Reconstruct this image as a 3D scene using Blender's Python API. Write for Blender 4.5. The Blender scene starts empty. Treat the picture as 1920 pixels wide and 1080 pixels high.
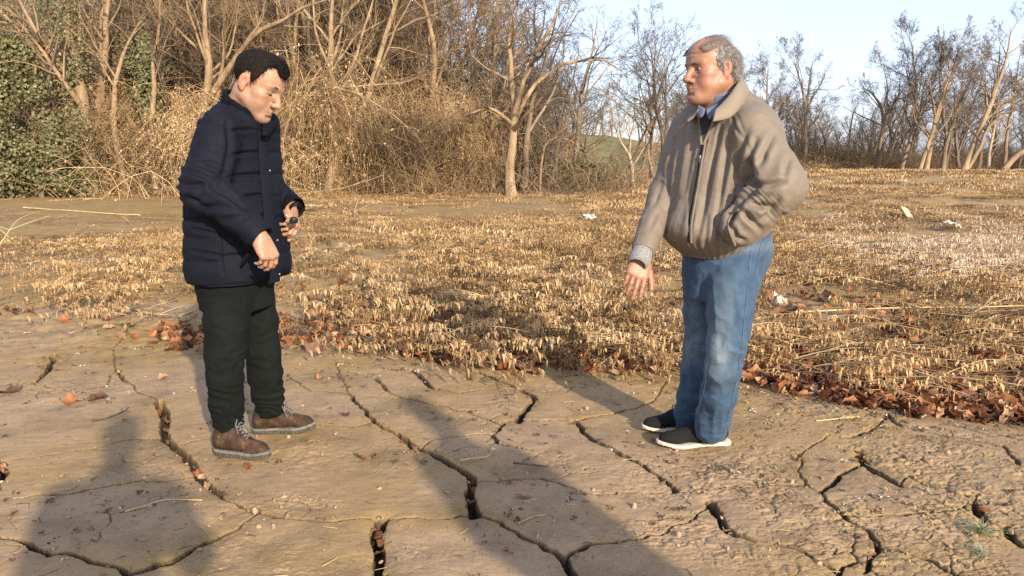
import bpy, math, time
import numpy as np
from mathutils import Vector, Matrix

T_START = time.time()
SC = bpy.context.scene
COL = SC.collection

# ---------------------------------------------------------------- camera
CAM_H, PITCH, FPX = 1.30, math.radians(9.7), 1400.0
cam_data = bpy.data.cameras.new('camera')
cam_data.sensor_width = 36.0
cam_data.lens = 36.0 * FPX / 1920.0
cam_data.clip_start = 0.05
cam_data.clip_end = 3000.0
cam = bpy.data.objects.new('camera', cam_data)
cam.location = (0, 0, CAM_H)
cam.rotation_euler = (math.pi / 2 - PITCH, 0, 0)
COL.objects.link(cam)
SC.camera = cam

# ---------------------------------------------------------------- sky, sun, exposure
SUN_EL, SUN_AZ = math.radians(21.5), math.radians(154.5)      # azimuth clockwise from +Y
world = bpy.data.worlds.new('World')
SC.world = world
world.use_nodes = True
wn = world.node_tree.nodes
wl = world.node_tree.links
bg = wn['Background']
sky = wn.new('ShaderNodeTexSky')
sky.sky_type = 'NISHITA'
sky.sun_disc = False
sky.sun_elevation = SUN_EL
sky.sun_rotation = SUN_AZ
sky.air_density = 1.0
sky.dust_density = 1.8
sky.ozone_density = 1.0
sky.altitude = 150.0
# thin veil of high cloud: pale streaks mixed over the clear sky
tc = wn.new('ShaderNodeTexCoord')
mp = wn.new('ShaderNodeMapping')
mp.inputs['Scale'].default_value = (1.2, 1.2, 5.0)
ns = wn.new('ShaderNodeTexNoise')
ns.inputs['Scale'].default_value = 1.6
ns.inputs['Detail'].default_value = 5.0
ns.inputs['Roughness'].default_value = 0.5
cr = wn.new('ShaderNodeMapRange')
cr.inputs['From Min'].default_value = 0.3
cr.inputs['From Max'].default_value = 0.75
cr.inputs['To Min'].default_value = 0.42
cr.inputs['To Max'].default_value = 0.64
mx = wn.new('ShaderNodeMix')
mx.data_type = 'RGBA'
mx.inputs['B'].default_value = (3.9, 4.3, 5.8, 1)
wl.new(tc.outputs['Generated'], mp.inputs['Vector'])
wl.new(mp.outputs['Vector'], ns.inputs['Vector'])
wl.new(ns.outputs['Fac'], cr.inputs['Value'])
wl.new(cr.outputs['Result'], mx.inputs['Factor'])
wl.new(sky.outputs['Color'], mx.inputs['A'])
wl.new(mx.outputs['Result'], bg.inputs['Color'])
bg.inputs['Strength'].default_value = 0.106

sun_data = bpy.data.lights.new('sun', 'SUN')
sun_data.energy = 3.35
sun_data.angle = math.radians(1.0)
sun_data.color = (1.0, 0.88, 0.71)
sun = bpy.data.objects.new('sun', sun_data)
SUN_DIR = Vector((math.sin(SUN_AZ) * math.cos(SUN_EL), math.cos(SUN_AZ) * math.cos(SUN_EL), math.sin(SUN_EL)))
sun.rotation_euler = SUN_DIR.to_track_quat('Z', 'Y').to_euler()
sun.location = SUN_DIR * 30
COL.objects.link(sun)

SC.view_settings.view_transform = 'Standard'
SC.view_settings.look = 'None'
SC.view_settings.exposure = 1.33
SC.view_settings.gamma = 1.0
SC.view_settings.use_curve_mapping = False
SC.cycles.use_denoising = False
SC.cycles.max_bounces = 6
SC.cycles.diffuse_bounces = 3
SC.cycles.glossy_bounces = 2
SC.cycles.transparent_max_bounces = 4

# ---------------------------------------------------------------- small helpers
CP, SP = math.cos(PITCH), math.sin(PITCH)

def at(px, py, Y):
    """World point seen at pixel (px, py) of the 1920x1080 photograph at the distance Y in front of the camera."""
    u, v = (px - 960) / FPX, (540 - py) / FPX
    dy, dz = CP + v * SP, -SP + v * CP
    t = Y / dy
    return np.array([u * t, Y, CAM_H + dz * t])

def ground_at(px, py, z=0.0):
    u, v = (px - 960) / FPX, (540 - py) / FPX
    dy, dz = CP + v * SP, -SP + v * CP
    t = (z - CAM_H) / dz
    return np.array([u * t, dy * t])

def _hash(ix, iy, iz, seed):
    h = (ix.astype(np.int64) * 374761393 + iy.astype(np.int64) * 668265263 + iz.astype(np.int64) * 2147483647 + seed * 1274126177) & 0xFFFFFFFF
    h = ((h ^ (h >> 13)) * 1274126177) & 0xFFFFFFFF
    h = h ^ (h >> 16)
    return (h & 0xFFFFFF) / float(0xFFFFFF)

def noise3(P, seed=0):
    P = np.asarray(P, float)
    i = np.floor(P).astype(np.int64)
    f = P - i
    f = f * f * (3 - 2 * f)
    x, y, z = i[..., 0], i[..., 1], i[..., 2]
    r = 0
    for dx in (0, 1):
        wx = f[..., 0] if dx else 1 - f[..., 0]
        for dy in (0, 1):
            wy = f[..., 1] if dy else 1 - f[..., 1]
            for dz in (0, 1):
                wz = f[..., 2] if dz else 1 - f[..., 2]
                r = r + wx * wy * wz * _hash(x + dx, y + dy, z + dz, seed)
    return r * 2 - 1

def fbm(P, octv=4, seed=0, gain=0.5):
    a, s, r = 1.0, 1.0, 0
    P = np.asarray(P, float)
    for o in range(octv):
        r = r + a * noise3(P * s + 17.3 * o, seed + o)
        a *= gain
        s *= 2.03
    return r

def noise2(x, y, seed=0):
    return noise3(np.stack([x, y, np.zeros_like(x) + 0.37], -1), seed)

def fbm2(x, y, octv=4, seed=0, gain=0.5):
    return fbm(np.stack([x, y, np.zeros_like(x) + 0.37], -1), octv, seed, gain)

def sstep(a, b, x):
    t = np.clip((x - a) / (b - a), 0, 1)
    return t * t * (3 - 2 * t)

def new_mesh(name, V, F, mat=None, smooth=True, attrs=None):
    """Mesh from numpy arrays; F is (n,3) or (n,4), or a list of such arrays."""
    me = bpy.data.meshes.new(name)
    V = np.ascontiguousarray(V, np.float32)
    Fs = [np.asarray(f) for f in (F if isinstance(F, (list, tuple)) else [F]) if len(f)]
    me.vertices.add(len(V))
    me.vertices.foreach_set('co', V.ravel())
    nl = sum(f.size for f in Fs)
    nf = sum(len(f) for f in Fs)
    me.loops.add(nl)
    me.polygons.add(nf)
    me.loops.foreach_set('vertex_index', np.concatenate([f.ravel() for f in Fs]).astype(np.int32))
    tot = np.concatenate([np.full(len(f), f.shape[1], np.int32) for f in Fs])
    start = np.concatenate([[0], np.cumsum(tot)[:-1]]).astype(np.int32)
    me.polygons.foreach_set('loop_start', start)
    me.polygons.foreach_set('loop_total', tot)
    me.update(calc_edges=True)
    if smooth:
        me.polygons.foreach_set('use_smooth', np.ones(nf, bool))
    for k, a in (attrs or {}).items():
        a = np.asarray(a, np.float32)
        if a.ndim == 1:
            at_ = me.attributes.new(k, 'FLOAT', 'POINT')
            at_.data.foreach_set('value', a)
        elif a.shape[1] == 3:
            at_ = me.attributes.new(k, 'FLOAT_VECTOR', 'POINT')
            at_.data.foreach_set('vector', a.ravel())
    if mat:
        me.materials.append(mat)
    return me

def link(name, me, parent=None, loc=None):
    o = bpy.data.objects.new(name, me)
    COL.objects.link(o)
    if parent is not None:
        o.parent = parent
    if loc is not None:
        o.location = loc
    return o

def tag(o, label=None, cat=None, group=None, kind=None):
    if label: o['label'] = label
    if cat: o['category'] = cat
    if group: o['group'] = group
    if kind: o['kind'] = kind
    return o

def empty(name, loc=(0, 0, 0)):
    o = bpy.data.objects.new(name, None)
    o.empty_display_size = 0.1
    COL.objects.link(o)
    o.location = loc
    return o

def join_arrays(parts):
    """[(V, F)...] with one face size -> V, F"""
    Vs, Fs, n = [], [], 0
    for V, F in parts:
        Vs.append(V); Fs.append(np.asarray(F) + n); n += len(V)
    return np.concatenate(Vs), np.concatenate(Fs)

def tubes(polys, sides=5, cap=False):
    """polys: list of (points (n,3), radii (n,)). Vectorised over polylines with the same count. -> V, quads"""
    groups = {}
    for P, R in polys:
        groups.setdefault(len(P), []).append((P, R))
    Vs, Fs, base = [], [], 0
    ang = np.arange(sides) * 2 * math.pi / sides
    for n, lst in groups.items():
        P = np.array([p for p, _ in lst], float)
        R = np.array([r for _, r in lst], float)
        T = np.gradient(P, axis=1)
        T /= np.linalg.norm(T, axis=2, keepdims=True) + 1e-9
        ref = np.where(np.abs(T[:, :1, 2:3]) > 0.9, np.array([1.0, 0.13, 0]), np.array([0.1, 0.07, 1.0]))
        A = np.cross(T, np.broadcast_to(ref, T.shape))
        A /= np.linalg.norm(A, axis=2, keepdims=True) + 1e-9
        B = np.cross(T, A)
        ring = P[:, :, None, :] + R[:, :, None, None] * (np.cos(ang)[None, None, :, None] * A[:, :, None, :] + np.sin(ang)[None, None, :, None] * B[:, :, None, :])
        m = len(lst)
        Vs.append(ring.reshape(-1, 3))
        idx = np.arange(m * n * sides).reshape(m, n, sides) + base
        a = idx[:, :-1, :]
        b = np.roll(a, -1, axis=2)
        d = idx[:, 1:, :]
        c = np.roll(d, -1, axis=2)
        Fs.append(np.stack([a, b, c, d], -1).reshape(-1, 4))
        base += m * n * sides
    return np.concatenate(Vs), np.concatenate(Fs)

# ---------------------------------------------------------------- material helper
def new_mat(name):
    m = bpy.data.materials.new(name)
    m.use_nodes = True
    return m, m.node_tree.nodes, m.node_tree.links, m.node_tree.nodes['Principled BSDF']

def node(ns_, kind, **kw):
    n = ns_.new(kind)
    for k, v in kw.items():
        if k in n.inputs:
            n.inputs[k].default_value = v
        else:
            setattr(n, k, v)
    return n

def ramp(ns_, stops):
    n = ns_.new('ShaderNodeValToRGB')
    e = n.color_ramp.elements
    while len(e) < len(stops):
        e.new(0.5)
    for i, (p, c) in enumerate(stops):
        e[i].position = p
        e[i].color = (*c, 1)
    return n

def simple_mat(name, stops, scale=8.0, rough=0.85, detail=5.0, bump=0.0, bump_scale=None, stretch=(1, 1, 1), obj_random=0.0, spec=0.3, trans=None, bump_dist=0.01):
    """noise-mottled surface: colour ramp over object-space noise, optional fine relief and per-object variation"""
    m, n, l, p = new_mat(name)
    tc_ = node(n, 'ShaderNodeTexCoord')
    mp_ = node(n, 'ShaderNodeMapping')
    mp_.inputs['Scale'].default_value = stretch
    l.new(tc_.outputs['Object'], mp_.inputs['Vector'])
    nz = node(n, 'ShaderNodeTexNoise', Scale=scale, Detail=detail, Roughness=0.6)
    l.new(mp_.outputs['Vector'], nz.inputs['Vector'])
    rp = ramp(n, stops)
    fac = nz.outputs['Fac']
    if obj_random:
        oi = node(n, 'ShaderNodeObjectInfo')
        ma = node(n, 'ShaderNodeMath', operation='MULTIPLY_ADD')
        ma.inputs[1].default_value = obj_random
        ma.inputs[2].default_value = -0.5 * obj_random
        l.new(oi.outputs['Random'], ma.inputs[0])
        ad = node(n, 'ShaderNodeMath', operation='ADD')
        l.new(ma.outputs[0], ad.inputs[0])
        l.new(fac, ad.inputs[1])
        fac = ad.outputs[0]
    l.new(fac, rp.inputs['Fac'])
    l.new(rp.outputs['Color'], p.inputs['Base Color'])
    p.inputs['Roughness'].default_value = rough
    p.inputs['Specular IOR Level'].default_value = spec
    if bump:
        nb = node(n, 'ShaderNodeTexNoise', Scale=bump_scale or scale * 3, Detail=4.0, Roughness=0.6)
        l.new(mp_.outputs['Vector'], nb.inputs['Vector'])
        b = node(n, 'ShaderNodeBump', Strength=bump, Distance=bump_dist)
        l.new(nb.outputs['Fac'], b.inputs['Height'])
        l.new(b.outputs['Normal'], p.inputs['Normal'])
    if trans:
        tr = node(n, 'ShaderNodeBsdfTranslucent')
        l.new(rp.outputs['Color'], tr.inputs['Color'])
        ms = node(n, 'ShaderNodeMixShader')
        ms.inputs[0].default_value = trans
        out = n['Material Output']
        l.new(p.outputs[0], ms.inputs[1])
        l.new(tr.outputs[0], ms.inputs[2])
        l.new(ms.outputs[0], out.inputs['Surface'])
    return m
# ---------------------------------------------------------------- solid modelling: distance fields -> one continuous mesh
class Field:
    """A list of blended shapes. Each entry: (op, k, fn, centre, radius)."""
    def __init__(self):
        self.p = []

    def add(self, fn, c, r, k=0.01, op='add'):
        self.p.append((op, k, fn, np.asarray(c, float), float(r)))

    def rc(self, a, b, ra, rb, k=0.01, op='add'):
        a, b = np.asarray(a, float), np.asarray(b, float)
        ba = b - a
        L2 = max(ba @ ba, 1e-12)
        def fn(P):
            pa = P - a
            t = np.clip(pa @ ba / L2, 0, 1)
            return np.sqrt(((pa - t[:, None] * ba) ** 2).sum(1)) - (ra + (rb - ra) * t)
        self.add(fn, (a + b) / 2, math.sqrt(L2) / 2 + max(ra, rb), k, op)

    def chain(self, pts, rad, k=0.01, op='add'):
        for i in range(len(pts) - 1):
            self.rc(pts[i], pts[i + 1], rad[i], rad[i + 1], k, op)

    def ball(self, c, r, k=0.01, op='add'):
        c = np.asarray(c, float)
        self.add(lambda P: np.sqrt(((P - c) ** 2).sum(1)) - r, c, r, k, op)

    def ell(self, c, r, R=None, k=0.01, op='add'):
        c, r = np.asarray(c, float), np.asarray(r, float)
        R = np.eye(3) if R is None else np.asarray(R, float)   # columns = local axes in world
        def fn(P):
            q = (P - c) @ R
            k0 = np.sqrt(((q / r) ** 2).sum(1)) + 1e-9
            k1 = np.sqrt(((q / (r * r)) ** 2).sum(1)) + 1e-9
            return k0 * (k0 - 1) / k1
        self.add(fn, c, r.max(), k, op)

    def box(self, c, h, R=None, rnd=0.003, k=0.005, op='add'):
        c, h = np.asarray(c, float), np.asarray(h, float)
        R = np.eye(3) if R is None else np.asarray(R, float)
        def fn(P):
            q = np.abs((P - c) @ R) - (h - rnd)
            return np.sqrt((np.maximum(q, 0) ** 2).sum(1)) + np.minimum(q.max(1), 0) - rnd
        self.add(fn, c, np.linalg.norm(h), k, op)

    def half(self, c, n, k=0.004, op='sub'):
        """half space on the side n points to (used to cut)"""
        c, n = np.asarray(c, float), np.asarray(n, float)
        n = n / np.linalg.norm(n)
        self.add(lambda P: -((P - c) @ n), c, 1e6, k, op)

    def loft(self, tab, rot=0.0, k=0.02, op='add', power=2.0):
        """stack of ellipses up z: rows (z, cx, cy, rx, ry); rot turns the ellipse about z"""
        T = np.array(sorted(tab), float)
        zz = np.linspace(T[0, 0], T[-1, 0], 200)
        D = []
        for j in range(1, 5):
            y = T[:, j]
            m = np.gradient(y, T[:, 0])
            i = np.clip(np.searchsorted(T[:, 0], zz) - 1, 0, len(T) - 2)
            h = T[i + 1, 0] - T[i, 0]
            t = (zz - T[i, 0]) / h
            D.append((2*t**3 - 3*t**2 + 1)*y[i] + (t**3 - 2*t**2 + t)*h*m[i] + (-2*t**3 + 3*t**2)*y[i+1] + (t**3 - t**2)*h*m[i+1])
        cs, sn = math.cos(rot), math.sin(rot)
        z0, z1 = T[0, 0], T[-1, 0]
        def fn(P):
            z = np.clip(P[:, 2], z0, z1)
            cx, cy, rx, ry = (np.interp(z, zz, d) for d in D)
            x, y = P[:, 0] - cx, P[:, 1] - cy
            u, v = cs * x + sn * y, -sn * x + cs * y
            if power == 2.0:
                g = np.sqrt((u / rx) ** 2 + (v / ry) ** 2)
            else:
                g = ((np.abs(u / rx)) ** power + (np.abs(v / ry)) ** power) ** (1 / power)
            d = (g - 1) * np.minimum(rx, ry)
            e = np.maximum(z0 - P[:, 2], P[:, 2] - z1)
            return np.where((d > 0) & (e > 0), np.hypot(d, np.maximum(e, 0)), np.maximum(d, e))
        c = np.array([T[:, 1].mean(), T[:, 2].mean(), (z0 + z1) / 2])
        r = np.hypot((z1 - z0) / 2, np.abs(T[:, 3:5]).max() + np.abs(T[:, 1:3] - c[:2]).max())
        self.add(fn, c, r, k, op)

def smin(a, b, k):
    h = np.maximum(k - np.abs(a - b), 0) / k
    return np.minimum(a, b) - h * h * k * 0.25

def sdf_mesh(F, h, n=14):
    """surface nets over the active blocks only"""
    lo = np.array([c - r for op, k, f, c, r in F.p if op == 'add']).min(0) - 2 * h
    hi = np.array([c + r for op, k, f, c, r in F.p if op == 'add']).max(0) + 2 * h
    B = n * h
    nb = np.ceil((hi - lo) / B).astype(int)
    bi = np.stack(np.meshgrid(*[np.arange(m) for m in nb], indexing='ij'), -1).reshape(-1, 3)
    ctr = lo + (bi + 0.5) * B
    rad = B * 0.87
    def combine(vals, ops):
        d = None
        for v, (op, k) in zip(vals, ops):
            if op == 'add':
                d = v if d is None else smin(d, v, k)
            elif d is not None:
                d = -smin(-d, v, k) if op == 'sub' else -smin(-d, -v, k)
        return d
    cd = [f(ctr) for op, k, f, c, r in F.p]
    ops = [(op, k) for op, k, *_ in F.p]
    D = combine(cd, ops)
    CD = np.stack(cd, 1)
    act = np.abs(D) < rad * 1.5
    g = np.arange(n + 1)
    off = np.stack(np.meshgrid(g, g, g, indexing='ij'), -1).reshape(-1, 3)
    tot = nb * n + 2
    ids_all, pos_all, quads = [], [], []
    ek = np.array([[a, b] for a in range(8) for b in range(8) if a < b and bin(a ^ b).count('1') == 1])
    cor = np.array([[(c >> 2) & 1, (c >> 1) & 1, c & 1] for c in range(8)])
    m1 = n + 1
    for b in np.nonzero(act)[0]:
        base = bi[b] * n
        P = lo + (base + off) * h
        lim = max(abs(D[b]), 0) + rad * 1.9
        use = [i for i in range(len(F.p)) if CD[b, i] < lim + ops[i][1] or ops[i][0] == 'int']
        vals = [F.p[i][2](P) for i in use]
        d = combine(vals, [ops[i] for i in use])
        if d is None:
            continue
        if d.min() > 0 or d.max() < 0:
            continue
        G = d.reshape(m1, m1, m1)
        S = G < 0
        C = np.stack([G[x:x + n, y:y + n, z:z + n] for x, y, z in cor], -1)
        s8 = C < 0
        mixed = s8.any(-1) & ~s8.all(-1)
        ci = np.argwhere(mixed)
        if len(ci) == 0:
            continue
        c8 = C[mixed]
        va, vb = c8[:, ek[:, 0]], c8[:, ek[:, 1]]
        cross = (va < 0) != (vb < 0)
        t = np.where(cross, va / np.where(va == vb, 1, va - vb), 0)
        pt = cor[ek[:, 0]][None] + t[..., None] * (cor[ek[:, 1]] - cor[ek[:, 0]])[None]
        pt = (pt * cross[..., None]).sum(1) / cross.sum(1)[:, None]
        gi = ci + base + 1
        ids_all.append((gi[:, 0] * tot[1] + gi[:, 1]) * tot[2] + gi[:, 2])
        pos_all.append(lo + (base + ci + pt) * h)
        for ax in range(3):
            sl0 = [slice(0, n)] * 3
            sl1 = [slice(0, n)] * 3
            sl1[ax] = slice(1, n + 1)
            a, c = S[tuple(sl0)], S[tuple(sl1)]
            e = np.argwhere(a != c)
            if len(e) == 0:
                continue
            flip = a[tuple(e.T)]
            u, v = (ax + 1) % 3, (ax + 2) % 3
            eg = e + base + 1
            q = []
            for du, dv in ((0, 0), (-1, 0), (-1, -1), (0, -1)):
                x = eg.copy()
                x[:, u] += du
                x[:, v] += dv
                q.append((x[:, 0] * tot[1] + x[:, 1]) * tot[2] + x[:, 2])
            q = np.stack(q, 1)
            q[~flip] = q[~flip][:, ::-1]
            quads.append(q)
    ids = np.concatenate(ids_all)
    pos = np.concatenate(pos_all)
    ids, first = np.unique(ids, return_index=True)
    pos = pos[first]
    Q = np.concatenate(quads)
    k = np.searchsorted(ids, Q)
    k = np.clip(k, 0, len(ids) - 1)
    ok = (ids[k] == Q).all(1)
    return pos, k[ok]

def vnormals(V, Q):
    a, b, c, d = (V[Q[:, i]] for i in range(4))
    fn = np.cross(c - a, d - b)
    N = np.zeros_like(V)
    for i in range(4):
        for j in range(3):
            N[:, j] += np.bincount(Q[:, i], fn[:, j], len(V))
    return N / (np.linalg.norm(N, axis=1, keepdims=True) + 1e-12)

def relax(V, Q, it=1, w=0.5):
    for _ in range(it):
        S = np.zeros_like(V)
        C = np.zeros(len(V))
        for i in range(4):
            nb_ = V[Q[:, (i + 1) % 4]] + V[Q[:, (i + 3) % 4]]
            for j in range(3):
                S[:, j] += np.bincount(Q[:, i], nb_[:, j], len(V))
            C += np.bincount(Q[:, i], minlength=len(V)) * 2
        V = V * (1 - w) + w * S / np.maximum(C, 1)[:, None]
    return V

def seg_param(P, a, b):
    """t along a-b and distance from its axis"""
    a, b = np.asarray(a, float), np.asarray(b, float)
    ba = b - a
    t = (P - a) @ ba / (ba @ ba)
    return t, np.linalg.norm(P - a - np.clip(t, 0, 1)[:, None] * ba, axis=1)

def rot_from(fwd, up):
    """columns: right, forward, up (right-handed)"""
    f = np.asarray(fwd, float); f = f / np.linalg.norm(f)
    u = np.asarray(up, float); u = u - f * (u @ f); u = u / np.linalg.norm(u)
    r = np.cross(f, u)
    return np.stack([r, f, u], 1)
# ================================================================= GROUND
def terrain(x, y):
    u = x / np.maximum(y, 1.0)
    h = sstep(1.5, 9.5, x - 0.05 * y) * (0.80 * sstep(7, 31, y) - 0.28 * sstep(32, 50, y))
    hill = np.interp(u, [-1.5, -0.68, -0.33, -0.04, 0.17, 0.38, 0.6, 1.5], [20, 16.5, 12.5, 6.8, 3.2, 1.6, 1.2, 1.0])
    h = h + hill * sstep(41, 100, y)
    h = h + 0.10 * sstep(24, 30, y) * sstep(0.18, -0.1, u) * sstep(40, 34, y)
    return h

def hgt(x, y):
    return float(terrain(np.array([x * 1.0]), np.array([y * 1.0]))[0])

# open drying cracks and hairlines of the mud: (width px at start, at end, depth, points in the photograph)
CRACKS = [
 (13, 11, 1.0, [(300,750),(303,765),(310,790),(313,820),(325,832),(345,850),(365,870),(375,885),(385,900),(400,915),(412,925)]),
 (3, 2, .5, [(412,925),(430,942),(480,962),(530,970),(560,977),(640,974),(695,972),(756,973),(820,973),(882,966)]),
 (4, 6, .7, [(655,735),(662,748),(680,768),(690,778),(705,792)]),
 (4, 10, .8, [(705,792),(745,812),(760,822),(775,835)]),
 (9, 11, 1.0, [(775,835),(800,840),(825,852),(845,865),(865,878),(882,890),(888,905)]),
 (13, 15, 1.1, [(888,905),(882,925),(885,945),(888,965)]),
 (4, 9, .9, [(888,965),(935,972),(955,990),(975,1005),(1000,1015),(1030,1030),(1055,1043)]),
 (12, 12, 1.1, [(1055,1043),(1062,1060),(1075,1078),(1082,1110)]),
 (2.5, 1.5, .35, [(888,905),(904,901),(939,901),(985,896),(1016,897),(1049,905),(1086,921),(1110,925),(1140,926),(1170,924),(1200,922),(1255,920),(1268,918)]),
 (7, 5, .8, [(1078,785),(1085,795),(1095,812),(1115,828),(1150,845),(1180,860),(1200,872),(1215,882)]),
 (5, 8, .8, [(1215,882),(1235,890),(1250,900),(1262,910),(1266,920)]),
 (2.5, 2, .4, [(967,787),(1000,789),(1040,786),(1078,785)]),
 (6, 11, .9, [(976,728),(992,736),(1004,746),(994,758),(980,775),(970,788)]),
 (9, 4, .8, [(970,788),(945,791),(938,800),(927,810)]),
 (4, 3, .5, [(920,812),(935,830),(970,838),(1000,845)]),
 (6, 9, .8, [(772,693),(788,707),(808,724),(817,728)]),
 (3, 5, .5, [(686,705),(707,711),(721,722),(722,730)]),
 (4, 4, .5, [(894,697),(919,705),(939,713),(967,725)]),
 (4, 3, .5, [(1049,707),(1090,701),(1130,705),(1183,715),(1204,709)]),
 (4, 3, .5, [(1228,748),(1196,762),(1151,774),(1126,776),(1078,785)]),
 (20, 13, 1.2, [(715,974),(709,990),(707,1007),(711,1031)]),
 (13, 9, 1.2, [(711,1031),(713,1052),(709,1078),(706,1110)]),
 (7, 3, .8, [(1062,1042),(1078,1035),(1102,1023),(1151,1017),(1212,1003),(1238,999)]),
 (4, 9, .8, [(-30,1003),(0,1006),(44,1015),(74,1028),(96,1041)]),
 (5, 7, .9, [(96,1041),(111,1037),(148,1045),(185,1056),(222,1065),(241,1073)]),
 (10, 14, 1.0, [(241,1073),(270,1065),(296,1054),(322,1050)]),
 (13, 4, .9, [(322,1050),(356,1032),(389,1010),(419,997),(444,987)]),
 (6, 4, .8, [(241,1073),(236,1090),(240,1120)]),
 (2.5, 4, .5, [(-20,934),(37,934),(67,928),(122,924),(170,919),(207,913),(259,902),(326,900)]),
 (2.5, 3, .4, [(178,839),(222,828),(259,823),(307,819)]),
 (13, 9, 1.0, [(-8,915),(3,890),(8,862)]),
 (9, 5, .9, [(-6,580),(20,573),(30,553),(17,542),(-5,538)]),
 (5, 7, .7, [(63,720),(89,695),(98,680),(104,662)]),
 (5, 5, .7, [(217,689),(237,715)]),
 (5, 5, .6, [(1660,774),(1672,787),(1688,797),(1725,807)]),
 (5, 6, .7, [(1562,815),(1590,819),(1615,809),(1647,799),(1660,778)]),
 (11, 9, 1.0, [(1611,848),(1619,864),(1631,876),(1652,889),(1672,901),(1684,907)]),
 (7, 9, .9, [(1619,868),(1599,876),(1574,889),(1558,905),(1533,921)]),
 (6, 6, .8, [(1546,937),(1566,954),(1586,966),(1595,978),(1623,995),(1639,1011),(1650,1027)]),
 (8, 5, .8, [(1650,1027),(1631,1052),(1627,1075)]),
 (7, 5, .8, [(1566,1080),(1586,1064),(1615,1054)]),
 (15, 12, 1.1, [(1334,941),(1342,966),(1354,986),(1374,999)]),
 (9, 5, .8, [(1374,999),(1407,1011),(1452,1019),(1493,1031),(1533,1052),(1566,1072)]),
 (2.5, 3, .4, [(1264,921),(1313,925),(1374,913),(1423,913),(1505,909),(1533,921)]),
 (3, 5, .6, [(1696,890),(1729,905),(1762,911),(1790,921),(1831,925)]),
 (2.5, 5, .6, [(1586,966),(1625,970),(1664,966),(1709,964),(1749,962)]),
 (10, 9, .9, [(1819,941),(1835,962),(1847,978)]),
 (12, 9, 1.0, [(1888,986),(1896,1003),(1920,1019),(1945,1030)]),
 (4, 5, .7, [(1884,836),(1900,856),(1908,872)]),
 (5, 5, .7, [(1729,1043),(1753,1052),(1778,1068),(1814,1082)]),
 # hairlines that close the plates
 (1.2, 1.2, .2, [(300,750),(262,735),(237,715)]), (1.2, 1.2, .2, [(217,689),(212,655),(240,625)]),
 (1.2, 1.2, .2, [(307,819),(318,826)]), (1.2, 1.2, .2, [(178,839),(100,850),(8,862)]), (1.2, 1.2, .2, [(326,900),(352,893),(378,890)]),
 (1.5, 1.5, .25, [(444,987),(462,975),(480,962)]), (1.2, 1.2, .2, [(655,735),(640,705),(632,680)]),
 (1.3, 1.3, .2, [(325,832),(440,815),(560,799),(670,797),(700,790)]),
 (2, 2.5, .35, [(785,838),(815,822),(860,818),(900,812),(927,810)]),
 (1.5, 1.5, .25, [(1238,999),(1290,975),(1334,941)]), (1.2, 1.2, .2, [(1228,748),(1250,715)]),
 (1.2, 1.2, .2, [(1562,815),(1500,850),(1505,909)]), (1.5, 1.5, .25, [(1533,921),(1546,937)]),
 (1.2, 1.2, .2, [(1749,962),(1790,955),(1819,941)]), (1.2, 1.2, .2, [(1831,925),(1819,941)]), (1.2, 1.2, .2, [(1847,978),(1870,982),(1888,986)]),
 (1.2, 1.2, .2, [(1725,807),(1800,820),(1884,836)]), (1.2, 1.2, .2, [(1684,907),(1696,890)]), (1.2, 1.2, .2, [(8,862),(-25,845)]),
 (1.2, 1.2, .2, [(63,720),(-20,742)]), (1.2, 1.2, .2, [(63,720),(130,735),(200,722),(217,689)]), (1.2, 1.2, .2, [(655,735),(580,732),(540,700)]),
 (1.2, 1.2, .2, [(817,728),(860,735),(920,728),(976,728)]), (1.2, 1.2, .2, [(722,730),(760,748),(830,760),(900,780),(938,795)]), (1.2, 1.2, .2, [(1615,1054),(1631,1052)]),
 (1.2, 1.2, .2, [(1650,1027),(1690,1035),(1729,1043)]),
]

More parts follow.
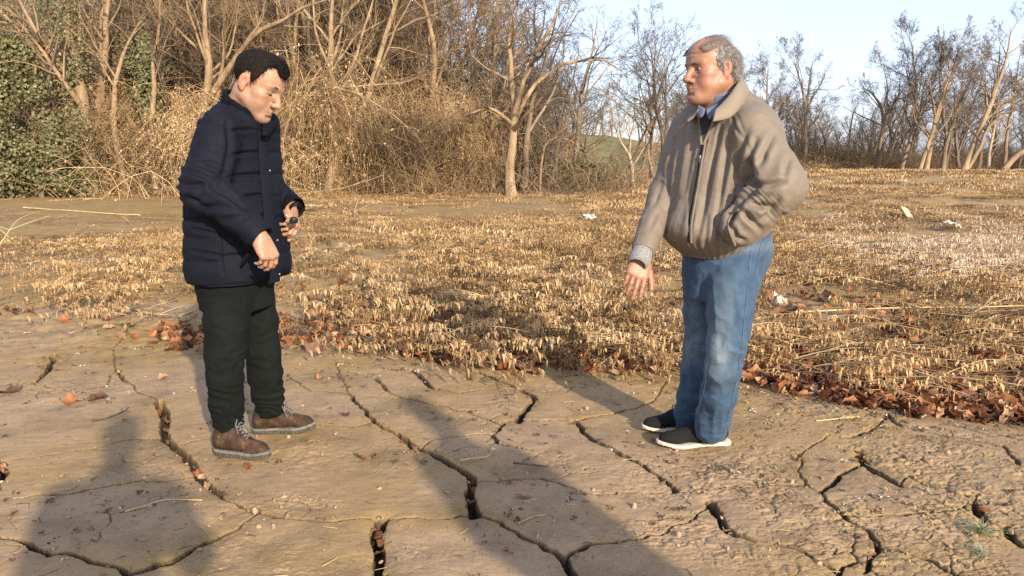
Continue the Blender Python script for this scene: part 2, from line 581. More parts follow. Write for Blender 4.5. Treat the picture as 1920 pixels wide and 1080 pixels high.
def build_ground():
    # rows by distance, columns by bearing: fine where the photograph is near, coarse far off
    ry = np.concatenate([np.linspace(0.9, 2.0, 8), 1 / np.linspace(1 / 2.05, 1 / 6.2, 450), 1 / np.linspace(1 / 6.25, 1 / 60, 150), np.geomspace(61, 1500, 46)])
    cu = np.concatenate([np.linspace(-2.4, -0.85, 26)[:-1], np.linspace(-0.85, 0.85, 900), np.linspace(0.85, 2.4, 26)[1:]])
    Yg, Ug = np.meshgrid(ry, cu, indexing='ij')
    Xg = Yg * Ug
    nr, nc = Yg.shape
    Z = terrain(Xg, Yg)
    D = np.full(Yg.shape, 1e3)           # distance to the nearest crack edge
    DEP = np.zeros(Yg.shape)
    wallm = np.zeros(Yg.shape, bool)
    EDGE = np.zeros(Yg.shape)
    near = slice(0, 470)
    X, Y = Xg[near], Yg[near]
    # crooked edges
    wx = X + 0.016 * fbm2(X * 9, Y * 9, 3, 1) + 0.004 * noise2(X * 70, Y * 70, 5)
    wy = Y + 0.016 * fbm2(X * 9, Y * 9, 3, 2) + 0.004 * noise2(X * 70, Y * 70, 6)
    dn, depn, wm, en = D[near], DEP[near], wallm[near], EDGE[near]
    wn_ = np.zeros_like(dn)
    # the noise shift at each node is added back so the lines stay where the photograph has them on average
    for w0, w1, dep, pts in CRACKS:
        G = np.array([ground_at(*p) for p in pts])
        n = len(G)
        for i in range(n - 1):
            a, b = G[i], G[i + 1]
            s0 = (w0 + (w1 - w0) * i / (n - 1)) * math.hypot(a[1], CAM_H) / FPX
            s1 = (w0 + (w1 - w0) * (i + 1) / (n - 1)) * math.hypot(b[1], CAM_H) / FPX
            m = 0.16
            rows = np.nonzero((ry[near] > min(a[1], b[1]) - m) & (ry[near] < max(a[1], b[1]) + m))[0]
            if len(rows) == 0: continue
            rs = slice(rows[0], rows[-1] + 1)
            ulo = min(a[0], b[0]) - m; uhi = max(a[0], b[0]) + m
            yy = ry[rs]
            cols = np.nonzero((cu > min(ulo / yy.min(), ulo / yy.max())) & (cu < max(uhi / yy.min(), uhi / yy.max())))[0]
            if len(cols) == 0: continue
            cs = slice(cols[0], cols[-1] + 1)
            px, py = wx[rs, cs] - a[0], wy[rs, cs] - a[1]
            ba = b - a
            t = np.clip((px * ba[0] + py * ba[1]) / (ba @ ba), 0, 1)
            d = np.hypot(px - t * ba[0], py - t * ba[1])
            hw = np.maximum(0.62 * (s0 + (s1 - s0) * t), 0.0042)
            e = d - hw
            better = e < dn[rs, cs]
            dn[rs, cs] = np.where(better, e, dn[rs, cs])
            prof = dep * (0.024 + 1.6 * hw * 2) * sstep(0.0025, -np.maximum(hw, 0.004) * 0.5, e)
            depn[rs, cs] = np.maximum(depn[rs, cs], prof)
            en[rs, cs] = np.maximum(en[rs, cs], dep ** 3 * np.exp(-np.maximum(e, 0) / 0.022))
            wm[rs, cs] |= e < 0.0022
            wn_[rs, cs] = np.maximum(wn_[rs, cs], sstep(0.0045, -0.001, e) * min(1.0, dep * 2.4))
    # plates: cells joined without crossing a crack
    zone = (Y < 4.9 + 0.15 * fbm2(X * 1.5, Y * 1.5, 2, 3)) & (np.abs(Ug[near]) < 0.84) & (Y > 2.04)
    zone &= ~((X > 1.3) & (Y > 4.9 - 0.34 * (X - 1.3)))
    free = zone & ~wm
    lab = np.where(free, np.arange(free.size).reshape(free.shape) + 1, 0)
    for it in range(60):
        old = lab.copy()
        for ax in (0, 1):
            for rev in (False, True):
                L = lab if not rev else np.flip(lab, ax)
                L = L if ax == 0 else L.T
                cur = L[0].copy()
                for r in range(1, L.shape[0]):
                    row = L[r]
                    ok = (row > 0) & (cur > 0)
                    row = np.where(ok, np.maximum(row, cur), row)
                    L[r] = row
                    cur = row
        if (old == lab).all(): break
    # micro relief
    fine = 0.0020 * fbm2(X * 14, Y * 14, 4, 11) + 0.010 * fbm2(X * 2.2, Y * 2.2, 3, 13)
    streak = 0.0010 * noise2(X * 9 + Y * 3, Y * 46 - X * 6, 15)
    def spot(px, py, rx, ry_):
        c = ground_at(px, py)
        return np.exp(-(((X - c[0]) / rx) ** 2 + ((Y - c[1]) / ry_) ** 2) ** 1.5)
    rough = np.zeros_like(X)
    for s in ((1400, 900, .5, .35), (1650, 960, .6, .35), (1500, 1040, .35, .2), (1800, 890, .45, .5), (1300, 1000, .3, .12), (1750, 1060, .4, .2), (1560, 760, .6, .35)):
        rough = np.maximum(rough, spot(*s))
    for s in ((530, 945, .28, .10), (250, 895, .40, .10), (880, 770, .35, .16), (560, 850, .3, .2), (1100, 720, .7, .2), (120, 730, .6, .25), (740, 700, .7, .3), (560, 1040, .5, .15)):
        rough = np.maximum(rough, 0.55 * spot(*s))
    rough = np.clip(rough * (0.6 + 0.7 * fbm2(X * 4, Y * 4, 2, 19)), 0, 1)
    clod = np.abs(fbm2(X * 19, Y * 30, 5, 21, 0.62)) - 0.35
    fine = fine + rough * (0.011 * clod + 0.009 * np.abs(noise2(X * 11, Y * 11, 23)))
    # fine crazing between plates
    cell = np.abs(noise2(X * 17 + 0.6 * noise2(X * 8, Y * 8, 3), Y * 17 + 0.6 * noise2(X * 8, Y * 8, 4), 25))
    fine = fine - 0.008 * rough * sstep(0.10, 0.0, cell)
    # pits and worm marks
    pit = sstep(0.62, 0.8, noise2(X * 30, Y * 30, 27)) * sstep(0.0, 0.4, noise2(X * 2.5, Y * 2.5, 28))
    fine = fine - 0.004 * pit
    # secondary crazing: shrinkage cells of two sizes, only in patches
    def cells(sz, seed):
        gx, gy = X / sz + 0.30 * fbm2(X * 1.6 / sz, Y * 1.6 / sz, 3, seed), Y / sz + 0.30 * fbm2(X * 1.6 / sz, Y * 1.6 / sz, 3, seed + 1)
        ix, iy = np.floor(gx).astype(np.int64), np.floor(gy).astype(np.int64)
        f1 = np.full(X.shape, 9.0); f2 = np.full(X.shape, 9.0)
        zz = np.zeros_like(ix)
        for dx in (-1, 0, 1):
            for dy in (-1, 0, 1):
                cx, cy = ix + dx + _hash(ix + dx, iy + dy, zz, seed + 7), iy + dy + _hash(ix + dx, iy + dy, zz, seed + 8)
                d_ = np.hypot(gx - cx, gy - cy)
                f2 = np.minimum(np.maximum(f1, d_), f2); f1 = np.minimum(f1, d_)
        return (f2 - f1) * sz
    m1 = np.clip(sstep(-0.15, 0.25, fbm2(X * 1.3 + 9, Y * 1.6, 2, 91)) + 0.8 * rough, 0, 1)
    m2 = np.clip(sstep(0.15, 0.5, fbm2(X * 2.1 + 3, Y * 2.6, 2, 93)) * 0.8 + rough, 0, 1)
    c1, c2 = cells(0.30, 101), cells(0.085, 111)
    sec = 0.012 * m1 * sstep(0.0070, 0.001, c1 + 0.004 * fbm2(X * 30, Y * 30, 2, 95)) * sstep(-0.3, 0.2, noise2(X * 6, Y * 6, 97)) + 0.006 * m2 * sstep(0.004, 0.001, c2)
    fine = fine + 0.03 * sstep(4.4, 5.6, Y) * (np.abs(fbm2(X * 5, Y * 5, 3, 35)) - 0.3)
    Z[near] += fine + streak - depn - 0.008 * en - sec
    far = slice(470, nr)
    Xf, Yf = Xg[far], Yg[far]
    Z[far] += (0.03 * np.abs(fbm2(Xf * 2.2, Yf * 2.2, 3, 31)) + 0.05 * fbm2(Xf * 0.35, Yf * 0.35, 3, 33)) * sstep(6.0, 9.0, Yf)
    # soil colour: algae film, crack faces darkened for damp and shade, grass on the slope
    alg = 0.42 + 0.60 * fbm2(Xg * 1.1, Yg * 1.1, 3, 41) + 0.25 * fbm2(Xg * 6, Yg * 6, 3, 43)
    alg[near] += 0.35 * np.exp(-np.maximum(dn, 0) / 0.06) - 0.10
    for s in ((640, 770, .35, .2), (1000, 830, .5, .2), (1150, 900, .6, .25), (950, 930, .35, .12), (100, 960, .5, .2), (150, 740, .5, .2), (1100, 1000, .45, .12), (850, 1030, .35, .12), (1000, 1060, .4, .1)):
        alg[near] -= 0.55 * spot(*s)
    alg = alg + 0.35 * sstep(4.2, 5.4, Yg)
    damp_shade = np.zeros(Yg.shape)
    damp_shade[near] = np.maximum(np.maximum(wn_, sstep(0.0008, 0.008, depn)), 0.75 * sstep(0.002, 0.008, sec))
    u = Ug
    green = sstep(41, 52, Yg) * (np.exp(-((u + 0.055) / 0.05) ** 2) + np.exp(-((u - 0.13) / 0.07) ** 2) + 0.8 * np.exp(-((u + 0.53) / 0.05) ** 2))
    green = np.clip(green * (0.7 + 0.5 * fbm2(Xg * 0.12, Yg * 0.12, 3, 45)), 0, 1)
    straw = sstep(6, 16, Yg) * sstep(0.05, 0.40, u + 0.25 * fbm2(Xg * 0.2, Yg * 0.2, 2, 47)) + sstep(21, 27, Yg) * (u < 0.35) + sstep(38, 44, Yg)
    straw = np.clip(straw * (0.55 + 0.6 * fbm2(Xg * 1.3, Yg * 2.6, 3, 49)), 0, 1) * (1 - green)
    V = np.stack([Xg, Yg, Z], -1).reshape(-1, 3)
    idx = np.arange(nr * nc).reshape(nr, nc)
    Q = np.stack([idx[:-1, :-1], idx[:-1, 1:], idx[1:, 1:], idx[1:, :-1]], -1).reshape(-1, 4)
    A = {'algae': np.clip(alg, 0, 1).ravel(), 'damp_shade': damp_shade.ravel(), 'green': green.ravel(), 'straw': straw.ravel()}
    # face labels
    full = np.zeros(Yg.shape, np.int64); full[near] = lab
    fl = full.ravel()[Q]
    fl = np.where((fl == fl[:, :1]).all(1), fl[:, 0], 0)
    ids, cnt = np.unique(fl[fl > 0], return_counts=True)
    big = ids[cnt > 1500]
    order = np.argsort(-cnt[cnt > 1500])
    big = big[order][:60]

    # soil material
    m, n, l, p = new_mat('dried_mud')
    tc_ = node(n, 'ShaderNodeTexCoord')
    def attr(nm):
        a = node(n, 'ShaderNodeAttribute', attribute_name=nm); return a.outputs['Fac']
    def mixc(fac, A_, B_):
        x = node(n, 'ShaderNodeMix', data_type='RGBA')
        if isinstance(fac, float): x.inputs['Factor'].default_value = fac
        else: l.new(fac, x.inputs['Factor'])
        for s, c in (('A', A_), ('B', B_)):
            if isinstance(c, tuple): x.inputs[s].default_value = (*c, 1)
            else: l.new(c, x.inputs[s])
        return x.outputs['Result']
    def noise_(scale, detail=5.0, rough=0.6, stretch=None):
        nz = node(n, 'ShaderNodeTexNoise', Scale=scale, Detail=detail, Roughness=rough)
        if stretch:
            mp_ = node(n, 'ShaderNodeMapping'); mp_.inputs['Scale'].default_value = stretch
            l.new(tc_.outputs['Object'], mp_.inputs['Vector']); l.new(mp_.outputs['Vector'], nz.inputs['Vector'])
        else:
            l.new(tc_.outputs['Object'], nz.inputs['Vector'])
        return nz.outputs['Fac']
    def sharpen(f, lo, hi):
        r = node(n, 'ShaderNodeMapRange'); r.inputs['From Min'].default_value = lo; r.inputs['From Max'].default_value = hi
        l.new(f, r.inputs['Value']); return r.outputs['Result']
    pink = mixc(noise_(5.0), (0.262, 0.172, 0.098), (0.355, 0.242, 0.142))
    olive = mixc(noise_(7.0), (0.215, 0.136, 0.042), (0.315, 0.204, 0.070))
    base = mixc(attr('algae'), pink, olive)
    base = mixc(sharpen(noise_(2.6, 6.0, 0.7), 0.47, 0.74), base, (0.150, 0.098, 0.050))
    base = mixc(sharpen(noise_(34.0, 6.0, 0.7), 0.56, 0.70), base, (0.150, 0.098, 0.052))     # damp specks and scuffs
    base = mixc(sharpen(noise_(90.0, 3.0, 0.6, (1, 1.6, 1)), 0.63, 0.72), base, (0.42, 0.32, 0.20))   # dry crumbs
    strawc = mixc(noise_(3.0, 8.0, 0.75, (1, 2.2, 1)), (0.18, 0.115, 0.050), (0.42, 0.29, 0.135))
    base = mixc(attr('straw'), base, strawc)
    grass = mixc(noise_(1.2, 6.0), (0.055, 0.090, 0.018), (0.115, 0.150, 0.036))
    base = mixc(attr('green'), base, grass)
    base = mixc(attr('damp_shade'), base, (0.052, 0.033, 0.019))  # moist soil and the shade inside cracks, painted as one dark tone
    l.new(base, p.inputs['Base Color'])
    p.inputs['Roughness'].default_value = 0.82
    p.inputs['Specular IOR Level'].default_value = 0.28
    nb = noise_(120.0, 5.0, 0.65)
    nb2 = noise_(22.0, 6.0, 0.65, (1, 1.3, 1))
    b1 = node(n, 'ShaderNodeBump', Strength=0.45, Distance=0.004); l.new(nb, b1.inputs['Height'])
    b2 = node(n, 'ShaderNodeBump', Strength=0.25, Distance=0.006); l.new(nb2, b2.inputs['Height'])
    l.new(b1.outputs['Normal'], b2.inputs['Normal'])
    l.new(b2.outputs['Normal'], p.inputs['Normal'])

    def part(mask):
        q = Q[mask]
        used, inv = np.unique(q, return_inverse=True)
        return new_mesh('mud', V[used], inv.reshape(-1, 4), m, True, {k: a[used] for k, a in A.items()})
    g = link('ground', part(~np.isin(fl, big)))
    tag(g, 'cracked river mud running back into a flattened dead field and a rising bank', kind='structure')
    for b in big:
        link('mud_plate', part(fl == b), g)
    # the ground the onlookers stand on, behind the camera
    xs, ys = np.linspace(-7, 7, 60), np.linspace(-6, 0.92, 30)
    XX, YY = np.meshgrid(xs, ys)
    ZZ = 0.012 * fbm2(XX * 2.2, YY * 2.2, 3, 13) - 0.002
    i = np.arange(XX.size).reshape(XX.shape)
    Vb = np.stack([XX, YY, ZZ], -1).reshape(-1, 3)
    one = np.ones(len(Vb))
    o = link('mud_flat', new_mesh('mud_flat', Vb, np.stack([i[:-1, :-1], i[:-1, 1:], i[1:, 1:], i[1:, :-1]], -1).reshape(-1, 4), m, True,
             {'algae': one * 0.4, 'damp_shade': one * 0, 'green': one * 0, 'straw': one * 0}))
    tag(o, 'bare mud stretching back from the cracked plates', kind='structure')
    return g

GROUND = build_ground()
# ================================================================= PEOPLE
def frame(yaw, pitch=0.0, roll=0.0):
    """yaw: heading from +X counter-clockwise, pitch: nose up, roll: tilt to own right. columns right, forward, up"""
    cy, sy, cp, sp = math.cos(yaw), math.sin(yaw), math.cos(pitch), math.sin(pitch)
    f = np.array([cy * cp, sy * cp, sp])
    r = np.array([sy, -cy, 0.0])
    u = np.cross(r, f)
    cr_, sr = math.cos(roll), math.sin(roll)
    r2, u2 = cr_ * r - sr * u, sr * r + cr_ * u
    return np.stack([r2, f, u2], 1)

class Head:
    def __init__(self, O, R, s, st):
        self.O, self.R, self.s, self.st = np.asarray(O, float), R, s, st
    def w(self, x, y, z):
        return self.O + self.R @ (np.array([x, y, z]) * self.s)
    def loc(self, P):
        return ((P - self.O) @ self.R) / self.s
    def build(self, F):
        s, w, st = self.s, self.w, self.st
        R = self.R
        E = lambda c, r, k=0.012, op='add', Rl=None: F.ell(w(*c), np.array(r) * s, R if Rl is None else R @ Rl, k * s, op)
        C = lambda a, b, ra, rb, k=0.012, op='add': F.rc(w(*a), w(*b), ra * s, rb * s, k * s, op)
        fat = st.get('fat', 0.0)
        E((0, -0.006, 0.045), (0.075, 0.097, 0.080))
        E((0, 0.030, 0.045), (0.066, 0.064, 0.066), 0.03)                 # forehead
        E((0, 0.030, -0.025), (0.060 + fat, 0.062, 0.080), 0.03)         # face
        for sx in (-1, 1):
            C((sx * (0.053 + fat), 0.008, -0.048), (sx * 0.020, 0.074, -0.092), 0.020 + fat, 0.018, 0.03)   # jaw
            E((sx * 0.046, 0.052, -0.012), (0.022, 0.026, 0.018), 0.02)  # cheekbone
            E((sx * 0.038, 0.058, -0.045), (0.022 + fat, 0.024, 0.026), 0.02)   # cheek
            C((sx * 0.046, 0.072, 0.030), (sx * 0.012, 0.092, 0.029), 0.009, 0.011, 0.012)   # brow ridge
        E((0, 0.084, -0.096), (0.022, 0.019, 0.018), 0.022)              # chin
        for sx in (-1, 1):
            E((sx * 0.032, 0.097, 0.011), (0.019, 0.018, 0.0125), 0.010, 'sub')          # eye socket
            F.ball(w(sx * 0.032, 0.0725, 0.009), 0.0140 * s, 0.004 * s)                  # lid over the eyeball
            C((sx * 0.045, 0.079, 0.021), (sx * 0.020, 0.088, 0.020), 0.0035, 0.004, 0.006)   # upper lid fold
        C((0, 0.090, 0.020), (0, 0.113, -0.022), 0.0085, 0.0115, 0.012)  # nose bridge
        E((0, 0.115, -0.027), (0.0135, 0.013, 0.011), 0.008)             # tip
        for sx in (-1, 1):
            E((sx * 0.0135, 0.103, -0.031), (0.0075, 0.011, 0.009), 0.006)
            F.ball(w(sx * 0.007, 0.108, -0.041), 0.0042 * s, 0.003 * s, 'sub')
            C((sx * 0.020, 0.098, -0.033), (sx * 0.033, 0.083, -0.064), 0.0028, 0.0022, 0.007, 'sub')   # fold beside the mouth
        E((0, 0.080, -0.064), (0.030, 0.017, 0.026), 0.016)              # muzzle
        C((-0.020, 0.089, -0.061), (0, 0.0985, -0.0580), 0.004, 0.0058, 0.006)
        C((0.020, 0.089, -0.061), (0, 0.0985, -0.0580), 0.004, 0.0058, 0.006)
        C((-0.018, 0.088, -0.070), (0, 0.0960, -0.0710), 0.004, 0.0062, 0.006)
        C((0.018, 0.088, -0.070), (0, 0.0960, -0.0710), 0.004, 0.0062, 0.006)
        C((-0.024, 0.093, -0.065), (0, 0.108, -0.0645), 0.0014, 0.0020, 0.002, 'sub')
        C((0.024, 0.093, -0.065), (0, 0.108, -0.0645), 0.0014, 0.0020, 0.002, 'sub')
        C((-0.014, 0.099, -0.083), (0.014, 0.099, -0.083), 0.003, 0.003, 0.010, 'sub')    # below the lip
        for sx in (-1, 1):
            a = 0.25 * sx
            Rl = np.array([[math.cos(a), -math.sin(a), 0], [math.sin(a), math.cos(a), 0], [0, 0, 1.0]])
            E((sx * 0.079, -0.010, 0.006), (0.007, 0.019, 0.031), 0.006, 'add', Rl)
            E((sx * 0.076, -0.004, -0.022), (0.007, 0.010, 0.012), 0.006, 'add', Rl)
            E((sx * 0.087, -0.004, 0.009), (0.008, 0.010, 0.018), 0.003, 'sub', Rl)
            C((sx * 0.084, -0.014, -0.004), (sx * 0.084, -0.012, 0.022), 0.003, 0.003, 0.003)
        if st.get('wrinkles'):
            for zz in (0.062, 0.074, 0.085):
                C((-0.035, 0.088, zz), (0, 0.099, zz + 0.003), 0.0022, 0.0022, 0.006, 'sub')
                C((0.035, 0.088, zz), (0, 0.099, zz + 0.003), 0.0022, 0.0022, 0.006, 'sub')
            for sx in (-1, 1):
                C((sx * 0.020, 0.090, -0.006), (sx * 0.042, 0.076, -0.010), 0.002, 0.0015, 0.007, 'sub')
        # neck
        nb = st['neck_base']
        F.rc(w(0, -0.022, -0.045), nb, st.get('neck_r', 0.058) * s, st.get('neck_r', 0.058) * 1.06 * s, 0.03 * s)
        if fat:
            E((0, 0.040, -0.100), (0.042, 0.042, 0.022), 0.03)

def hand(F, wrist, fwd, back, thumb, curls, s=1.0, spread=0.06, thumb_dir=None, k=0.006):
    """palm, four unequal bent fingers and a thumb. thumb=+1: thumb on the right when looking along fwd with the back up"""
    Rm = rot_from(fwd, back)
    r, f, u = Rm[:, 0] * thumb, Rm[:, 1], Rm[:, 2]
    W = lambda a, b, c: np.asarray(wrist, float) + (r * a + f * b + u * c) * s
    F.rc(W(0, -0.05, 0), W(0, 0.01, 0), 0.027 * s, 0.026 * s, 0.012)
    for a0, a1 in ((0.026, 0.030), (0.009, 0.010), (-0.009, -0.010), (-0.022, -0.028)):
        F.rc(W(a0 * 0.7, 0.015, 0), W(a1, 0.086 - 0.25 * abs(a1 - 0.008), 0), 0.0165 * s, 0.0125 * s, 0.014)
    F.rc(W(0.022, 0.02, -0.008), W(0.033, 0.055, -0.010), 0.018 * s, 0.014 * s, 0.012)
    F.rc(W(-0.022, 0.02, -0.006), W(-0.026, 0.055, -0.004), 0.016 * s, 0.013 * s, 0.012)
    tips = []
    for i, (a, L, rad) in enumerate(((0.030, 0.076, 0.0094), (0.010, 0.085, 0.0096), (-0.010, 0.078, 0.0090), (-0.028, 0.060, 0.0080))):
        p = W(a, 0.084 - 0.25 * abs(a - 0.008), 0)
        ang, sp = 0.0, a * spread / 0.03
        pts, rr = [p], [rad * s * 1.05]
        for j, (cj, fr) in enumerate(zip(curls[i], (0.46, 0.30, 0.24))):
            ang += cj
            d = f * math.cos(ang) - u * math.sin(ang) + r * sp
            p = p + d / np.linalg.norm(d) * L * fr * s
            pts.append(p)
            rr.append(rad * s * (1.0 - 0.11 * (j + 1)))
        F.chain(pts, rr, 0.0035)
        tips.append(pts)
    td = thumb_dir if thumb_dir is not None else (0.75, 0.65, -0.35)
    t0 = W(0.024, 0.022, -0.008)
    d = r * td[0] + f * td[1] + u * td[2]
    d /= np.linalg.norm(d)
    t1 = t0 + d * 0.040 * s
    d2 = d + f * 0.45
    d2 /= np.linalg.norm(d2)
    t2 = t1 + d2 * 0.034 * s
    d3 = d2 + f * 0.3 - u * 0.15
    d3 /= np.linalg.norm(d3)
    t3 = t2 + d3 * 0.026 * s
    F.chain([t0, t1, t2, t3], [0.0145 * s, 0.0115 * s, 0.0105 * s, 0.0085 * s], 0.006)
    return tips

# ---- materials
def skin_mat(name, base, blush):
    m, n, l, p = new_mat(name)
    a = node(n, 'ShaderNodeAttribute', attribute_name='tint')
    sx = node(n, 'ShaderNodeSeparateXYZ')
    l.new(a.outputs['Vector'], sx.inputs[0])
    m1 = node(n, 'ShaderNodeMix', data_type='RGBA'); m1.inputs['A'].default_value = (*base, 1); m1.inputs['B'].default_value = (*blush, 1)
    l.new(sx.outputs['X'], m1.inputs['Factor'])
    m2 = node(n, 'ShaderNodeMix', data_type='RGBA'); m2.inputs['B'].default_value = (0.10, 0.07, 0.06, 1)
    l.new(m1.outputs['Result'], m2.inputs['A']); l.new(sx.outputs['Y'], m2.inputs['Factor'])
    tc_ = node(n, 'ShaderNodeTexCoord')
    nz = node(n, 'ShaderNodeTexNoise', Scale=60.0, Detail=4.0)
    l.new(tc_.outputs['Object'], nz.inputs['Vector'])
    hs = node(n, 'ShaderNodeHueSaturation')
    mr = node(n, 'ShaderNodeMapRange'); mr.inputs['To Min'].default_value = 0.82; mr.inputs['To Max'].default_value = 1.16
    l.new(nz.outputs['Fac'], mr.inputs['Value']); l.new(mr.outputs['Result'], hs.inputs['Value'])
    l.new(m2.outputs['Result'], hs.inputs['Color']); l.new(hs.outputs['Color'], p.inputs['Base Color'])
    p.inputs['Roughness'].default_value = 0.48
    p.inputs['Specular IOR Level'].default_value = 0.4
    p.inputs['Subsurface Weight'].default_value = 0.12
    p.inputs['Subsurface Radius'].default_value = (0.010, 0.004, 0.002)
    p.inputs['Subsurface Scale'].default_value = 1.0
    b = node(n, 'ShaderNodeBump', Strength=0.25, Distance=0.002)
    nb = node(n, 'ShaderNodeTexNoise', Scale=260.0, Detail=3.0)
    l.new(tc_.outputs['Object'], nb.inputs['Vector']); l.new(nb.outputs['Fac'], b.inputs['Height'])
    l.new(b.outputs['Normal'], p.inputs['Normal'])
    return m

def cloth_mat(name, c0, c1, rough=0.8, weave=900.0, sheen=0.1, attr=None, c_attr=None, bump=0.25, spec=0.25, mott=7.0):
    m, n, l, p = new_mat(name)
    tc_ = node(n, 'ShaderNodeTexCoord')
    nz = node(n, 'ShaderNodeTexNoise', Scale=mott, Detail=6.0, Roughness=0.6)
    l.new(tc_.outputs['Object'], nz.inputs['Vector'])
    rp = ramp(n, [(0.3, c0), (0.7, c1)])
    l.new(nz.outputs['Fac'], rp.inputs['Fac'])
    col = rp.outputs['Color']
    if attr:
        a = node(n, 'ShaderNodeAttribute', attribute_name=attr)
        mm = node(n, 'ShaderNodeMix', data_type='RGBA'); mm.inputs['B'].default_value = (*c_attr, 1)
        l.new(a.outputs['Fac'], mm.inputs['Factor']); l.new(col, mm.inputs['A'])
        col = mm.outputs['Result']
    l.new(col, p.inputs['Base Color'])
    p.inputs['Roughness'].default_value = rough
    p.inputs['Specular IOR Level'].default_value = spec
    p.inputs['Sheen Weight'].default_value = sheen
    p.inputs['Sheen Roughness'].default_value = 0.5
    nb = node(n, 'ShaderNodeTexNoise', Scale=weave, Detail=2.0)
    l.new(tc_.outputs['Object'], nb.inputs['Vector'])
    b = node(n, 'ShaderNodeBump', Strength=bump, Distance=0.001)
    l.new(nb.outputs['Fac'], b.inputs['Height'])
    l.new(b.outputs['Normal'], p.inputs['Normal'])
    return m

M_SKIN1 = skin_mat('skin_pale', (0.33, 0.185, 0.118), (0.33, 0.130, 0.088))
M_SKIN2 = skin_mat('skin_ruddy', (0.30, 0.152, 0.097), (0.30, 0.105, 0.072))
M_NAVY = cloth_mat('navy_quilted_nylon', (0.0046, 0.0052, 0.0098), (0.0072, 0.0081, 0.0145), 0.75, 700, 0.0, spec=0.12)
M_NAVY_TRIM = cloth_mat('navy_trim', (0.003, 0.0034, 0.0055), (0.0045, 0.005, 0.008), 0.8, 900, 0.0, spec=0.1)
M_TROUSER = cloth_mat('black_green_twill', (0.0048, 0.0060, 0.0057), (0.0080, 0.0096, 0.0091), 0.9, 1100, 0.0, spec=0.12)
M_TAUPE = cloth_mat('taupe_windbreaker', (0.140, 0.110, 0.082), (0.162, 0.128, 0.097), 0.62, 1300, 0.05, spec=0.35)
M_TAUPE_D = cloth_mat('taupe_collar', (0.175, 0.140, 0.102), (0.198, 0.160, 0.118), 0.75, 500, 0.08)
M_SWEATER = cloth_mat('dark_grey_knit', (0.016, 0.020, 0.022), (0.035, 0.040, 0.042), 0.95, 350, 0.2, bump=0.8)
M_KNIT = cloth_mat('grey_flecked_knit', (0.05, 0.05, 0.05), (0.34, 0.33, 0.31), 0.95, 300, 0.15, bump=0.8, mott=230)
M_SHIRT = cloth_mat('blue_grey_shirt', (0.05, 0.07, 0.12), (0.15, 0.18, 0.24), 0.9, 500, 0.05, mott=160)
M_JEANS = cloth_mat('blue_denim', (0.021, 0.047, 0.092), (0.043, 0.082, 0.138), 0.85, 1000, 0.08, 'fade', (0.165, 0.20, 0.225), bump=0.35, mott=22)
M_THREAD = simple_mat('pale_stitching', [(0.3, (0.09, 0.12, 0.16)), (0.7, (0.15, 0.18, 0.22))], 40)
M_BOOT = simple_mat('worn_brown_leather', [(0.30, (0.022, 0.013, 0.008)), (0.52, (0.052, 0.028, 0.016)), (0.75, (0.12, 0.072, 0.044))], 22, 0.78, bump=0.5, bump_dist=0.003, spec=0.2)
M_BOOT_D = simple_mat('dark_boot_panel', [(0.3, (0.020, 0.018, 0.017)), (0.7, (0.045, 0.04, 0.036))], 40, 0.7)
M_SOLE = simple_mat('grey_rubber_sole', [(0.3, (0.075, 0.070, 0.060)), (0.7, (0.19, 0.175, 0.145))], 50, 0.8, bump=0.3)
M_TREAD = simple_mat('dark_rubber_tread', [(0.3, (0.03, 0.028, 0.025)), (0.7, (0.09, 0.075, 0.055))], 50, 0.85)
M_LACE = simple_mat('grey_boot_lace', [(0.3, (0.05, 0.05, 0.05)), (0.7, (0.22, 0.22, 0.22))], 180, 0.9)
M_KNITSHOE = cloth_mat('black_knit_shoe', (0.006, 0.006, 0.006), (0.013, 0.0125, 0.012), 0.95, 600, 0.0, bump=0.8, mott=120)
M_WSOLE = simple_mat('cream_foam_sole', [(0.3, (0.46, 0.40, 0.28)), (0.7, (0.62, 0.56, 0.42))], 30, 0.7)
M_HAIR_B = simple_mat('black_brown_hair', [(0.3, (0.0035, 0.0028, 0.0024)), (0.7, (0.017, 0.013, 0.010))], 160, 0.75, stretch=(1, 1, 0.3), bump=0.5, bump_dist=0.003, spec=0.08)
M_HAIR_G = simple_mat('silver_grey_hair', [(0.25, (0.045, 0.040, 0.036)), (0.5, (0.15, 0.138, 0.125)), (0.75, (0.36, 0.34, 0.31))], 120, 0.5, stretch=(1, 1, 0.35), bump=0.8, bump_dist=0.003, spec=0.4)
M_EYE = simple_mat('eye', [(0.3, (0.012, 0.010, 0.008)), (0.7, (0.03, 0.02, 0.015))], 20, 0.2, spec=0.6)
M_EYE_W = simple_mat('eye_white', [(0.3, (0.50, 0.45, 0.42)), (0.7, (0.58, 0.54, 0.50))], 20, 0.25, spec=0.5)
M_METAL = simple_mat('dull_metal', [(0.3, (0.25, 0.25, 0.25)), (0.7, (0.5, 0.5, 0.5))], 60, 0.35, spec=0.6)
M_METAL.node_tree.nodes['Principled BSDF'].inputs['Metallic'].default_value = 0.8
M_BLACKP = simple_mat('black_plastic', [(0.3, (0.008, 0.008, 0.008)), (0.7, (0.018, 0.018, 0.018))], 30, 0.3, spec=0.5)

def mesh_obj(name, V, Q, mat, parent, attrs=None, label=None):
    o = link(name, new_mesh(name, V, Q, mat, True, attrs), parent)
    if label: o['label'] = label
    return o

def solid(name, F, h, mat, parent, disp=None, it=1, attrs=None, label=None, soft=0.15):
    V, Q = sdf_mesh(F, h)
    V = relax(V, Q, it)
    if disp is not None:
        N = vnormals(V, Q)
        V = V + N * disp(V, N)[:, None]
        V = relax(V, Q, 1, soft)
    a = {k: f(V) for k, f in (attrs or {}).items()}
    return mesh_obj(name, V, Q, mat, parent, a, label)

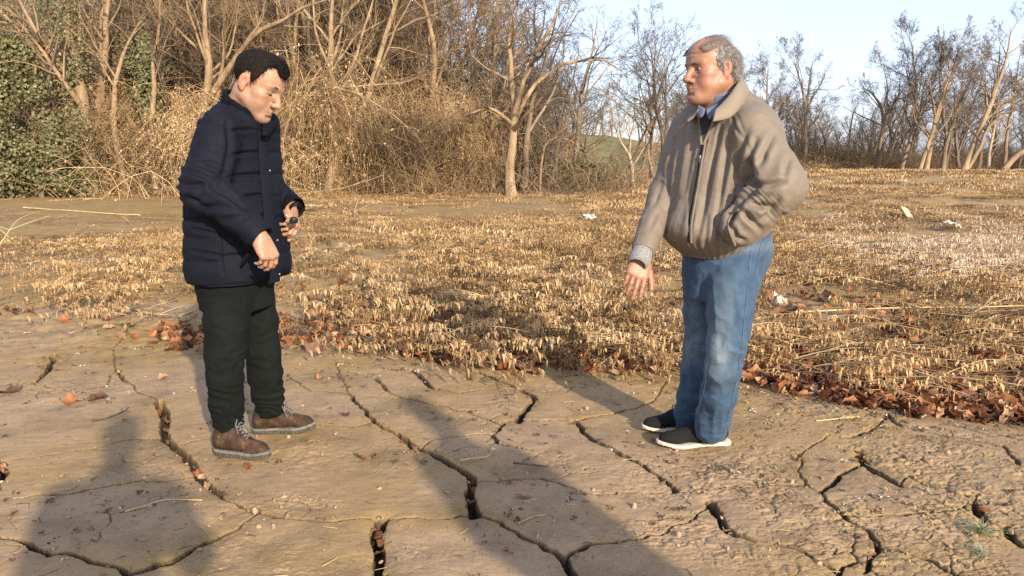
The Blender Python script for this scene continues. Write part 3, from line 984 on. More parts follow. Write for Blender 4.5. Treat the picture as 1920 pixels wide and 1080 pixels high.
def tube_obj(name, polys, mat, parent, sides=5):
    V, Q = tubes(polys, sides)
    return mesh_obj(name, V, Q, mat, parent)

def spline(pts, n=24):
    P = np.array(pts, float)
    t = np.linspace(0, len(P) - 1, n)
    i = np.clip(t.astype(int), 0, len(P) - 2)
    f = (t - i)[:, None]
    p0, p1, p2, p3 = P[np.maximum(i - 1, 0)], P[i], P[i + 1], P[np.minimum(i + 2, len(P) - 1)]
    return 0.5 * ((2 * p1) + (-p0 + p2) * f + (2*p0 - 5*p1 + 4*p2 - p3) * f**2 + (-p0 + 3*p1 - 3*p2 + p3) * f**3)

def face_tint(H, st):
    def fn(P):
        q = H.loc(P)
        x, y, z = q[:, 0], q[:, 1], q[:, 2]
        blush = 0.55 * np.exp(-(((np.abs(x)) / 0.020) ** 2 + ((z + 0.0645) / 0.011) ** 2)) * (y > 0.075)
        blush += st['ruddy'] * np.exp(-(((np.abs(x) - 0.045) / 0.022) ** 2 + ((z + 0.015) / 0.025) ** 2)) * (y > 0.03)
        blush += st['ruddy'] * np.exp(-((x / 0.016) ** 2 + ((z + 0.026) / 0.016) ** 2)) * (y > 0.095)
        blush += 0.5 * (np.abs(x) > 0.073) * (np.abs(y) < 0.035) * (np.abs(z) < 0.04)
        near = (np.abs(x) < 0.12) & (np.abs(y) < 0.16) & (np.abs(z) < 0.16)
        beard = st['stubble'] * sstep(-0.030, -0.052, z) * sstep(-0.03, 0.02, y) * (1 - 0.8 * np.exp(-((x / 0.02) ** 2 + ((z + 0.0645) / 0.008) ** 2)))
        for sx in (-1, 1):
            lash = np.exp(-(((x - sx * 0.033) / 0.013) ** 2 + ((z - st['lash_z'] - 0.10 * (np.abs(x) - 0.033)) / st['lash_w']) ** 2)) * (y > 0.06)
            brow = np.exp(-(((x - sx * 0.032) / 0.017) ** 2 + ((z - 0.032 + 0.1 * np.abs(np.abs(x) - 0.03)) / 0.0055) ** 2)) * (y > 0.06)
            beard = np.maximum(beard, np.maximum(lash * 0.85, brow * st['brow']))
        m = near.astype(float)
        hands = 0.12 * (~near)
        return np.stack([np.clip(blush, 0, 1) * m + hands, np.clip(beard, 0, 0.95) * m, 0 * x], 1)
    return fn

def strand_ribbons(roots, dirs, normals, length, width, wave, rng, seg=4, gravity=0.0):
    """thin tapering ribbons of hair; vectorised"""
    n = len(roots)
    t = np.linspace(0, 1, seg + 1)
    P = roots[:, None, :] + dirs[:, None, :] * (length[:, None] * t)[:, :, None]
    ph = rng.uniform(0, 6.28, n)
    side = np.cross(dirs, normals)
    side /= np.linalg.norm(side, axis=1, keepdims=True) + 1e-9
    wv = np.sin(t[None] * rng.uniform(2.0, 4.5, n)[:, None] + ph[:, None]) - np.sin(ph)[:, None]
    P = P + side[:, None, :] * (wave[:, None] * wv)[:, :, None]
    wv2 = np.sin(t[None] * rng.uniform(2.0, 4.5, n)[:, None] + 2 * ph[:, None]) - np.sin(2 * ph)[:, None]
    P = P + normals[:, None, :] * (0.6 * wave[:, None] * wv2)[:, :, None]
    P[:, :, 2] -= gravity * (length[:, None] * t) ** 2
    w = width[:, None] * (1 - 0.75 * t)[None]
    V = np.stack([P - side[:, None, :] * w[:, :, None], P + side[:, None, :] * w[:, :, None]], 2).reshape(-1, 3)
    idx = np.arange(n * (seg + 1) * 2).reshape(n, seg + 1, 2)
    Q = np.stack([idx[:, :-1, 0], idx[:, :-1, 1], idx[:, 1:, 1], idx[:, 1:, 0]], -1).reshape(-1, 4)
    return V, Q

def shoe_frame(heel, toe):
    f = np.array([toe[0] - heel[0], toe[1] - heel[1], 0.0])
    L = np.linalg.norm(f)
    return np.array([heel[0], heel[1], heel[2]]), rot_from(f, (0, 0, 1)), L

def sole_field(O, R, L, z0, z1, grow=0.0, toe_up=0.012, inside=1):
    F = Field()
    def fn(P):
        q = (P - O) @ R
        x, y, z = q[:, 0] / (L / 0.29), q[:, 1] / (L / 0.29), q[:, 2]
        z = z - toe_up * sstep(0.20, 0.29, y) + 0.0 * z
        # outline: heel circle, waist, ball
        cx = np.interp(y, [0, 0.1, 0.2, 0.29], [0, 0.003 * inside, -0.004 * inside, 0.006 * inside])
        wd = np.interp(y, [0.0, 0.02, 0.06, 0.12, 0.19, 0.24, 0.275, 0.29], [0.016, 0.031, 0.036, 0.034, 0.044, 0.042, 0.028, 0.010]) + grow
        d2 = np.maximum(np.abs(x - cx) - wd, np.maximum(-y - grow, y - 0.29 - grow))
        dz = np.maximum(z0 - z, z - z1)
        return np.maximum(d2 * 0.9, dz) 
    c = O + R @ np.array([0, L / 2, (z0 + z1) / 2])
    F.add(fn, c, L * 0.62, 0.004)
    return F

def make_boot(person, heel, toe, ankle, label, inside):
    """lace-up hiking boot"""
    O, R, L = shoe_frame(heel, toe)
    s = L / 0.29
    W = lambda x, y, z: O + R @ np.array([x * s, y * s, z])
    F = Field()
    F.rc(W(0, 0.045, 0.060), W(0, 0.13, 0.062), 0.034 * s, 0.040 * s, 0.02)
    F.rc(W(0, 0.13, 0.060), W(0.004 * inside, 0.238, 0.038), 0.040 * s, 0.028 * s, 0.03)
    F.ell(W(0.003 * inside, 0.225, 0.036), (0.041 * s, 0.055 * s, 0.027), R, 0.02)
    F.rc(W(0, 0.055, 0.07), ankle, 0.045 * s, 0.050 * s, 0.04)
    F.rc(W(0, 0.10, 0.085), ankle + (R @ np.array([0, 0.012, 0])), 0.034 * s, 0.043 * s, 0.03)
    F.half(W(0, 0, 0.016), (0, 0, -1), 0.004)
    def disp(P, N):
        q = (P - O) @ R
        seam = np.exp(-((q[:, 1] / s - 0.185 + 0.25 * (q[:, 2] - 0.05)) / 0.004) ** 2) + np.exp(-((q[:, 1] / s - 0.055 - 0.3 * (q[:, 2] - 0.05)) / 0.004) ** 2)
        return -0.003 * seam + 0.0016 * fbm(P * 45, 3, 5) * sstep(0.0, 0.1, q[:, 1])
    b = solid('boot', F, 0.004, M_BOOT, person, disp, label=label)
    S = sole_field(O, R, L, 0.010, 0.024, 0.003, 0.012, inside)
    solid('midsole', S, 0.004, M_SOLE, b, None)
    T = sole_field(O, R, L, -0.006, 0.0105, 0.002, 0.012, inside)
    def tread(P, N):
        q = (P - O) @ R
        return -0.004 * (np.sin(q[:, 1] * 2 * math.pi / 0.018) > 0.2) * (np.abs(N[:, 2]) < 0.6)
    solid('outsole', T, 0.004, M_TREAD, b, tread)
    # laces: crossings over the tongue, bow on top
    ls = []
    top = ankle + (R @ np.array([0, 0.045, -0.005]))
    k0 = W(0, 0.185, 0.088)
    for i in range(6):
        t0, t1 = i / 6, (i + 0.8) / 6
        for sx in (-1, 1):
            pa = k0 * (1 - t0) + top * t0 + R @ np.array([sx * 0.024 * s, 0, -0.004])
            pb = k0 * (1 - t1) + top * t1 + R @ np.array([-sx * 0.024 * s, 0, -0.002])
            mid = (pa + pb) / 2 + R @ np.array([0, 0.008, 0.009])
            ls.append((spline([pa, mid, pb], 7), np.full(7, 0.0026)))
    for sx in (-1, 1):
        ls.append((spline([top, top + R @ np.array([sx * 0.03, 0.03, 0.012]), top + R @ np.array([sx * 0.045, 0.03, -0.02]), top + R @ np.array([sx * 0.02, 0.02, -0.005])], 9), np.full(9, 0.0024)))
        ls.append((spline([top, top + R @ np.array([sx * 0.035, 0.025, -0.005]), top + R @ np.array([sx * 0.04, 0.04, -0.05])], 7), np.full(7, 0.0024)))
    tube_obj('boot_lace', ls, M_LACE, b, 4)
    # heel counter panel
    H_ = Field()
    H_.rc(W(0, 0.036, 0.045), W(0, 0.040, 0.088), 0.0375 * s, 0.036 * s, 0.01)
    H_.half(W(0, 0.052, 0.06), R @ np.array([0, 1, 0.0]), 0.004)
    H_.half(W(0, 0, 0.02), (0, 0, -1), 0.004)
    solid('heel_panel', H_, 0.004, M_BOOT_D, b)
    return b, O, R, s

def make_slipon(person, heel, toe, ankle, label, inside):
    """black knitted trainer with a cream wedge sole"""
    O, R, L = shoe_frame(heel, toe)
    s = L / 0.29
    W = lambda x, y, z: O + R @ np.array([x * s, y * s, z])
    F = Field()
    F.rc(W(0, 0.040, 0.052), W(0, 0.13, 0.058), 0.034 * s, 0.037 * s, 0.02)
    F.rc(W(0, 0.13, 0.056), W(0.004 * inside, 0.245, 0.033), 0.036 * s, 0.024 * s, 0.03)
    F.ell(W(0.003 * inside, 0.225, 0.032), (0.040 * s, 0.058 * s, 0.026), R, 0.02)
    F.rc(W(0, 0.05, 0.06), ankle, 0.040 * s, 0.040 * s, 0.03)
    F.half(W(0, 0, 0.012), (0, 0, -1), 0.004)
    sh = solid('trainer', F, 0.004, M_KNITSHOE, person, lambda P, N: 0.0008 * fbm(P * 120, 2, 3), label=label)
    S = sole_field(O, R, L * 1.0, -0.004, 0.014, 0.001, 0.014, inside)
    def rib(P, N):
        q = (P - O) @ R
        return 0.010 * sstep(0.05, -0.01, q[:, 1]) * (N[:, 2] < 0.5) - 0.0012 * (np.sin(q[:, 1] * 2 * math.pi / 0.012) > 0) * (q[:, 2] < 0.010)
    solid('trainer_sole', S, 0.004, M_WSOLE, sh, rib)
    ls = []
    for i in range(5):
        p = W(0, 0.105 + 0.018 * i, 0.099 - 0.0055 * i)
        ls.append((spline([p + R @ np.array([-0.020, 0, -0.010]), p, p + R @ np.array([0.020, 0, -0.010])], 7), np.full(7, 0.0024)))
    p = W(0, 0.115, 0.102)
    for sx in (-1, 1):
        ls.append((spline([p, p + R @ np.array([sx * 0.03, 0.015, 0.012]), p + R @ np.array([sx * 0.045, 0.015, -0.025])], 7), np.full(7, 0.0022)))
    tube_obj('trainer_lace', ls, M_BLACKP, sh, 4)
    return sh

def rows_to_loft(rows, Y, phi, dy=0.0, power=2.0):
    """rows of (py, left px, right px, breadth/depth ratio) outlines at distance Y -> loft rows; phi: heading of the chest"""
    tab = []
    ang = np.linspace(0, 2 * math.pi, 181)
    ca, sa = np.cos(ang), np.sin(ang)
    for py, L, R_, q in rows:
        a, b = at(L, py, Y), at(R_, py, Y)
        half = (b[0] - a[0]) / 2
        g = (np.abs(ca) ** power + np.abs(sa / q) ** power) ** (1 / power)
        ext = np.abs((math.cos(phi) * ca - math.sin(phi) * sa) / g).max()
        rx = half / ext
        tab.append((a[2], (a[0] + b[0]) / 2, Y + dy, rx, q * rx))
    return tab

def sheet(a, b, nb, thick, mat, name, parent, curl=0.0):
    """cloth leaf with thickness between two edge curves a and b (n,3)"""
    t = np.linspace(0, 1, nb)[None, :, None]
    G = a[:, None] * (1 - t) + b[:, None] * t
    du = np.gradient(G, axis=0); dv = np.gradient(G, axis=1)
    Nn = np.cross(du, dv); Nn /= np.linalg.norm(Nn, axis=2, keepdims=True) + 1e-9
    if Nn[..., 1].mean() > 0: Nn = -Nn
    G = G + Nn * (curl * np.sin(math.pi * t))
    n0, n1 = G.shape[:2]
    edge = np.ones((n0, n1)); edge[0] = edge[-1] = 0.5; edge[:, 0] = edge[:, -1] = 0.5
    Fr, Bk = G + Nn * (thick * edge)[..., None], G - Nn * (thick * edge)[..., None]
    V = np.concatenate([Fr.reshape(-1, 3), Bk.reshape(-1, 3)])
    i = np.arange(n0 * n1).reshape(n0, n1)
    q = lambda a_, b_, c_, d_: np.stack([a_, b_, c_, d_], -1).reshape(-1, 4)
    f1 = q(i[:-1, :-1], i[:-1, 1:], i[1:, 1:], i[1:, :-1])
    f2 = f1[:, ::-1] + n0 * n1
    rim = np.concatenate([i[:, 0], i[-1, 1:], i[::-1, -1][1:], i[0, ::-1][1:]])
    f3 = q(rim[:-1], rim[1:], rim[1:] + n0 * n1, rim[:-1] + n0 * n1)
    return mesh_obj(name, V, np.concatenate([f1, f2, f3]), mat, parent)

def ridged(x):
    return 1 - np.abs(2 * (x - np.floor(x)) - 1)

def creases(P, N, strokes, Yc):
    """folds pressed into cloth along curves drawn on the side that faces the camera: (points, width, depth)"""
    d = np.zeros(len(P))
    face = sstep(0.25, -0.15, N[:, 1])
    for pts, w, dep in strokes:
        G = np.array([at(a, b, Yc)[[0, 2]] for a, b in pts])
        sc_ = P[:, 1] / Yc
        q = np.stack([P[:, 0] / sc_, CAM_H + (P[:, 2] - CAM_H) / sc_], 1)
        best = np.full(len(P), 9.0); bt = np.zeros(len(P))
        n = len(G) - 1
        for i in range(n):
            a, b = G[i], G[i + 1]
            ba = b - a
            t = np.clip(((q - a) @ ba) / (ba @ ba), 0, 1)
            e = np.hypot(*(q - a - t[:, None] * ba).T)
            m = e < best
            best = np.where(m, e, best); bt = np.where(m, (i + t) / n, bt)
        ww = w / 440.0
        fade = 0.35 + 0.65 * np.sin(np.clip(bt, 0, 1) * math.pi) ** 0.5
        d += face * fade * dep * (-np.exp(-(best / ww) ** 2) + 0.45 * np.exp(-((best - 2.0 * ww) / (1.3 * ww)) ** 2))
    return d

def arm_mask(P, segs, soft=0.03):
    """0..1 how much a vertex belongs to a limb given (a, b, ra, rb) segments"""
    d = None
    for a, b, ra, rb in segs:
        t, dd = seg_param(P, a, b)
        e = dd - (ra + (rb - ra) * np.clip(t, 0, 1))
        d = e if d is None else np.minimum(d, e)
    return sstep(soft, 0.0, d)
# ================================================================= TREES, BRUSH, IVY
M_BARK_TAN = simple_mat('sunlit_tan_bark', [(0.25, (0.115, 0.074, 0.042)), (0.5, (0.25, 0.172, 0.100)), (0.75, (0.39, 0.285, 0.18))], 5, 0.9, detail=8, bump=0.8, bump_scale=16, stretch=(1, 1, 0.22), bump_dist=0.03, obj_random=0.15)
M_BARK_GREY = simple_mat('grey_brown_bark', [(0.25, (0.085, 0.062, 0.043)), (0.5, (0.18, 0.135, 0.092)), (0.75, (0.31, 0.24, 0.17))], 5, 0.9, detail=8, bump=0.8, bump_scale=16, stretch=(1, 1, 0.22), bump_dist=0.03, obj_random=0.2)
M_BARK_PALE = simple_mat('pale_bark', [(0.25, (0.20, 0.15, 0.10)), (0.5, (0.34, 0.265, 0.18)), (0.75, (0.47, 0.38, 0.27))], 5, 0.9, detail=8, bump=0.6, bump_scale=16, stretch=(1, 1, 0.25), bump_dist=0.02, obj_random=0.15)
M_TWIG_TAN = simple_mat('tan_twigs', [(0.3, (0.165, 0.110, 0.060)), (0.7, (0.30, 0.207, 0.115))], 0.8, 0.9, obj_random=0.25)
M_TWIG_GREY = simple_mat('grey_twigs', [(0.3, (0.070, 0.052, 0.039)), (0.7, (0.170, 0.127, 0.093))], 0.8, 0.9, obj_random=0.25)
M_BRUSH = simple_mat('dry_brush', [(0.25, (0.17, 0.105, 0.050)), (0.5, (0.40, 0.262, 0.128)), (0.75, (0.62, 0.44, 0.240))], 1.4, 0.9, obj_random=0.5)
M_BRUSH_D = simple_mat('brown_brush', [(0.3, (0.075, 0.050, 0.030)), (0.7, (0.17, 0.115, 0.066))], 1.4, 0.9, obj_random=0.3)
M_IVY = simple_mat('ivy_leaf', [(0.25, (0.030, 0.038, 0.015)), (0.5, (0.100, 0.100, 0.043)), (0.72, (0.28, 0.235, 0.12))], 9.0, 0.6, spec=0.25, detail=2)
M_EVERGREEN = simple_mat('dark_green_shrub', [(0.3, (0.020, 0.030, 0.012)), (0.7, (0.060, 0.072, 0.026))], 3.0, 0.6, detail=2)

def perp(d, rng):
    a = rng.normal(size=3)
    a -= d * (a @ d)
    return a / (np.linalg.norm(a) + 1e-9)

def grow(rng, p0, d0, L, r0, lvl, spec, out, path=None):
    """recursive limbs -> out[lvl] list of (points, radii)"""
    n = spec['segs'][lvl]
    if path is not None:
        P = spline(path, n + 1)
        wob = np.cumsum(rng.normal(0, 1, (n + 1, 3)), 0)
        wob -= np.linspace(0, 1, n + 1)[:, None] * wob[-1]
        wob[0] = 0
        P = P + wob * np.linalg.norm(P[-1] - P[0]) * (0.004 if lvl == 0 else 0.010)
        L = np.linalg.norm(np.diff(P, axis=0), axis=1).sum()
    else:
        d = d0 / np.linalg.norm(d0)
        P = [np.asarray(p0, float)]
        w = spec['wander'][lvl]
        for i in range(n):
            d = d + rng.normal(size=3) * w
            d[2] += spec['up'][lvl]
            d /= np.linalg.norm(d)
            P.append(P[-1] + d * L / n)
        P = np.array(P)
    t = np.linspace(0, 1, n + 1)
    rt = spec['tip'][min(lvl + 1, len(spec['tip']) - 1)]
    R = np.maximum(r0 * (1 - t) ** spec.get('taper', 0.75), rt * 0.8)
    if lvl == 0:
        R = R * (1 + 0.35 * np.exp(-t * n * 1.1))
    out.setdefault(lvl, []).append((P, R))
    if lvl + 1 >= spec['levels']:
        return
    k = spec['kids'][lvl]
    k = max(1, int(round(k * rng.uniform(0.75, 1.25))))
    t0 = spec['from'][lvl]
    ts = np.sort(t0 + (1 - t0) * rng.uniform(0, 1, k) ** 0.9)
    for tt in ts:
        f = tt * n
        i = min(int(f), n - 1)
        q = P[i] + (P[i + 1] - P[i]) * (f - i)
        tang = P[i + 1] - P[i]
        tang = tang / (np.linalg.norm(tang) + 1e-9)
        a = math.radians(spec['ang'][lvl] * rng.uniform(0.6, 1.3))
        d = tang * math.cos(a) + perp(tang, rng) * math.sin(a)
        if lvl == 0 and d[2] < -0.1: d[2] = abs(d[2])
        Lc = L * spec['len'][lvl] * rng.uniform(0.6, 1.2) * (1.15 - 0.75 * (tt - t0) / (1 - t0 + 1e-6))
        rc = max(np.interp(tt, t, R) * spec.get('rr', 0.62) * rng.uniform(0.7, 1.05), spec['tip'][min(lvl + 1, len(spec['tip']) - 1)])
        grow(rng, q, d, Lc, rc, lvl + 1, spec, out)

SPEC_WIDE = dict(levels=5, segs=[12, 8, 6, 4, 3], wander=[.07, .14, .18, .2, .2], up=[.03, .05, .03, .02, .01], kids=[8, 7, 6, 4], **{'from': [.32, .2, .15, .1]},
                 ang=[50, 48, 46, 42], len=[.55, .5, .48, .5], tip=[.02, .012, .008, .0055, .0040], rr=0.6)
SPEC_TALL = dict(levels=5, segs=[14, 9, 6, 4, 3], wander=[.06, .13, .17, .2, .22], up=[.04, .07, .04, .03, .01], kids=[10, 8, 6, 4], **{'from': [.22, .18, .12, .1]},
                 ang=[36, 42, 44, 42], len=[.58, .52, .5, .52], tip=[.02, .012, .008, .0055, .0040], rr=0.55)
SPEC_ROW = dict(SPEC_TALL, len=[.47, .5, .5, .52], kids=[13, 10, 7, 5])
SPEC_ROWW = dict(SPEC_WIDE, len=[.48, .5, .48, .5], kids=[11, 9, 7, 5])
SPEC_SCRUB = dict(levels=4, segs=[10, 6, 4, 3], wander=[.12, .18, .2, .22], up=[.02, .04, .02, .01], kids=[10, 7, 5], **{'from': [.15, .15, .1]},
                  ang=[48, 48, 45], len=[.45, .5, .5], tip=[.012, .008, .0055, .0045], rr=0.55)

def tree_meshes(out, m_trunk, m_twig, sides=(9, 6, 5, 3, 3)):
    V, Q = tubes(out[0], sides[0])
    tm = new_mesh('trunk', V, Q, m_trunk)
    parts = []
    for lv in sorted(out):
        if lv == 0: continue
        parts.append(tubes(out[lv], sides[lv]))
    V, Q = join_arrays(parts)
    nl1 = len(parts[0][1])
    cm = new_mesh('crown', V, Q, m_twig)
    cm.materials.append(m_trunk)
    mi = np.zeros(len(Q), np.int32); mi[:nl1] = 1
    cm.polygons.foreach_set('material_index', mi)
    return tm, cm

TREES = []
def hero_tree(label, pts, Y, r_px, spec, seed, mats, cat='tree', extra=None, group=None, kids=None, dY=None, lean_out=None):
    """a tree whose trunk follows the photographed line; pts are photograph pixels from the foot up"""
    rng = np.random.default_rng(seed)
    P = [at(px, py, Y + (0 if dY is None else dY[i])) for i, (px, py) in enumerate(pts)]
    base = P[0].copy()
    base[2] = hgt(base[0], base[1]) - 0.08
    P[0] = base
    sp = dict(spec)
    if kids: sp['kids'] = kids
    out = {}
    r = r_px * Y / FPX
    grow(rng, None, None, None, r, 0, sp, out, [p - base for p in P])
    if extra:
        for (epts, er, eY) in extra:
            ep = [at(px, py, Y + e) - base for (px, py), e in zip(epts, eY)]
            sub = dict(sp)
            o2 = {}
            grow(rng, None, None, None, er * Y / FPX, 1, sub, o2, ep)
            for k_, v_ in o2.items(): out.setdefault(k_, []).extend(v_)
    tm, cm = tree_meshes(out, *mats)
    t = empty('bare_tree', base)
    tag(t, label, cat, group)
    link('trunk', tm, t)
    link('crown', cm, t)
    TREES.append(t)
    return t

TAN, GREY, PALE, DUSK = (M_BARK_TAN, M_TWIG_TAN), (M_BARK_GREY, M_TWIG_GREY), (M_BARK_PALE, M_TWIG_TAN), (M_BARK_TAN, M_TWIG_GREY)

# -- thicket at the edge of the flat
hero_tree('thick tan trunk rising straight out of the thicket beside the ivy mass', [(172,345),(160,230),(140,110),(124,-40),(110,-200)], 27, 14, SPEC_TALL, 1, TAN)
hero_tree('tall tan trunk with a long vine, standing close against the thickest trunk', [(196,335),(188,220),(196,110),(207,-20),(215,-180)], 28, 10, SPEC_TALL, 2, TAN)
hero_tree('slim forked tree in front of the ivy-wrapped trunk', [(232,325),(214,200),(222,130),(245,60),(300,0)], 27, 6, SPEC_SCRUB, 3, TAN)
hero_tree('pale trunk with a big limb reaching over the dark-haired man', [(366,330),(374,240),(392,150),(384,40),(378,-120)], 27, 12, SPEC_TALL, 4, TAN, extra=[([(378,205),(430,120),(480,70),(560,20),(640,-10)], 7, [0, -.5, -1, -1.5, -2])])
hero_tree('dark slanting trunk crossing behind the head of the man in navy', [(455,330),(420,200),(370,90),(320,10),(270,-120)], 31, 7, SPEC_WIDE, 5, GREY)
hero_tree('upright tan trunk directly above the shoulder of the man in navy', [(560,330),(545,200),(540,80),(535,-60),(540,-200)], 30, 7, SPEC_TALL, 6, TAN)
hero_tree('shaggy vine-wrapped trunk with a dark upper stem', [(632,320),(628,240),(618,140),(622,30),(630,-120)], 28, 11, SPEC_TALL, 7, TAN)
hero_tree('long leaning pale trunk slanting up out of the thicket', [(610,345),(640,290),(690,180),(725,70),(765,-60),(790,-160)], 27, 9, SPEC_WIDE, 8, TAN)
hero_tree('fallen forked tree with bare pale limbs arching low over the brush', [(508,345),(530,250),(560,190),(610,165),(690,163),(770,158),(840,118)], 26.6, 3.2, SPEC_SCRUB, 9, TAN,
          extra=[([(600,166),(650,172),(700,195),(760,235),(800,280)], 2.6, [0, -.4, -.8, -1, -1])])
hero_tree('thin dark tree with crooked twigs behind the leaning pale trunk', [(742,330),(748,220),(740,120),(760,20),(770,-100)], 33, 6, SPEC_WIDE, 10, GREY)
hero_tree('slender tan sapling, first of the cluster beside the straight trunk', [(806,348),(800,280),(790,190),(782,100),(790,-20)], 30, 5, SPEC_TALL, 11, TAN)
hero_tree('straight narrow tan trunk in the cluster, second from the thick straight one', [(876,352),(880,280),(890,200),(886,100),(880,-40)], 30, 7, SPEC_TALL, 12, TAN)
hero_tree('thin tan trunk leaning at the foot of the cluster', [(898,354),(910,300),(925,230),(950,140),(960,40)], 30, 7, SPEC_SCRUB, 13, TAN)
hero_tree('tan trunk with a dark hollow base next to the thick straight trunk', [(922,354),(922,290),(935,210),(930,120),(925,0)], 30.5, 9, SPEC_TALL, 14, TAN)
hero_tree('thick straight trunk splitting into a wide crown with one limb arching over', [(958,360),(962,300),(966,230),(962,150),(958,60),(975,-40)], 27, 10, SPEC_WIDE, 15, DUSK, kids=[12, 9, 7, 5],
          extra=[([(966,225),(1000,160),(1040,125),(1090,108),(1150,112),(1185,150)], 5, [0, .3, .5, .6, .6, .6]), ([(964,215),(990,130),(1020,60),(1060,-10)], 6, [0, -.5, -1, -1]),
                 ([(962,235),(920,205),(880,215),(850,235)], 4, [0, -.5, -1, -1])])
hero_tree('grey trunk close behind the thick straight trunk', [(984,354),(986,280),(1000,190),(1030,100),(1050,0)], 29, 7, SPEC_WIDE, 16, GREY)
hero_tree('small bent tree with a low arching limb', [(1012,356),(1016,300),(1030,265),(1065,262),(1100,285)], 27, 2.6, SPEC_SCRUB, 17, TAN, kids=[8, 6, 5])
hero_tree('slim grey tree with a rounded twiggy crown over the green slope', [(1085,352),(1082,270),(1090,180),(1110,100),(1120,30)], 33, 5.5, SPEC_WIDE, 18, GREY)
hero_tree('crooked white sapling beside the arm of the man in taupe', [(1188,342),(1184,300),(1165,270),(1150,225),(1140,150)], 31, 3.5, SPEC_SCRUB, 19, PALE)
hero_tree('young grey tree standing up behind the white sapling', [(1226,340),(1222,270),(1222,190),(1226,120),(1230,70)], 40, 4, SPEC_TALL, 20, GREY)
# -- field edge behind the man in taupe
hero_tree('lone tree with a forked open crown above the jacket shoulder', [(1511,325),(1510,260),(1510,190),(1496,140),(1482,105)], 48, 4, SPEC_ROW, 21, GREY,
          extra=[([(1510,205),(1518,160),(1524,110)], 3, [0, .3, .5]), ([(1510,215),(1530,170),(1550,130)], 2.6, [0, -.3, -.5])])
hero_tree('wide pale twiggy tree close behind the jacket collar', [(1445,325),(1446,250),(1442,180),(1440,120)], 52, 4, SPEC_ROWW, 22, DUSK)
hero_tree('short dark tree with spreading bare branches over the brush', [(1590,322),(1592,270),(1600,215),(1610,190)], 46, 2.6, SPEC_SCRUB, 123, GREY, kids=[8, 6, 4])
hero_tree('dark tree leaning a little with its crown spread to one side', [(1643,322),(1650,270),(1656,220),(1640,180),(1618,165)], 44, 5, SPEC_ROWW, 24, GREY, kids=[11, 8, 7, 4], extra=[([(1656,230),(1680,190),(1690,150)], 3, [0, .3, .5])])
hero_tree('bushy dark-crowned tree, first of the tall leaning row', [(1690,322),(1705,260),(1715,180),(1712,110),(1706,70)], 42, 4, SPEC_ROW, 25, GREY, kids=[15, 10, 7, 5])
hero_tree('pale leaning trunk in the row, low and slanting', [(1722,322),(1740,270),(1760,200),(1780,140),(1770,90)], 40, 4, SPEC_ROW, 26, DUSK, kids=[15, 10, 7, 5])
hero_tree('bright lower trunk in the row holding a dense dark crown', [(1735,324),(1748,270),(1764,215),(1785,150),(1800,80)], 41, 5, SPEC_ROW, 27, DUSK, kids=[15, 10, 7, 5])
hero_tree('double-stemmed leaning tree between the row and the split trunk', [(1768,322),(1775,270),(1790,220),(1815,160),(1840,110)], 42, 4.5, SPEC_ROW, 28, GREY, kids=[13, 9, 7, 4], extra=[([(1776,268),(1770,200),(1765,140),(1775,80)], 3.5, [0, .3, .4, .5])])
hero_tree('tallest leaning tree with a split pale base', [(1806,322),(1832,255),(1860,190),(1885,110),(1895,50)], 38, 6, SPEC_ROWW, 29, DUSK, kids=[10, 8, 7, 4], extra=[([(1812,318),(1838,268),(1856,235),(1900,205),(1925,185)], 4.5, [0, -.3, -.4, -.4, -.4])])
hero_tree('thin white trunk standing alone under the tallest leaning tree', [(1852,322),(1856,280),(1864,240),(1872,190),(1876,150)], 40, 3, SPEC_SCRUB, 30, PALE)
hero_tree('slim pale tree next to the broken stump', [(1884,318),(1888,270),(1896,220),(1905,160),(1915,90)], 41, 3.6, SPEC_ROWW, 31, DUSK)
hero_tree('leaning tree whose crown leaves the edge of the view', [(1930,318),(1938,250),(1950,170),(1940,90)], 40, 5, SPEC_ROWW, 32, GREY)

# broken stump
def build_stump():
    base = at(1880, 322, 39); base[2] = hgt(base[0], base[1]) - 0.05
    t = empty('broken_stump', base)
    tag(t, 'splintered pale broken trunk lying propped beside the slim pale tree', 'stump')
    a = [np.array([0, 0, 0.1]), np.array([0.5, 0, 0.75]), np.array([1.1, 0.1, 1.15])]
    V, Q = tubes([(spline(a, 8), np.linspace(0.18, 0.11, 8))], 9)
    link('trunk', new_mesh('trunk', V, Q, M_BARK_TAN), t)
    rng = np.random.default_rng(3)
    sp = [(np.array([a[2], a[2] + rng.normal(size=3) * 0.08 + np.array([0.25, 0, 0.10])]), np.array([0.05, 0.008])) for _ in range(7)]
    V, Q = tubes(sp, 5)
    link('splinters', new_mesh('splinters', V, Q, M_BARK_PALE), t)
build_stump()

# ------------------------------------------------------------- scattering of uncountable growth

def proto_collection(name, meshes):
    c = bpy.data.collections.new(name)
    for i, me in enumerate(meshes):
        o = bpy.data.objects.new('%s_%02d' % (name, i), me)
        c.objects.link(o)
    return c

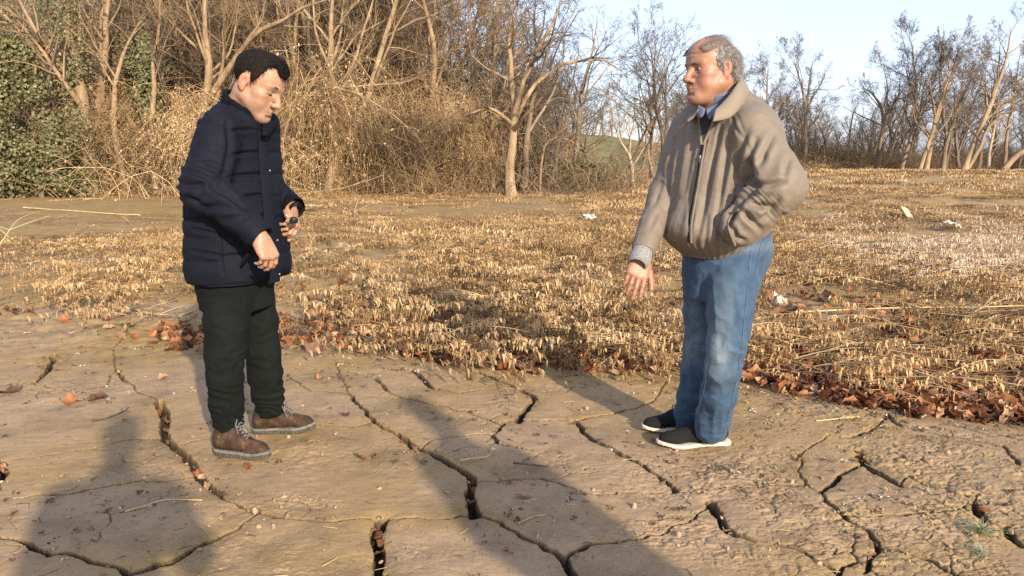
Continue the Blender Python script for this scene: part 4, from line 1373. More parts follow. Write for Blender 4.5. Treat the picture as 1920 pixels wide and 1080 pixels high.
def scatter(name, coll, P, rot, scl, idx):
    me = bpy.data.meshes.new(name)
    n = len(P)
    me.vertices.add(n)
    me.vertices.foreach_set('co', np.ascontiguousarray(P, np.float32).ravel())
    a = me.attributes.new('turn', 'FLOAT_VECTOR', 'POINT'); a.data.foreach_set('vector', np.ascontiguousarray(rot, np.float32).ravel())
    s3 = np.repeat(np.asarray(scl, np.float32)[:, None], 3, 1) if np.ndim(scl) == 1 else np.asarray(scl, np.float32)
    a = me.attributes.new('size', 'FLOAT_VECTOR', 'POINT'); a.data.foreach_set('vector', np.ascontiguousarray(s3).ravel())
    a = me.attributes.new('pick', 'INT', 'POINT'); a.data.foreach_set('value', np.ascontiguousarray(idx, np.int32))
    o = link(name, me)
    ng = bpy.data.node_groups.new(name, 'GeometryNodeTree')
    ng.interface.new_socket('Geometry', in_out='INPUT', socket_type='NodeSocketGeometry')
    ng.interface.new_socket('Geometry', in_out='OUTPUT', socket_type='NodeSocketGeometry')
    N, L = ng.nodes, ng.links
    gi, go = N.new('NodeGroupInput'), N.new('NodeGroupOutput')
    ci = N.new('GeometryNodeCollectionInfo')
    ci.inputs['Collection'].default_value = coll
    ci.inputs['Separate Children'].default_value = True
    ci.inputs['Reset Children'].default_value = True
    ip = N.new('GeometryNodeInstanceOnPoints')
    ip.inputs['Pick Instance'].default_value = True
    def na(nm, ty):
        x = N.new('GeometryNodeInputNamedAttribute'); x.data_type = ty; x.inputs['Name'].default_value = nm
        return [s for s in x.outputs if s.enabled and s.name == 'Attribute'][0]
    er = N.new('FunctionNodeEulerToRotation')
    L.new(na('turn', 'FLOAT_VECTOR'), er.inputs[0])
    L.new(gi.outputs[0], ip.inputs['Points'])
    L.new(ci.outputs[0], ip.inputs['Instance'])
    L.new(na('pick', 'INT'), ip.inputs['Instance Index'])
    L.new(er.outputs[0], ip.inputs['Rotation'])
    L.new(na('size', 'FLOAT_VECTOR'), ip.inputs['Scale'])
    L.new(ip.outputs[0], go.inputs[0])
    md = o.modifiers.new('scatter', 'NODES')
    md.node_group = ng
    return o

def leaf_cards(P, N_, U, size, aspect=0.8, bend=0.25):
    """small two-quad folded leaves: centre P, normal N_, long axis U"""
    S = np.cross(N_, U)
    S /= np.linalg.norm(S, axis=1, keepdims=True) + 1e-9
    sz = size[:, None]
    a = P - U * sz * 0.5
    b = P + U * sz * 0.5
    l_ = P + S * sz * 0.5 * aspect + N_ * sz * bend * 0.5
    r_ = P - S * sz * 0.5 * aspect + N_ * sz * bend * 0.5
    V = np.stack([a, l_, b, r_], 1).reshape(-1, 3)
    i = np.arange(len(P)) * 4
    F = np.concatenate([np.stack([i, i + 2, i + 1], 1), np.stack([i, i + 3, i + 2], 1)])
    return V, F

def bramble(rng, n, L, r, hang, leaf=120, up=0.9, leaf_size=0.05, m=M_BRUSH):
    pol = []
    for k in range(n):
        a = rng.uniform(0, 6.28)
        d = np.array([math.cos(a) * rng.uniform(0.2, 0.9), math.sin(a) * rng.uniform(0.2, 0.9), up * rng.uniform(0.5, 1.3)])
        d /= np.linalg.norm(d)
        p = np.array([rng.normal() * 0.35 * L, rng.normal() * 0.35 * L, 0.0])
        pts = [p]
        l_ = L * rng.uniform(0.5, 1.2)
        for i in range(7):
            d = d + rng.normal(size=3) * 0.2
            d[2] -= hang * rng.uniform(0.1, 0.5)
            d /= np.linalg.norm(d)
            pts.append(pts[-1] + d * l_ / 7)
        pts = np.array(pts)
        pts[:, 2] = np.maximum(pts[:, 2], 0.01)
        pol.append((pts, r * rng.uniform(0.6, 1.5) * np.linspace(1, 0.5, 8)))
        for j in (3, 5, 6):
            q = pts[j]
            dd = d * 0.4 + rng.normal(size=3) * 0.6
            dd[2] -= 0.2
            tw = np.array([q, q + dd * 0.12 * L, q + dd * 0.22 * L + [0, 0, -0.04 * L]])
            pol.append((tw, r * 0.6 * np.array([1, 0.8, 0.5])))
    V, Q = tubes(pol, 3)
    F = [Q]
    if leaf:
        allp = np.concatenate([p for p, _ in pol])
        P = allp[rng.integers(0, len(allp), leaf)] + rng.normal(size=(leaf, 3)) * 0.05
        P[:, 2] = np.maximum(P[:, 2], 0.02)
        N_ = rng.normal(size=(leaf, 3)); N_ /= np.linalg.norm(N_, axis=1, keepdims=True)
        U = np.cross(N_, rng.normal(size=(leaf, 3))); U /= np.linalg.norm(U, axis=1, keepdims=True)
        V2, F2 = leaf_cards(P, N_, U, rng.uniform(0.5, 1.3, leaf) * leaf_size, 0.55)
        F.append(F2 + len(V)); V = np.concatenate([V, V2])
    return new_mesh('bramble', V, F, m, True)

def drape(rng, n, Htop, m=M_BRUSH):
    """curtain of dead vines hanging from a limb"""
    pol = []
    for k in range(n):
        x = rng.normal(0, 0.55); y = rng.normal(0, 0.35)
        z = Htop * rng.uniform(0.55, 1.0)
        p = np.array([x, y, z]); pts = [p]
        d = np.array([rng.normal() * 0.5, rng.normal() * 0.5, rng.uniform(-0.6, 0.4)])
        for i in range(7):
            d = d + np.array([rng.normal() * 0.22, rng.normal() * 0.22, -0.28])
            d /= np.linalg.norm(d)
            pts.append(pts[-1] + d * z * 0.13)
        pol.append((np.array(pts), rng.uniform(0.003, 0.009) * np.linspace(1, 0.5, 8)))
    V, Q = tubes(pol, 3)
    allp = np.concatenate([p for p, _ in pol])
    m_ = 420
    P = allp[rng.integers(0, len(allp), m_)] + rng.normal(size=(m_, 3)) * 0.05
    N_ = rng.normal(size=(m_, 3)); N_ /= np.linalg.norm(N_, axis=1, keepdims=True)
    U = np.array([0, 0, -1.0]) + rng.normal(size=(m_, 3)) * 0.5
    U -= N_ * (U * N_).sum(1)[:, None]; U /= np.linalg.norm(U, axis=1, keepdims=True)
    V2, F2 = leaf_cards(P, N_, U, rng.uniform(0.05, 0.13, m_), 0.35)
    return new_mesh('drape', np.concatenate([V, V2]), [Q, F2 + len(V)], m, True)

def build_brush():
    rng = np.random.default_rng(40)
    kinds = [bramble(rng, 60, 1.5, 0.0055, 0.5, 160), bramble(rng, 55, 1.8, 0.006, 0.25, 90, 1.4), bramble(rng, 80, 1.1, 0.005, 0.8, 260), bramble(rng, 45, 2.2, 0.007, 0.35, 60, 1.2)]
    kd = [bramble(rng, 60, 1.5, 0.006, 0.4, 160, m=M_BRUSH_D), bramble(rng, 70, 1.9, 0.007, 0.2, 80, 1.4, m=M_BRUSH_D)]
    kd += [drape(rng, 70, 2.6), drape(rng, 60, 3.2), drape(rng, 70, 2.2, M_BRUSH_D), bramble(rng, 14, 3.4, 0.018, 0.25, 0, 1.0, m=M_BARK_TAN)]      # 6-9
    coll = proto_collection('brush_kind', kinds + kd)
    P, S, I = [], [], []
    def put(px, Y, s, k, dz=0.0):
        x = (px - 960) / FPX * Y / 1.0 * 1.012
        P.append((x, Y, hgt(x, Y) - 0.05 + dz)); S.append(s); I.append(k)
    # front edge of the thicket: dense tan tangle
    for i in range(250):
        px = rng.uniform(-260, 1240)
        t = sstep(900, 1100, px)
        Y = rng.uniform(26.5, 35) if px > 140 else rng.uniform(28, 35)
        dens = 1.0 if px < 870 else 0.55
        if rng.uniform() > dens: continue
        s = rng.uniform(0.8, 1.5) * (1.2 if px < 860 else 0.8)
        if (1085 < px < 1240 or 860 < px < 960) and rng.uniform() < 0.85: continue
        if px < 210: Y = max(Y, 29.0)
        k = rng.integers(0, 4) if rng.uniform() < (0.85 if Y < 29.5 else 0.35) * (1.0 if px < 860 else 0.75) else rng.integers(4, 6)
        put(px, Y, s, k)
    for i in range(100):
        px = rng.uniform(170, 900)
        put(px, rng.uniform(26, 32), rng.uniform(0.7, 1.3), rng.choice([6, 7, 8, 7, 8]), rng.uniform(-0.3, 1.4))
    for i in range(46):
        px = rng.uniform(180, 1180)
        put(px, rng.uniform(26, 33), rng.uniform(0.4, 0.9), 9)
    # vine curtains hung higher in the trees
    for i in range(60):
        px = rng.uniform(180, 880)
        put(px, rng.uniform(27, 33), rng.uniform(0.8, 1.4), rng.choice([0, 1, 3]), rng.uniform(0.8, 2.8))
    # behind
    for i in range(240):
        px = rng.uniform(-300, 1500)
        if 1070 < px < 1245 or 850 < px < 960: continue
        if px > 1260: put(px, rng.uniform(46, 60), rng.uniform(0.7, 1.2), rng.choice([4, 5]))
        else: put(px, rng.uniform(36, 60), rng.uniform(1.2, 2.0), rng.choice([1, 3, 4, 5, 4, 5]))
    # scrub along the top of the rising field
    for i in range(150):
        px = rng.uniform(1400, 2150)
        put(px, rng.uniform(47, 62), rng.uniform(0.9, 1.7) * (1.15 if px < 1620 else 0.9), rng.choice([0, 4, 5, 4, 5]))
    for i in range(16):
        put(rng.uniform(1480, 1610), rng.uniform(45, 48), rng.uniform(0.7, 1.0), rng.choice([0, 2]))
    P, S, I = np.array(P), np.array(S), np.array(I)
    rot = np.stack([0 * S, 0 * S, rng.uniform(0, 6.28, len(S))], 1)
    sc = np.stack([S, S, S * rng.uniform(0.7, 1.2, len(S))], 1)
    o = scatter('undergrowth', coll, P, rot, sc, I)
    tag(o, 'tangled tan brush and vines along the foot of the trees', kind='stuff')

def build_woods():
    rng = np.random.default_rng(41)
    ms = []
    for sd, spec, mm in ((1, SPEC_WIDE, M_TWIG_TAN), (2, SPEC_TALL, M_TWIG_GREY), (3, SPEC_TALL, M_TWIG_TAN), (4, SPEC_WIDE, M_TWIG_GREY), (5, SPEC_SCRUB, M_TWIG_TAN), (6, SPEC_SCRUB, M_TWIG_GREY), (7, SPEC_WIDE, M_TWIG_TAN), (8, SPEC_TALL, M_TWIG_GREY)):
        r2 = np.random.default_rng(900 + sd)
        out = {}
        H_ = 9.0 if spec is not SPEC_SCRUB else 5.0
        sp = dict(spec)
        sp['tip'] = [x * 1.7 for x in sp['tip']]
        sp['wander'] = [0.12] + sp['wander'][1:]
        sp['from'] = [0.12] + sp['from'][1:]
        grow(r2, np.zeros(3), np.array([r2.normal() * 0.22, r2.normal() * 0.22, 1.0]), H_, 0.15, 0, sp, out)
        V, Q = join_arrays([tubes(out[k], (6, 4, 3, 3, 3)[k]) for k in sorted(out)])
        ms.append(new_mesh('wood', V, Q, mm))
    coll = proto_collection('wood_kind', ms)
    P, S, I = [], [], []
    def put(px, Y, s, k):
        x = (px - 960) / FPX * Y * 1.012
        P.append((x, Y, hgt(x, Y) - 0.1)); S.append(s); I.append(k)
    for i in range(150):                        # the depth of the thicket
        px = rng.uniform(-350, 980)
        put(px, rng.uniform(31, 46), rng.uniform(0.7, 1.25) * (1 if px < 860 else 0.75), rng.choice([0, 2, 6, 2, 1, 3, 4, 7]))
    for i in range(46):                         # tall thin stems crowding the thicket
        px = rng.uniform(190, 900)
        put(px, rng.uniform(28, 35), rng.uniform(0.75, 1.15), rng.choice([6, 2, 1, 2]))
    for i in range(150):                         # spindly saplings among the front trunks
        px = rng.uniform(560, 1245)
        if (1085 < px < 1238 or 865 < px < 955) and rng.uniform() < 0.75: continue
        put(px, rng.uniform(29.5, 39), rng.uniform(0.35, 0.78), rng.choice([4, 5, 3, 7, 5]))
    for i in range(420):                        # the wooded slope behind
        px = rng.uniform(-450, 1260)
        Y = rng.uniform(50, 118)
        if 850 < px < 965 and Y < 92: continue
        if 1070 < px < 1240 and Y < 84: continue
        put(px, Y, rng.uniform(0.6, 1.1) * (1.0 if px < 760 else 0.68), rng.choice([0, 1, 2, 3, 4, 5, 6, 7, 1, 3, 7]))
    for i in range(60):
        px = rng.uniform(1020, 1420)
        if 1070 < px < 1240: continue
        put(px, rng.uniform(42, 75), rng.uniform(0.5, 0.85), rng.choice([1, 3, 5]))
    for i in range(46):                         # grey trees standing behind the leaning row
        px = rng.uniform(1600, 2050)
        put(px, rng.uniform(46, 62), rng.uniform(0.5, 0.85), rng.choice([1, 3, 7, 5]))
    for i in range(40):
        px = rng.uniform(1370, 1620)
        put(px, rng.uniform(50, 66), rng.uniform(0.35, 0.58), rng.choice([1, 3, 5, 5]))
    for i in range(150):                        # far woods behind the field
        px = rng.uniform(1240, 2250)
        if px > 1380 and rng.uniform() < 0.3: continue
        put(px, rng.uniform(70, 125), rng.uniform(0.40, 0.72), rng.choice([1, 3, 5, 7, 5]))
    P, S, I = np.array(P), np.array(S), np.array(I)
    rot = np.stack([rng.normal(0, 0.10, len(S)), rng.normal(0, 0.10, len(S)), rng.uniform(0, 6.28, len(S))], 1)
    o = scatter('woods', coll, P, rot, S, I)
    tag(o, 'leafless winter woods massed on the slope behind the front trees', kind='stuff')

def ivy_leaves(rng, pts, nrm, size, parent, name='foliage', mat=M_IVY):
    n = len(pts)
    N_ = nrm + rng.normal(size=(n, 3)) * 0.55
    N_ /= np.linalg.norm(N_, axis=1, keepdims=True)
    U = np.array([0, 0, -1.0]) + rng.normal(size=(n, 3)) * 0.5
    U -= N_ * (U * N_).sum(1)[:, None]
    U /= np.linalg.norm(U, axis=1, keepdims=True)
    V, F = leaf_cards(pts, N_, U, size * rng.uniform(0.6, 1.25, n), 0.9, 0.3)
    return link(name, new_mesh(name, V, F, mat, False), parent)

def build_ivy():
    rng = np.random.default_rng(42)
    # great mound of ivy smothering a dead tree
    c = at(40, 352, 26.0); c[2] = hgt(c[0], c[1]) - 0.05
    t = empty('ivy_thicket', c)
    tag(t, 'tall dense wall of dark green ivy smothering the trunks', 'ivy')
    n = 19000
    P, N_ = [], []
    blobs = []
    for k in range(46):
        z = rng.uniform(0.1, 5.6)
        w = np.interp(z, [0, 2.0, 3.6, 4.6, 5.8], [2.35, 2.25, 2.0, 1.5, 0.5])
        blobs.append((np.array([rng.uniform(-w - 1.4, w - 0.35), rng.uniform(-0.5, 0.7), z]), rng.uniform(0.45, 0.85)))
    for k in range(n):
        b, r = blobs[rng.integers(0, len(blobs))]
        d = rng.normal(size=3); d /= np.linalg.norm(d)
        if d[1] > 0.45: d[1] *= -1
        P.append(b + d * r * rng.uniform(0.62, 1.15) * np.array([1, 0.8, 1.0])); N_.append(d)
    P, N_ = np.array(P), np.array(N_)
    P[:, 2] = np.maximum(P[:, 2], 0.05)
    ivy_leaves(rng, P, N_, 0.125, t)
    st = [(spline([np.array([x, 0.3, 0]), np.array([x + rng.normal() * .2, 0.2, 2.5]), np.array([x + rng.normal() * .5, 0.1, 5.5])], 8), np.linspace(0.10, 0.03, 8)) for x in (-1.8, -0.6, 0.5, 1.1)]
    V, Q = tubes(st, 6)
    link('stem', new_mesh('stem', V, Q, M_BARK_GREY), t)
    # ivy-wrapped trunk further along
    c = at(292, 340, 27.5); c[2] = hgt(c[0], c[1]) - 0.05
    t = empty('ivy_clad_tree', c)
    tag(t, 'trunk wrapped in a hanging column of speckled ivy, bare below', 'tree')
    zt = [at(292, p, 27.5)[2] - c[2] for p in (210, 60)]
    n = 5200
    z = rng.uniform(zt[0] - 0.5, zt[1], n)
    a = rng.uniform(0, 6.28, n)
    w = 0.62 * np.sin(np.clip((z - zt[0] + 0.6) / (zt[1] - zt[0] + 0.7), 0, 1) * math.pi) ** 0.6 + 0.05
    nn_ = noise3(np.stack([np.cos(a) * 1.5, np.sin(a) * 1.5, z * 1.5], -1), 3)
    w = w * (0.95 + 0.75 * nn_) * rng.uniform(0.7, 1.1, n)
    P = np.stack([np.cos(a) * w, np.sin(a) * w, z], -1)
    N_ = np.stack([np.cos(a), np.sin(a), 0.3 + 0 * a], -1)
    ivy_leaves(rng, P, N_, 0.12, t)
    out = {}
    grow(rng, np.zeros(3), np.array([0.02, 0, 1.0]), 8.0, 0.13, 0, dict(SPEC_SCRUB, **{'from': [.5, .15, .1]}), out)
    tm, cm = tree_meshes(out, *TAN)
    link('trunk', tm, t); link('crown', cm, t)
    # loose ivy round the upper thick trunks
    c = at(150, 345, 26.8); c[2] = hgt(c[0], c[1])
    t = empty('climbing_ivy', c)
    tag(t, 'thin ivy climbing among the bare trunks above the ivy wall', 'ivy')
    n = 2600
    z = rng.uniform(3.4, 7.0, n)
    x = rng.normal(0, 0.75, n) + 0.2 * np.sin(z * 2)
    P = np.stack([x - 0.4, rng.normal(0, 0.3, n), z], -1)
    keep = noise3(P * 1.6, 8) > -0.05
    P = P[keep]
    ivy_leaves(rng, P, np.tile([0, -0.8, 0.4], (len(P), 1)), 0.11, t)
    # dark evergreen shrubs low in the gap
    for px, Y, w_, h_, lab in ((1020, 31, 1.1, 1.5, 'dark green shrub low beside the thick straight trunk'), (1090, 32, 1.2, 1.2, 'low green shrub under the rounded twiggy crown'), (600, 29, 0.7, 1.0, 'small green shrub half hidden in tan vines')):
        c = at(px, 352, Y); c[2] = hgt(c[0], c[1])
        t = empty('shrub', c)
        tag(t, lab, 'shrub')
        n = 1500
        d = rng.normal(size=(n, 3)); d /= np.linalg.norm(d, axis=1, keepdims=True)
        P = d * np.array([w_, 0.6, h_ * 0.55]) * (0.6 + 0.5 * rng.uniform(0, 1, (n, 1)) ** 0.5) * (1 + 0.3 * noise3(d * 2.5, 4))[:, None] + np.array([0, 0, h_ * 0.5])
        P[:, 2] = np.maximum(P[:, 2], 0.03)
        ivy_leaves(rng, P, d, 0.10, t, 'foliage', M_EVERGREEN)
        V, Q = tubes([(np.array([[0, 0, 0], [0.05, 0, h_ * 0.5], [0.1, 0.02, h_ * 0.9]]), np.array([0.04, 0.03, 0.01]))], 5)
        link('stem', new_mesh('stem', V, Q, M_BARK_GREY), t)

build_brush()
build_woods()
build_ivy()
# ================================================================= FLATTENED DEAD CROP, LEAVES, STICKS, LITTER
def stalk_mat(name, lo, mid, hi, trans=0.25):
    return simple_mat(name, [(0.25, lo), (0.5, mid), (0.78, hi)], 9.0, 0.8, obj_random=0.45, trans=trans, detail=3)
M_STRAW = stalk_mat('dry_crop_straw', (0.21, 0.124, 0.054), (0.47, 0.300, 0.138), (0.66, 0.475, 0.262))
M_STRAW_D = stalk_mat('brown_crop_straw', (0.105, 0.064, 0.030), (0.265, 0.165, 0.078), (0.44, 0.30, 0.155))
M_FROST = stalk_mat('bleached_crop_straw', (0.30, 0.20, 0.12), (0.50, 0.37, 0.24), (0.68, 0.56, 0.42))

def hanging_leaves(rng, roots, n, L=(0.018, 0.048), W=(0.0026, 0.0054)):
    """curled dry leaves hanging from points on a stem; 3-quad strips"""
    k = rng.integers(0, len(roots), n)
    P0 = roots[k] + rng.normal(size=(n, 3)) * 0.004
    a = rng.uniform(0, 6.28, n)
    out = np.stack([np.cos(a), np.sin(a), 0 * a], 1)
    ln, w = rng.uniform(*L, n), rng.uniform(*W, n)
    t = np.array([0, 0.33, 0.7, 1.0])
    spread = rng.uniform(0.15, 0.8, n)
    hz = (spread[:, None] * (t - 0.35 * t ** 2)[None])
    vz = -(t ** 1.3)[None] * rng.uniform(0.5, 1.0, n)[:, None] + 0.35 * t[None] * (1 - t[None]) * 4 * rng.uniform(0, 0.4, n)[:, None]
    C = P0[:, None] + out[:, None] * (ln[:, None] * hz)[..., None]
    C[..., 2] += ln[:, None] * vz
    tw = rng.uniform(0, 3.14, n)[:, None] + rng.normal(0, 0.7, n)[:, None] * t[None]
    sd = np.stack([np.cos(tw + a[:, None]), np.sin(tw + a[:, None]), 0.25 * np.sin(tw * 2)], -1)
    wd = w[:, None] * np.array([0.5, 1.0, 0.85, 0.15])[None]
    V = np.stack([C - sd * wd[..., None], C + sd * wd[..., None]], 2).reshape(-1, 3)
    i = np.arange(n * 8).reshape(n, 4, 2)
    Q = np.stack([i[:, :-1, 0], i[:, :-1, 1], i[:, 1:, 1], i[:, 1:, 0]], -1).reshape(-1, 4)
    return V, Q

def stem_plant(rng, L, rise, nleaf, mat, upright=0.0, branches=2):
    pol = []
    def path(p, yaw, l_, rs, end):
        t = np.linspace(0, 1, 9)
        q = np.zeros((9, 3))
        wob = np.cumsum(rng.normal(0, 0.08, 9))
        q[:, 0] = p[0] + l_ * np.cumsum(np.cos(yaw + wob)) / 9
        q[:, 1] = p[1] + l_ * np.cumsum(np.sin(yaw + wob)) / 9
        q[:, 2] = p[2] + rs * np.sin(t * math.pi * end) + 0.008
        return q
    main = path((0, 0, 0), 0, L, rise, 0.8 if not upright else 0.5)
    pol.append((main, np.linspace(0.0040, 0.0020, 9)))
    for b in range(branches):
        j = rng.integers(2, 7)
        q = path(main[j], rng.choice([-1, 1]) * rng.uniform(0.3, 0.8), L * rng.uniform(0.3, 0.5), rise * 0.4, 0.7)
        pol.append((q, np.linspace(0.0022, 0.0012, 9)))
    V, Q = tubes(pol, 3)
    roots = np.concatenate([spline(p[2:], 30) for p, _ in pol])
    V2, Q2 = hanging_leaves(rng, roots, nleaf)
    V2[:, 2] = np.maximum(V2[:, 2], 0.002)
    V3, Q3 = join_arrays([(V, Q), (V2, Q2)])
    return new_mesh('stalk', V3, Q3, mat, True)

def litter_mat(rng, n, R, mat, up=0.05):
    P = np.stack([rng.normal(0, R * 0.45, n), rng.normal(0, R * 0.45, n), rng.uniform(0.008, up, n)], 1)
    V, Q = hanging_leaves(rng, P, n, (0.02, 0.06), (0.003, 0.006))
    V[:, 2] = np.maximum(V[:, 2], 0.002)
    pol = []
    for k in range(8):
        a = rng.normal(0, 0.5); c = rng.normal(0, R * 0.4, 2); l_ = R * rng.uniform(0.5, 1.3)
        d = np.array([math.cos(a), math.sin(a), 0])
        p0 = np.array([c[0], c[1], 0.012])
        pol.append((np.array([p0 - d * l_ / 2, p0 + [0, 0, rng.uniform(0, 0.03)], p0 + d * l_ / 2]), np.full(3, 0.0020)))
    V2, Q2 = tubes(pol, 3)
    V3, Q3 = join_arrays([(V, Q), (V2, Q2)])
    return new_mesh('mat', V3, Q3, mat, True)

def tuft(rng, n, H, mat):
    """low clump of crumpled upright stems for the far field"""
    a = rng.uniform(0, 6.28, n)
    P = np.stack([rng.normal(0, 0.16, n), rng.normal(0, 0.10, n), 0 * a], 1)
    t = np.array([0, 0.5, 1.0])
    lean = rng.uniform(0.2, 1.0, n)
    h = H * rng.uniform(0.4, 1.1, n)
    C = P[:, None] + np.stack([np.cos(a), np.sin(a), 0 * a], 1)[:, None] * (lean * h)[:, None, None] * (t ** 1.6)[None, :, None]
    C[..., 2] += h[:, None] * (t - 0.45 * t ** 2)[None]
    w = rng.uniform(0.004, 0.009, n)[:, None] * np.array([0.8, 1.0, 0.3])[None]
    sd = np.stack([-np.sin(a + 0.6), np.cos(a + 0.6), 0 * a], 1)[:, None]
    V = np.stack([C - sd * w[..., None], C + sd * w[..., None]], 2).reshape(-1, 3)
    i = np.arange(n * 6).reshape(n, 3, 2)
    Q = np.stack([i[:, :-1, 0], i[:, :-1, 1], i[:, 1:, 1], i[:, 1:, 0]], -1).reshape(-1, 4)
    return new_mesh('tuft', V, Q, mat, True)

EDGE_PX = [-400, 0, 340, 520, 700, 850, 1000, 1250, 1400, 1500, 1600, 1750, 1920, 2300]
EDGE_PY = [560, 590, 630, 640, 655, 678, 694, 690, 705, 738, 757, 776, 790, 800]

def to_px(x, y, z=0.0):
    yy, zz = y, z - CAM_H
    d = yy * CP - zz * SP
    v = yy * SP + zz * CP
    return 960 + FPX * x / d, 540 - FPX * v / d

def crop_density(x, y):
    px, py = to_px(x, y, terrain(x, y))
    e = np.interp(px, EDGE_PX, EDGE_PY)
    n1 = fbm2(x * 0.9, y * 0.9, 3, 81)
    n2 = fbm2(x * 2.6, y * 2.6, 2, 83)
    d = sstep(4, -16, py - e + 14 * n1)
    left = sstep(560, 420, px)
    clump = sstep(0.18, 0.5, n1 + 0.45 * n2)
    patch = np.exp(-(((px - 190) / 210) ** 2 + ((py - 470) / 34) ** 2)) + np.exp(-(((px - 215) / 70) ** 2 + ((py - 550) / 22) ** 2)) + 0.8 * np.exp(-(((px - 200) / 40) ** 2 + ((py - 583) / 10) ** 2)) + np.exp(-(((px - 440) / 160) ** 2 + ((py - 500) / 60) ** 2))
    dl = np.clip(patch, 0, 1) * (0.35 + 0.65 * clump)
    body = 0.04 + 0.22 * sstep(480, 600, px) * sstep(1300, 1180, px) + 0.94 * sstep(-0.22, 0.45, n1 + 0.6 * n2)
    body = body * (0.55 + 0.45 * sstep(560, 900, px + 1.2 * (py - 500)))
    d = d * ((1 - left) * body + left * dl)
    # bare mud strip between the crop and the trees
    strip = np.maximum(sstep(428, 396, py + 12 * n1) * sstep(1230, 1040, px), sstep(470, 430, py + 10 * n1) * sstep(620, 380, px))
    d = d * (1 - 0.93 * strip)
    return np.clip(d, 0, 1), px, py

def build_crop():
    rng = np.random.default_rng(60)
    K = [stem_plant(rng, 0.60, 0.08, 60, M_STRAW), stem_plant(rng, 0.48, 0.055, 52, M_STRAW, branches=3), stem_plant(rng, 0.75, 0.09, 72, M_STRAW), stem_plant(rng, 0.40, 0.05, 34, M_STRAW_D),
         stem_plant(rng, 0.55, 0.065, 42, M_STRAW_D), stem_plant(rng, 0.20, 0.14, 30, M_STRAW, 1.0, 1), stem_plant(rng, 0.14, 0.11, 26, M_STRAW_D, 1.0, 1), stem_plant(rng, 0.5, 0.08, 40, M_FROST)]      # 0-7
    K += [litter_mat(rng, 90, 0.35, M_STRAW), litter_mat(rng, 90, 0.35, M_STRAW_D), litter_mat(rng, 80, 0.35, M_FROST)]       # 8-10
    K += [tuft(rng, 60, 0.095, M_STRAW), tuft(rng, 60, 0.08, M_STRAW_D), tuft(rng, 60, 0.09, M_FROST)]                          # 11-13
    coll = proto_collection('crop_kind', K)
    P, S, I, R = [], [], [], []
    for (y0, y1, per, kinds, smin_, smax_) in ((3.4, 7.0, 74, 'near', 1.0, 1.75), (7.0, 11.0, 52, 'near', 1.05, 1.75), (11, 20, 26, 'mid', 1.0, 1.6), (20, 52, 7.0, 'far', 1.2, 2.3)):
        area = 0.5 * 1.66 * (y1 ** 2 - y0 ** 2)
        n = int(area * per)
        yy = np.sqrt(rng.uniform(y0 ** 2, y1 ** 2, n))
        xx = yy * rng.uniform(-0.80, 0.86, n)
        d, px, py = crop_density(xx, yy)
        keep = rng.uniform(0, 1, n) < d
        xx, yy, px, py = xx[keep], yy[keep], px[keep], py[keep]
        m = len(xx)
        dk = fbm2(xx * 1.1, yy * 1.1, 2, 87)
        fr = sstep(1440, 1650, px) * np.exp(-((py - 480) / 60) ** 2)
        u = rng.uniform(0, 1, m)
        if kinds == 'near':
            k = np.where(u < 0.26, 0, np.where(u < 0.46, 1, np.where(u < 0.64, 2, np.where(u < 0.78, 8, np.where(u < 0.84, 5, np.where(u < 0.90, 6, 3))))))
            k = np.where((dk > -0.15) & (u > 0.45), rng.choice([3, 4, 9], m), k)
            k = np.where(fr > rng.uniform(0, 1, m), rng.choice([7, 10], m), k)
        elif kinds == 'mid':
            k = np.where(u < 0.35, 8, np.where(u < 0.6, 11, np.where(u < 0.75, 0, np.where(u < 0.9, 5, 9))))
            k = np.where((dk > -0.2) & (u > 0.3), rng.choice([9, 12], m), k)
            k = np.where(fr * 0.9 > rng.uniform(0, 1, m), rng.choice([10, 13, 13], m), k)
        else:
            k = np.where(u < 0.50, 11, np.where(u < 0.84, 12, 8))
        yaw = np.where(px < 1250, math.radians(-72), math.radians(-25)) + rng.normal(0, 0.36, m) + 0.6 * dk
        flip = rng.uniform(0, 1, m) < 0.12
        yaw = yaw + flip * 3.1
        P.append(np.stack([xx, yy, terrain(xx, yy) + 0.004 + 0.02 * (yy > 6)], 1))
        S.append(rng.uniform(smin_, smax_, m)); I.append(k)
        R.append(np.stack([rng.normal(0, 0.06, m), rng.normal(0, 0.06, m), yaw], 1))
    P, S, I, R = np.concatenate(P), np.concatenate(S), np.concatenate(I), np.concatenate(R)
    print('crop', len(P))
    o = scatter('dead_crop', coll, P, R, S, I)
    tag(o, 'straw-coloured dead crop stalks flattened over the field by a flood', kind='stuff')
    # wrack of straw and twigs swept against the trees
    n = 1500
    px = rng.uniform(-120, 1240, n)
    py = np.where((px > 480) & (px < 880), rng.normal(366, 10, n), rng.normal(356, 6, n))
    py = np.where(px > 1050, 372 - (px - 1050) * 0.12 + rng.normal(0, 7, n), py)
    u = (px - 960) / FPX; v = (540 - py) / FPX
    tt = (0.05 - CAM_H) / (-SP + v * CP)
    xx, yy = u * tt, tt * (CP + v * SP)
    ok = (yy > 15) & (yy < 36) & (rng.uniform(0, 1, n) < np.where(px < 300, 0.35, 1.0))
    xx, yy = xx[ok], yy[ok]
    m = len(xx)
    P = np.stack([xx, yy, terrain(xx, yy) + 0.01], 1)
    o = scatter('flood_wrack', coll, P, np.stack([rng.normal(0, 0.1, m), rng.normal(0, 0.1, m), rng.normal(0, 0.6, m)], 1), rng.uniform(1.2, 2.4, m), rng.choice([8, 9, 9, 3, 8], m))
    tag(o, 'pale drift of straw and twigs swept up along the foot of the thicket', kind='stuff')

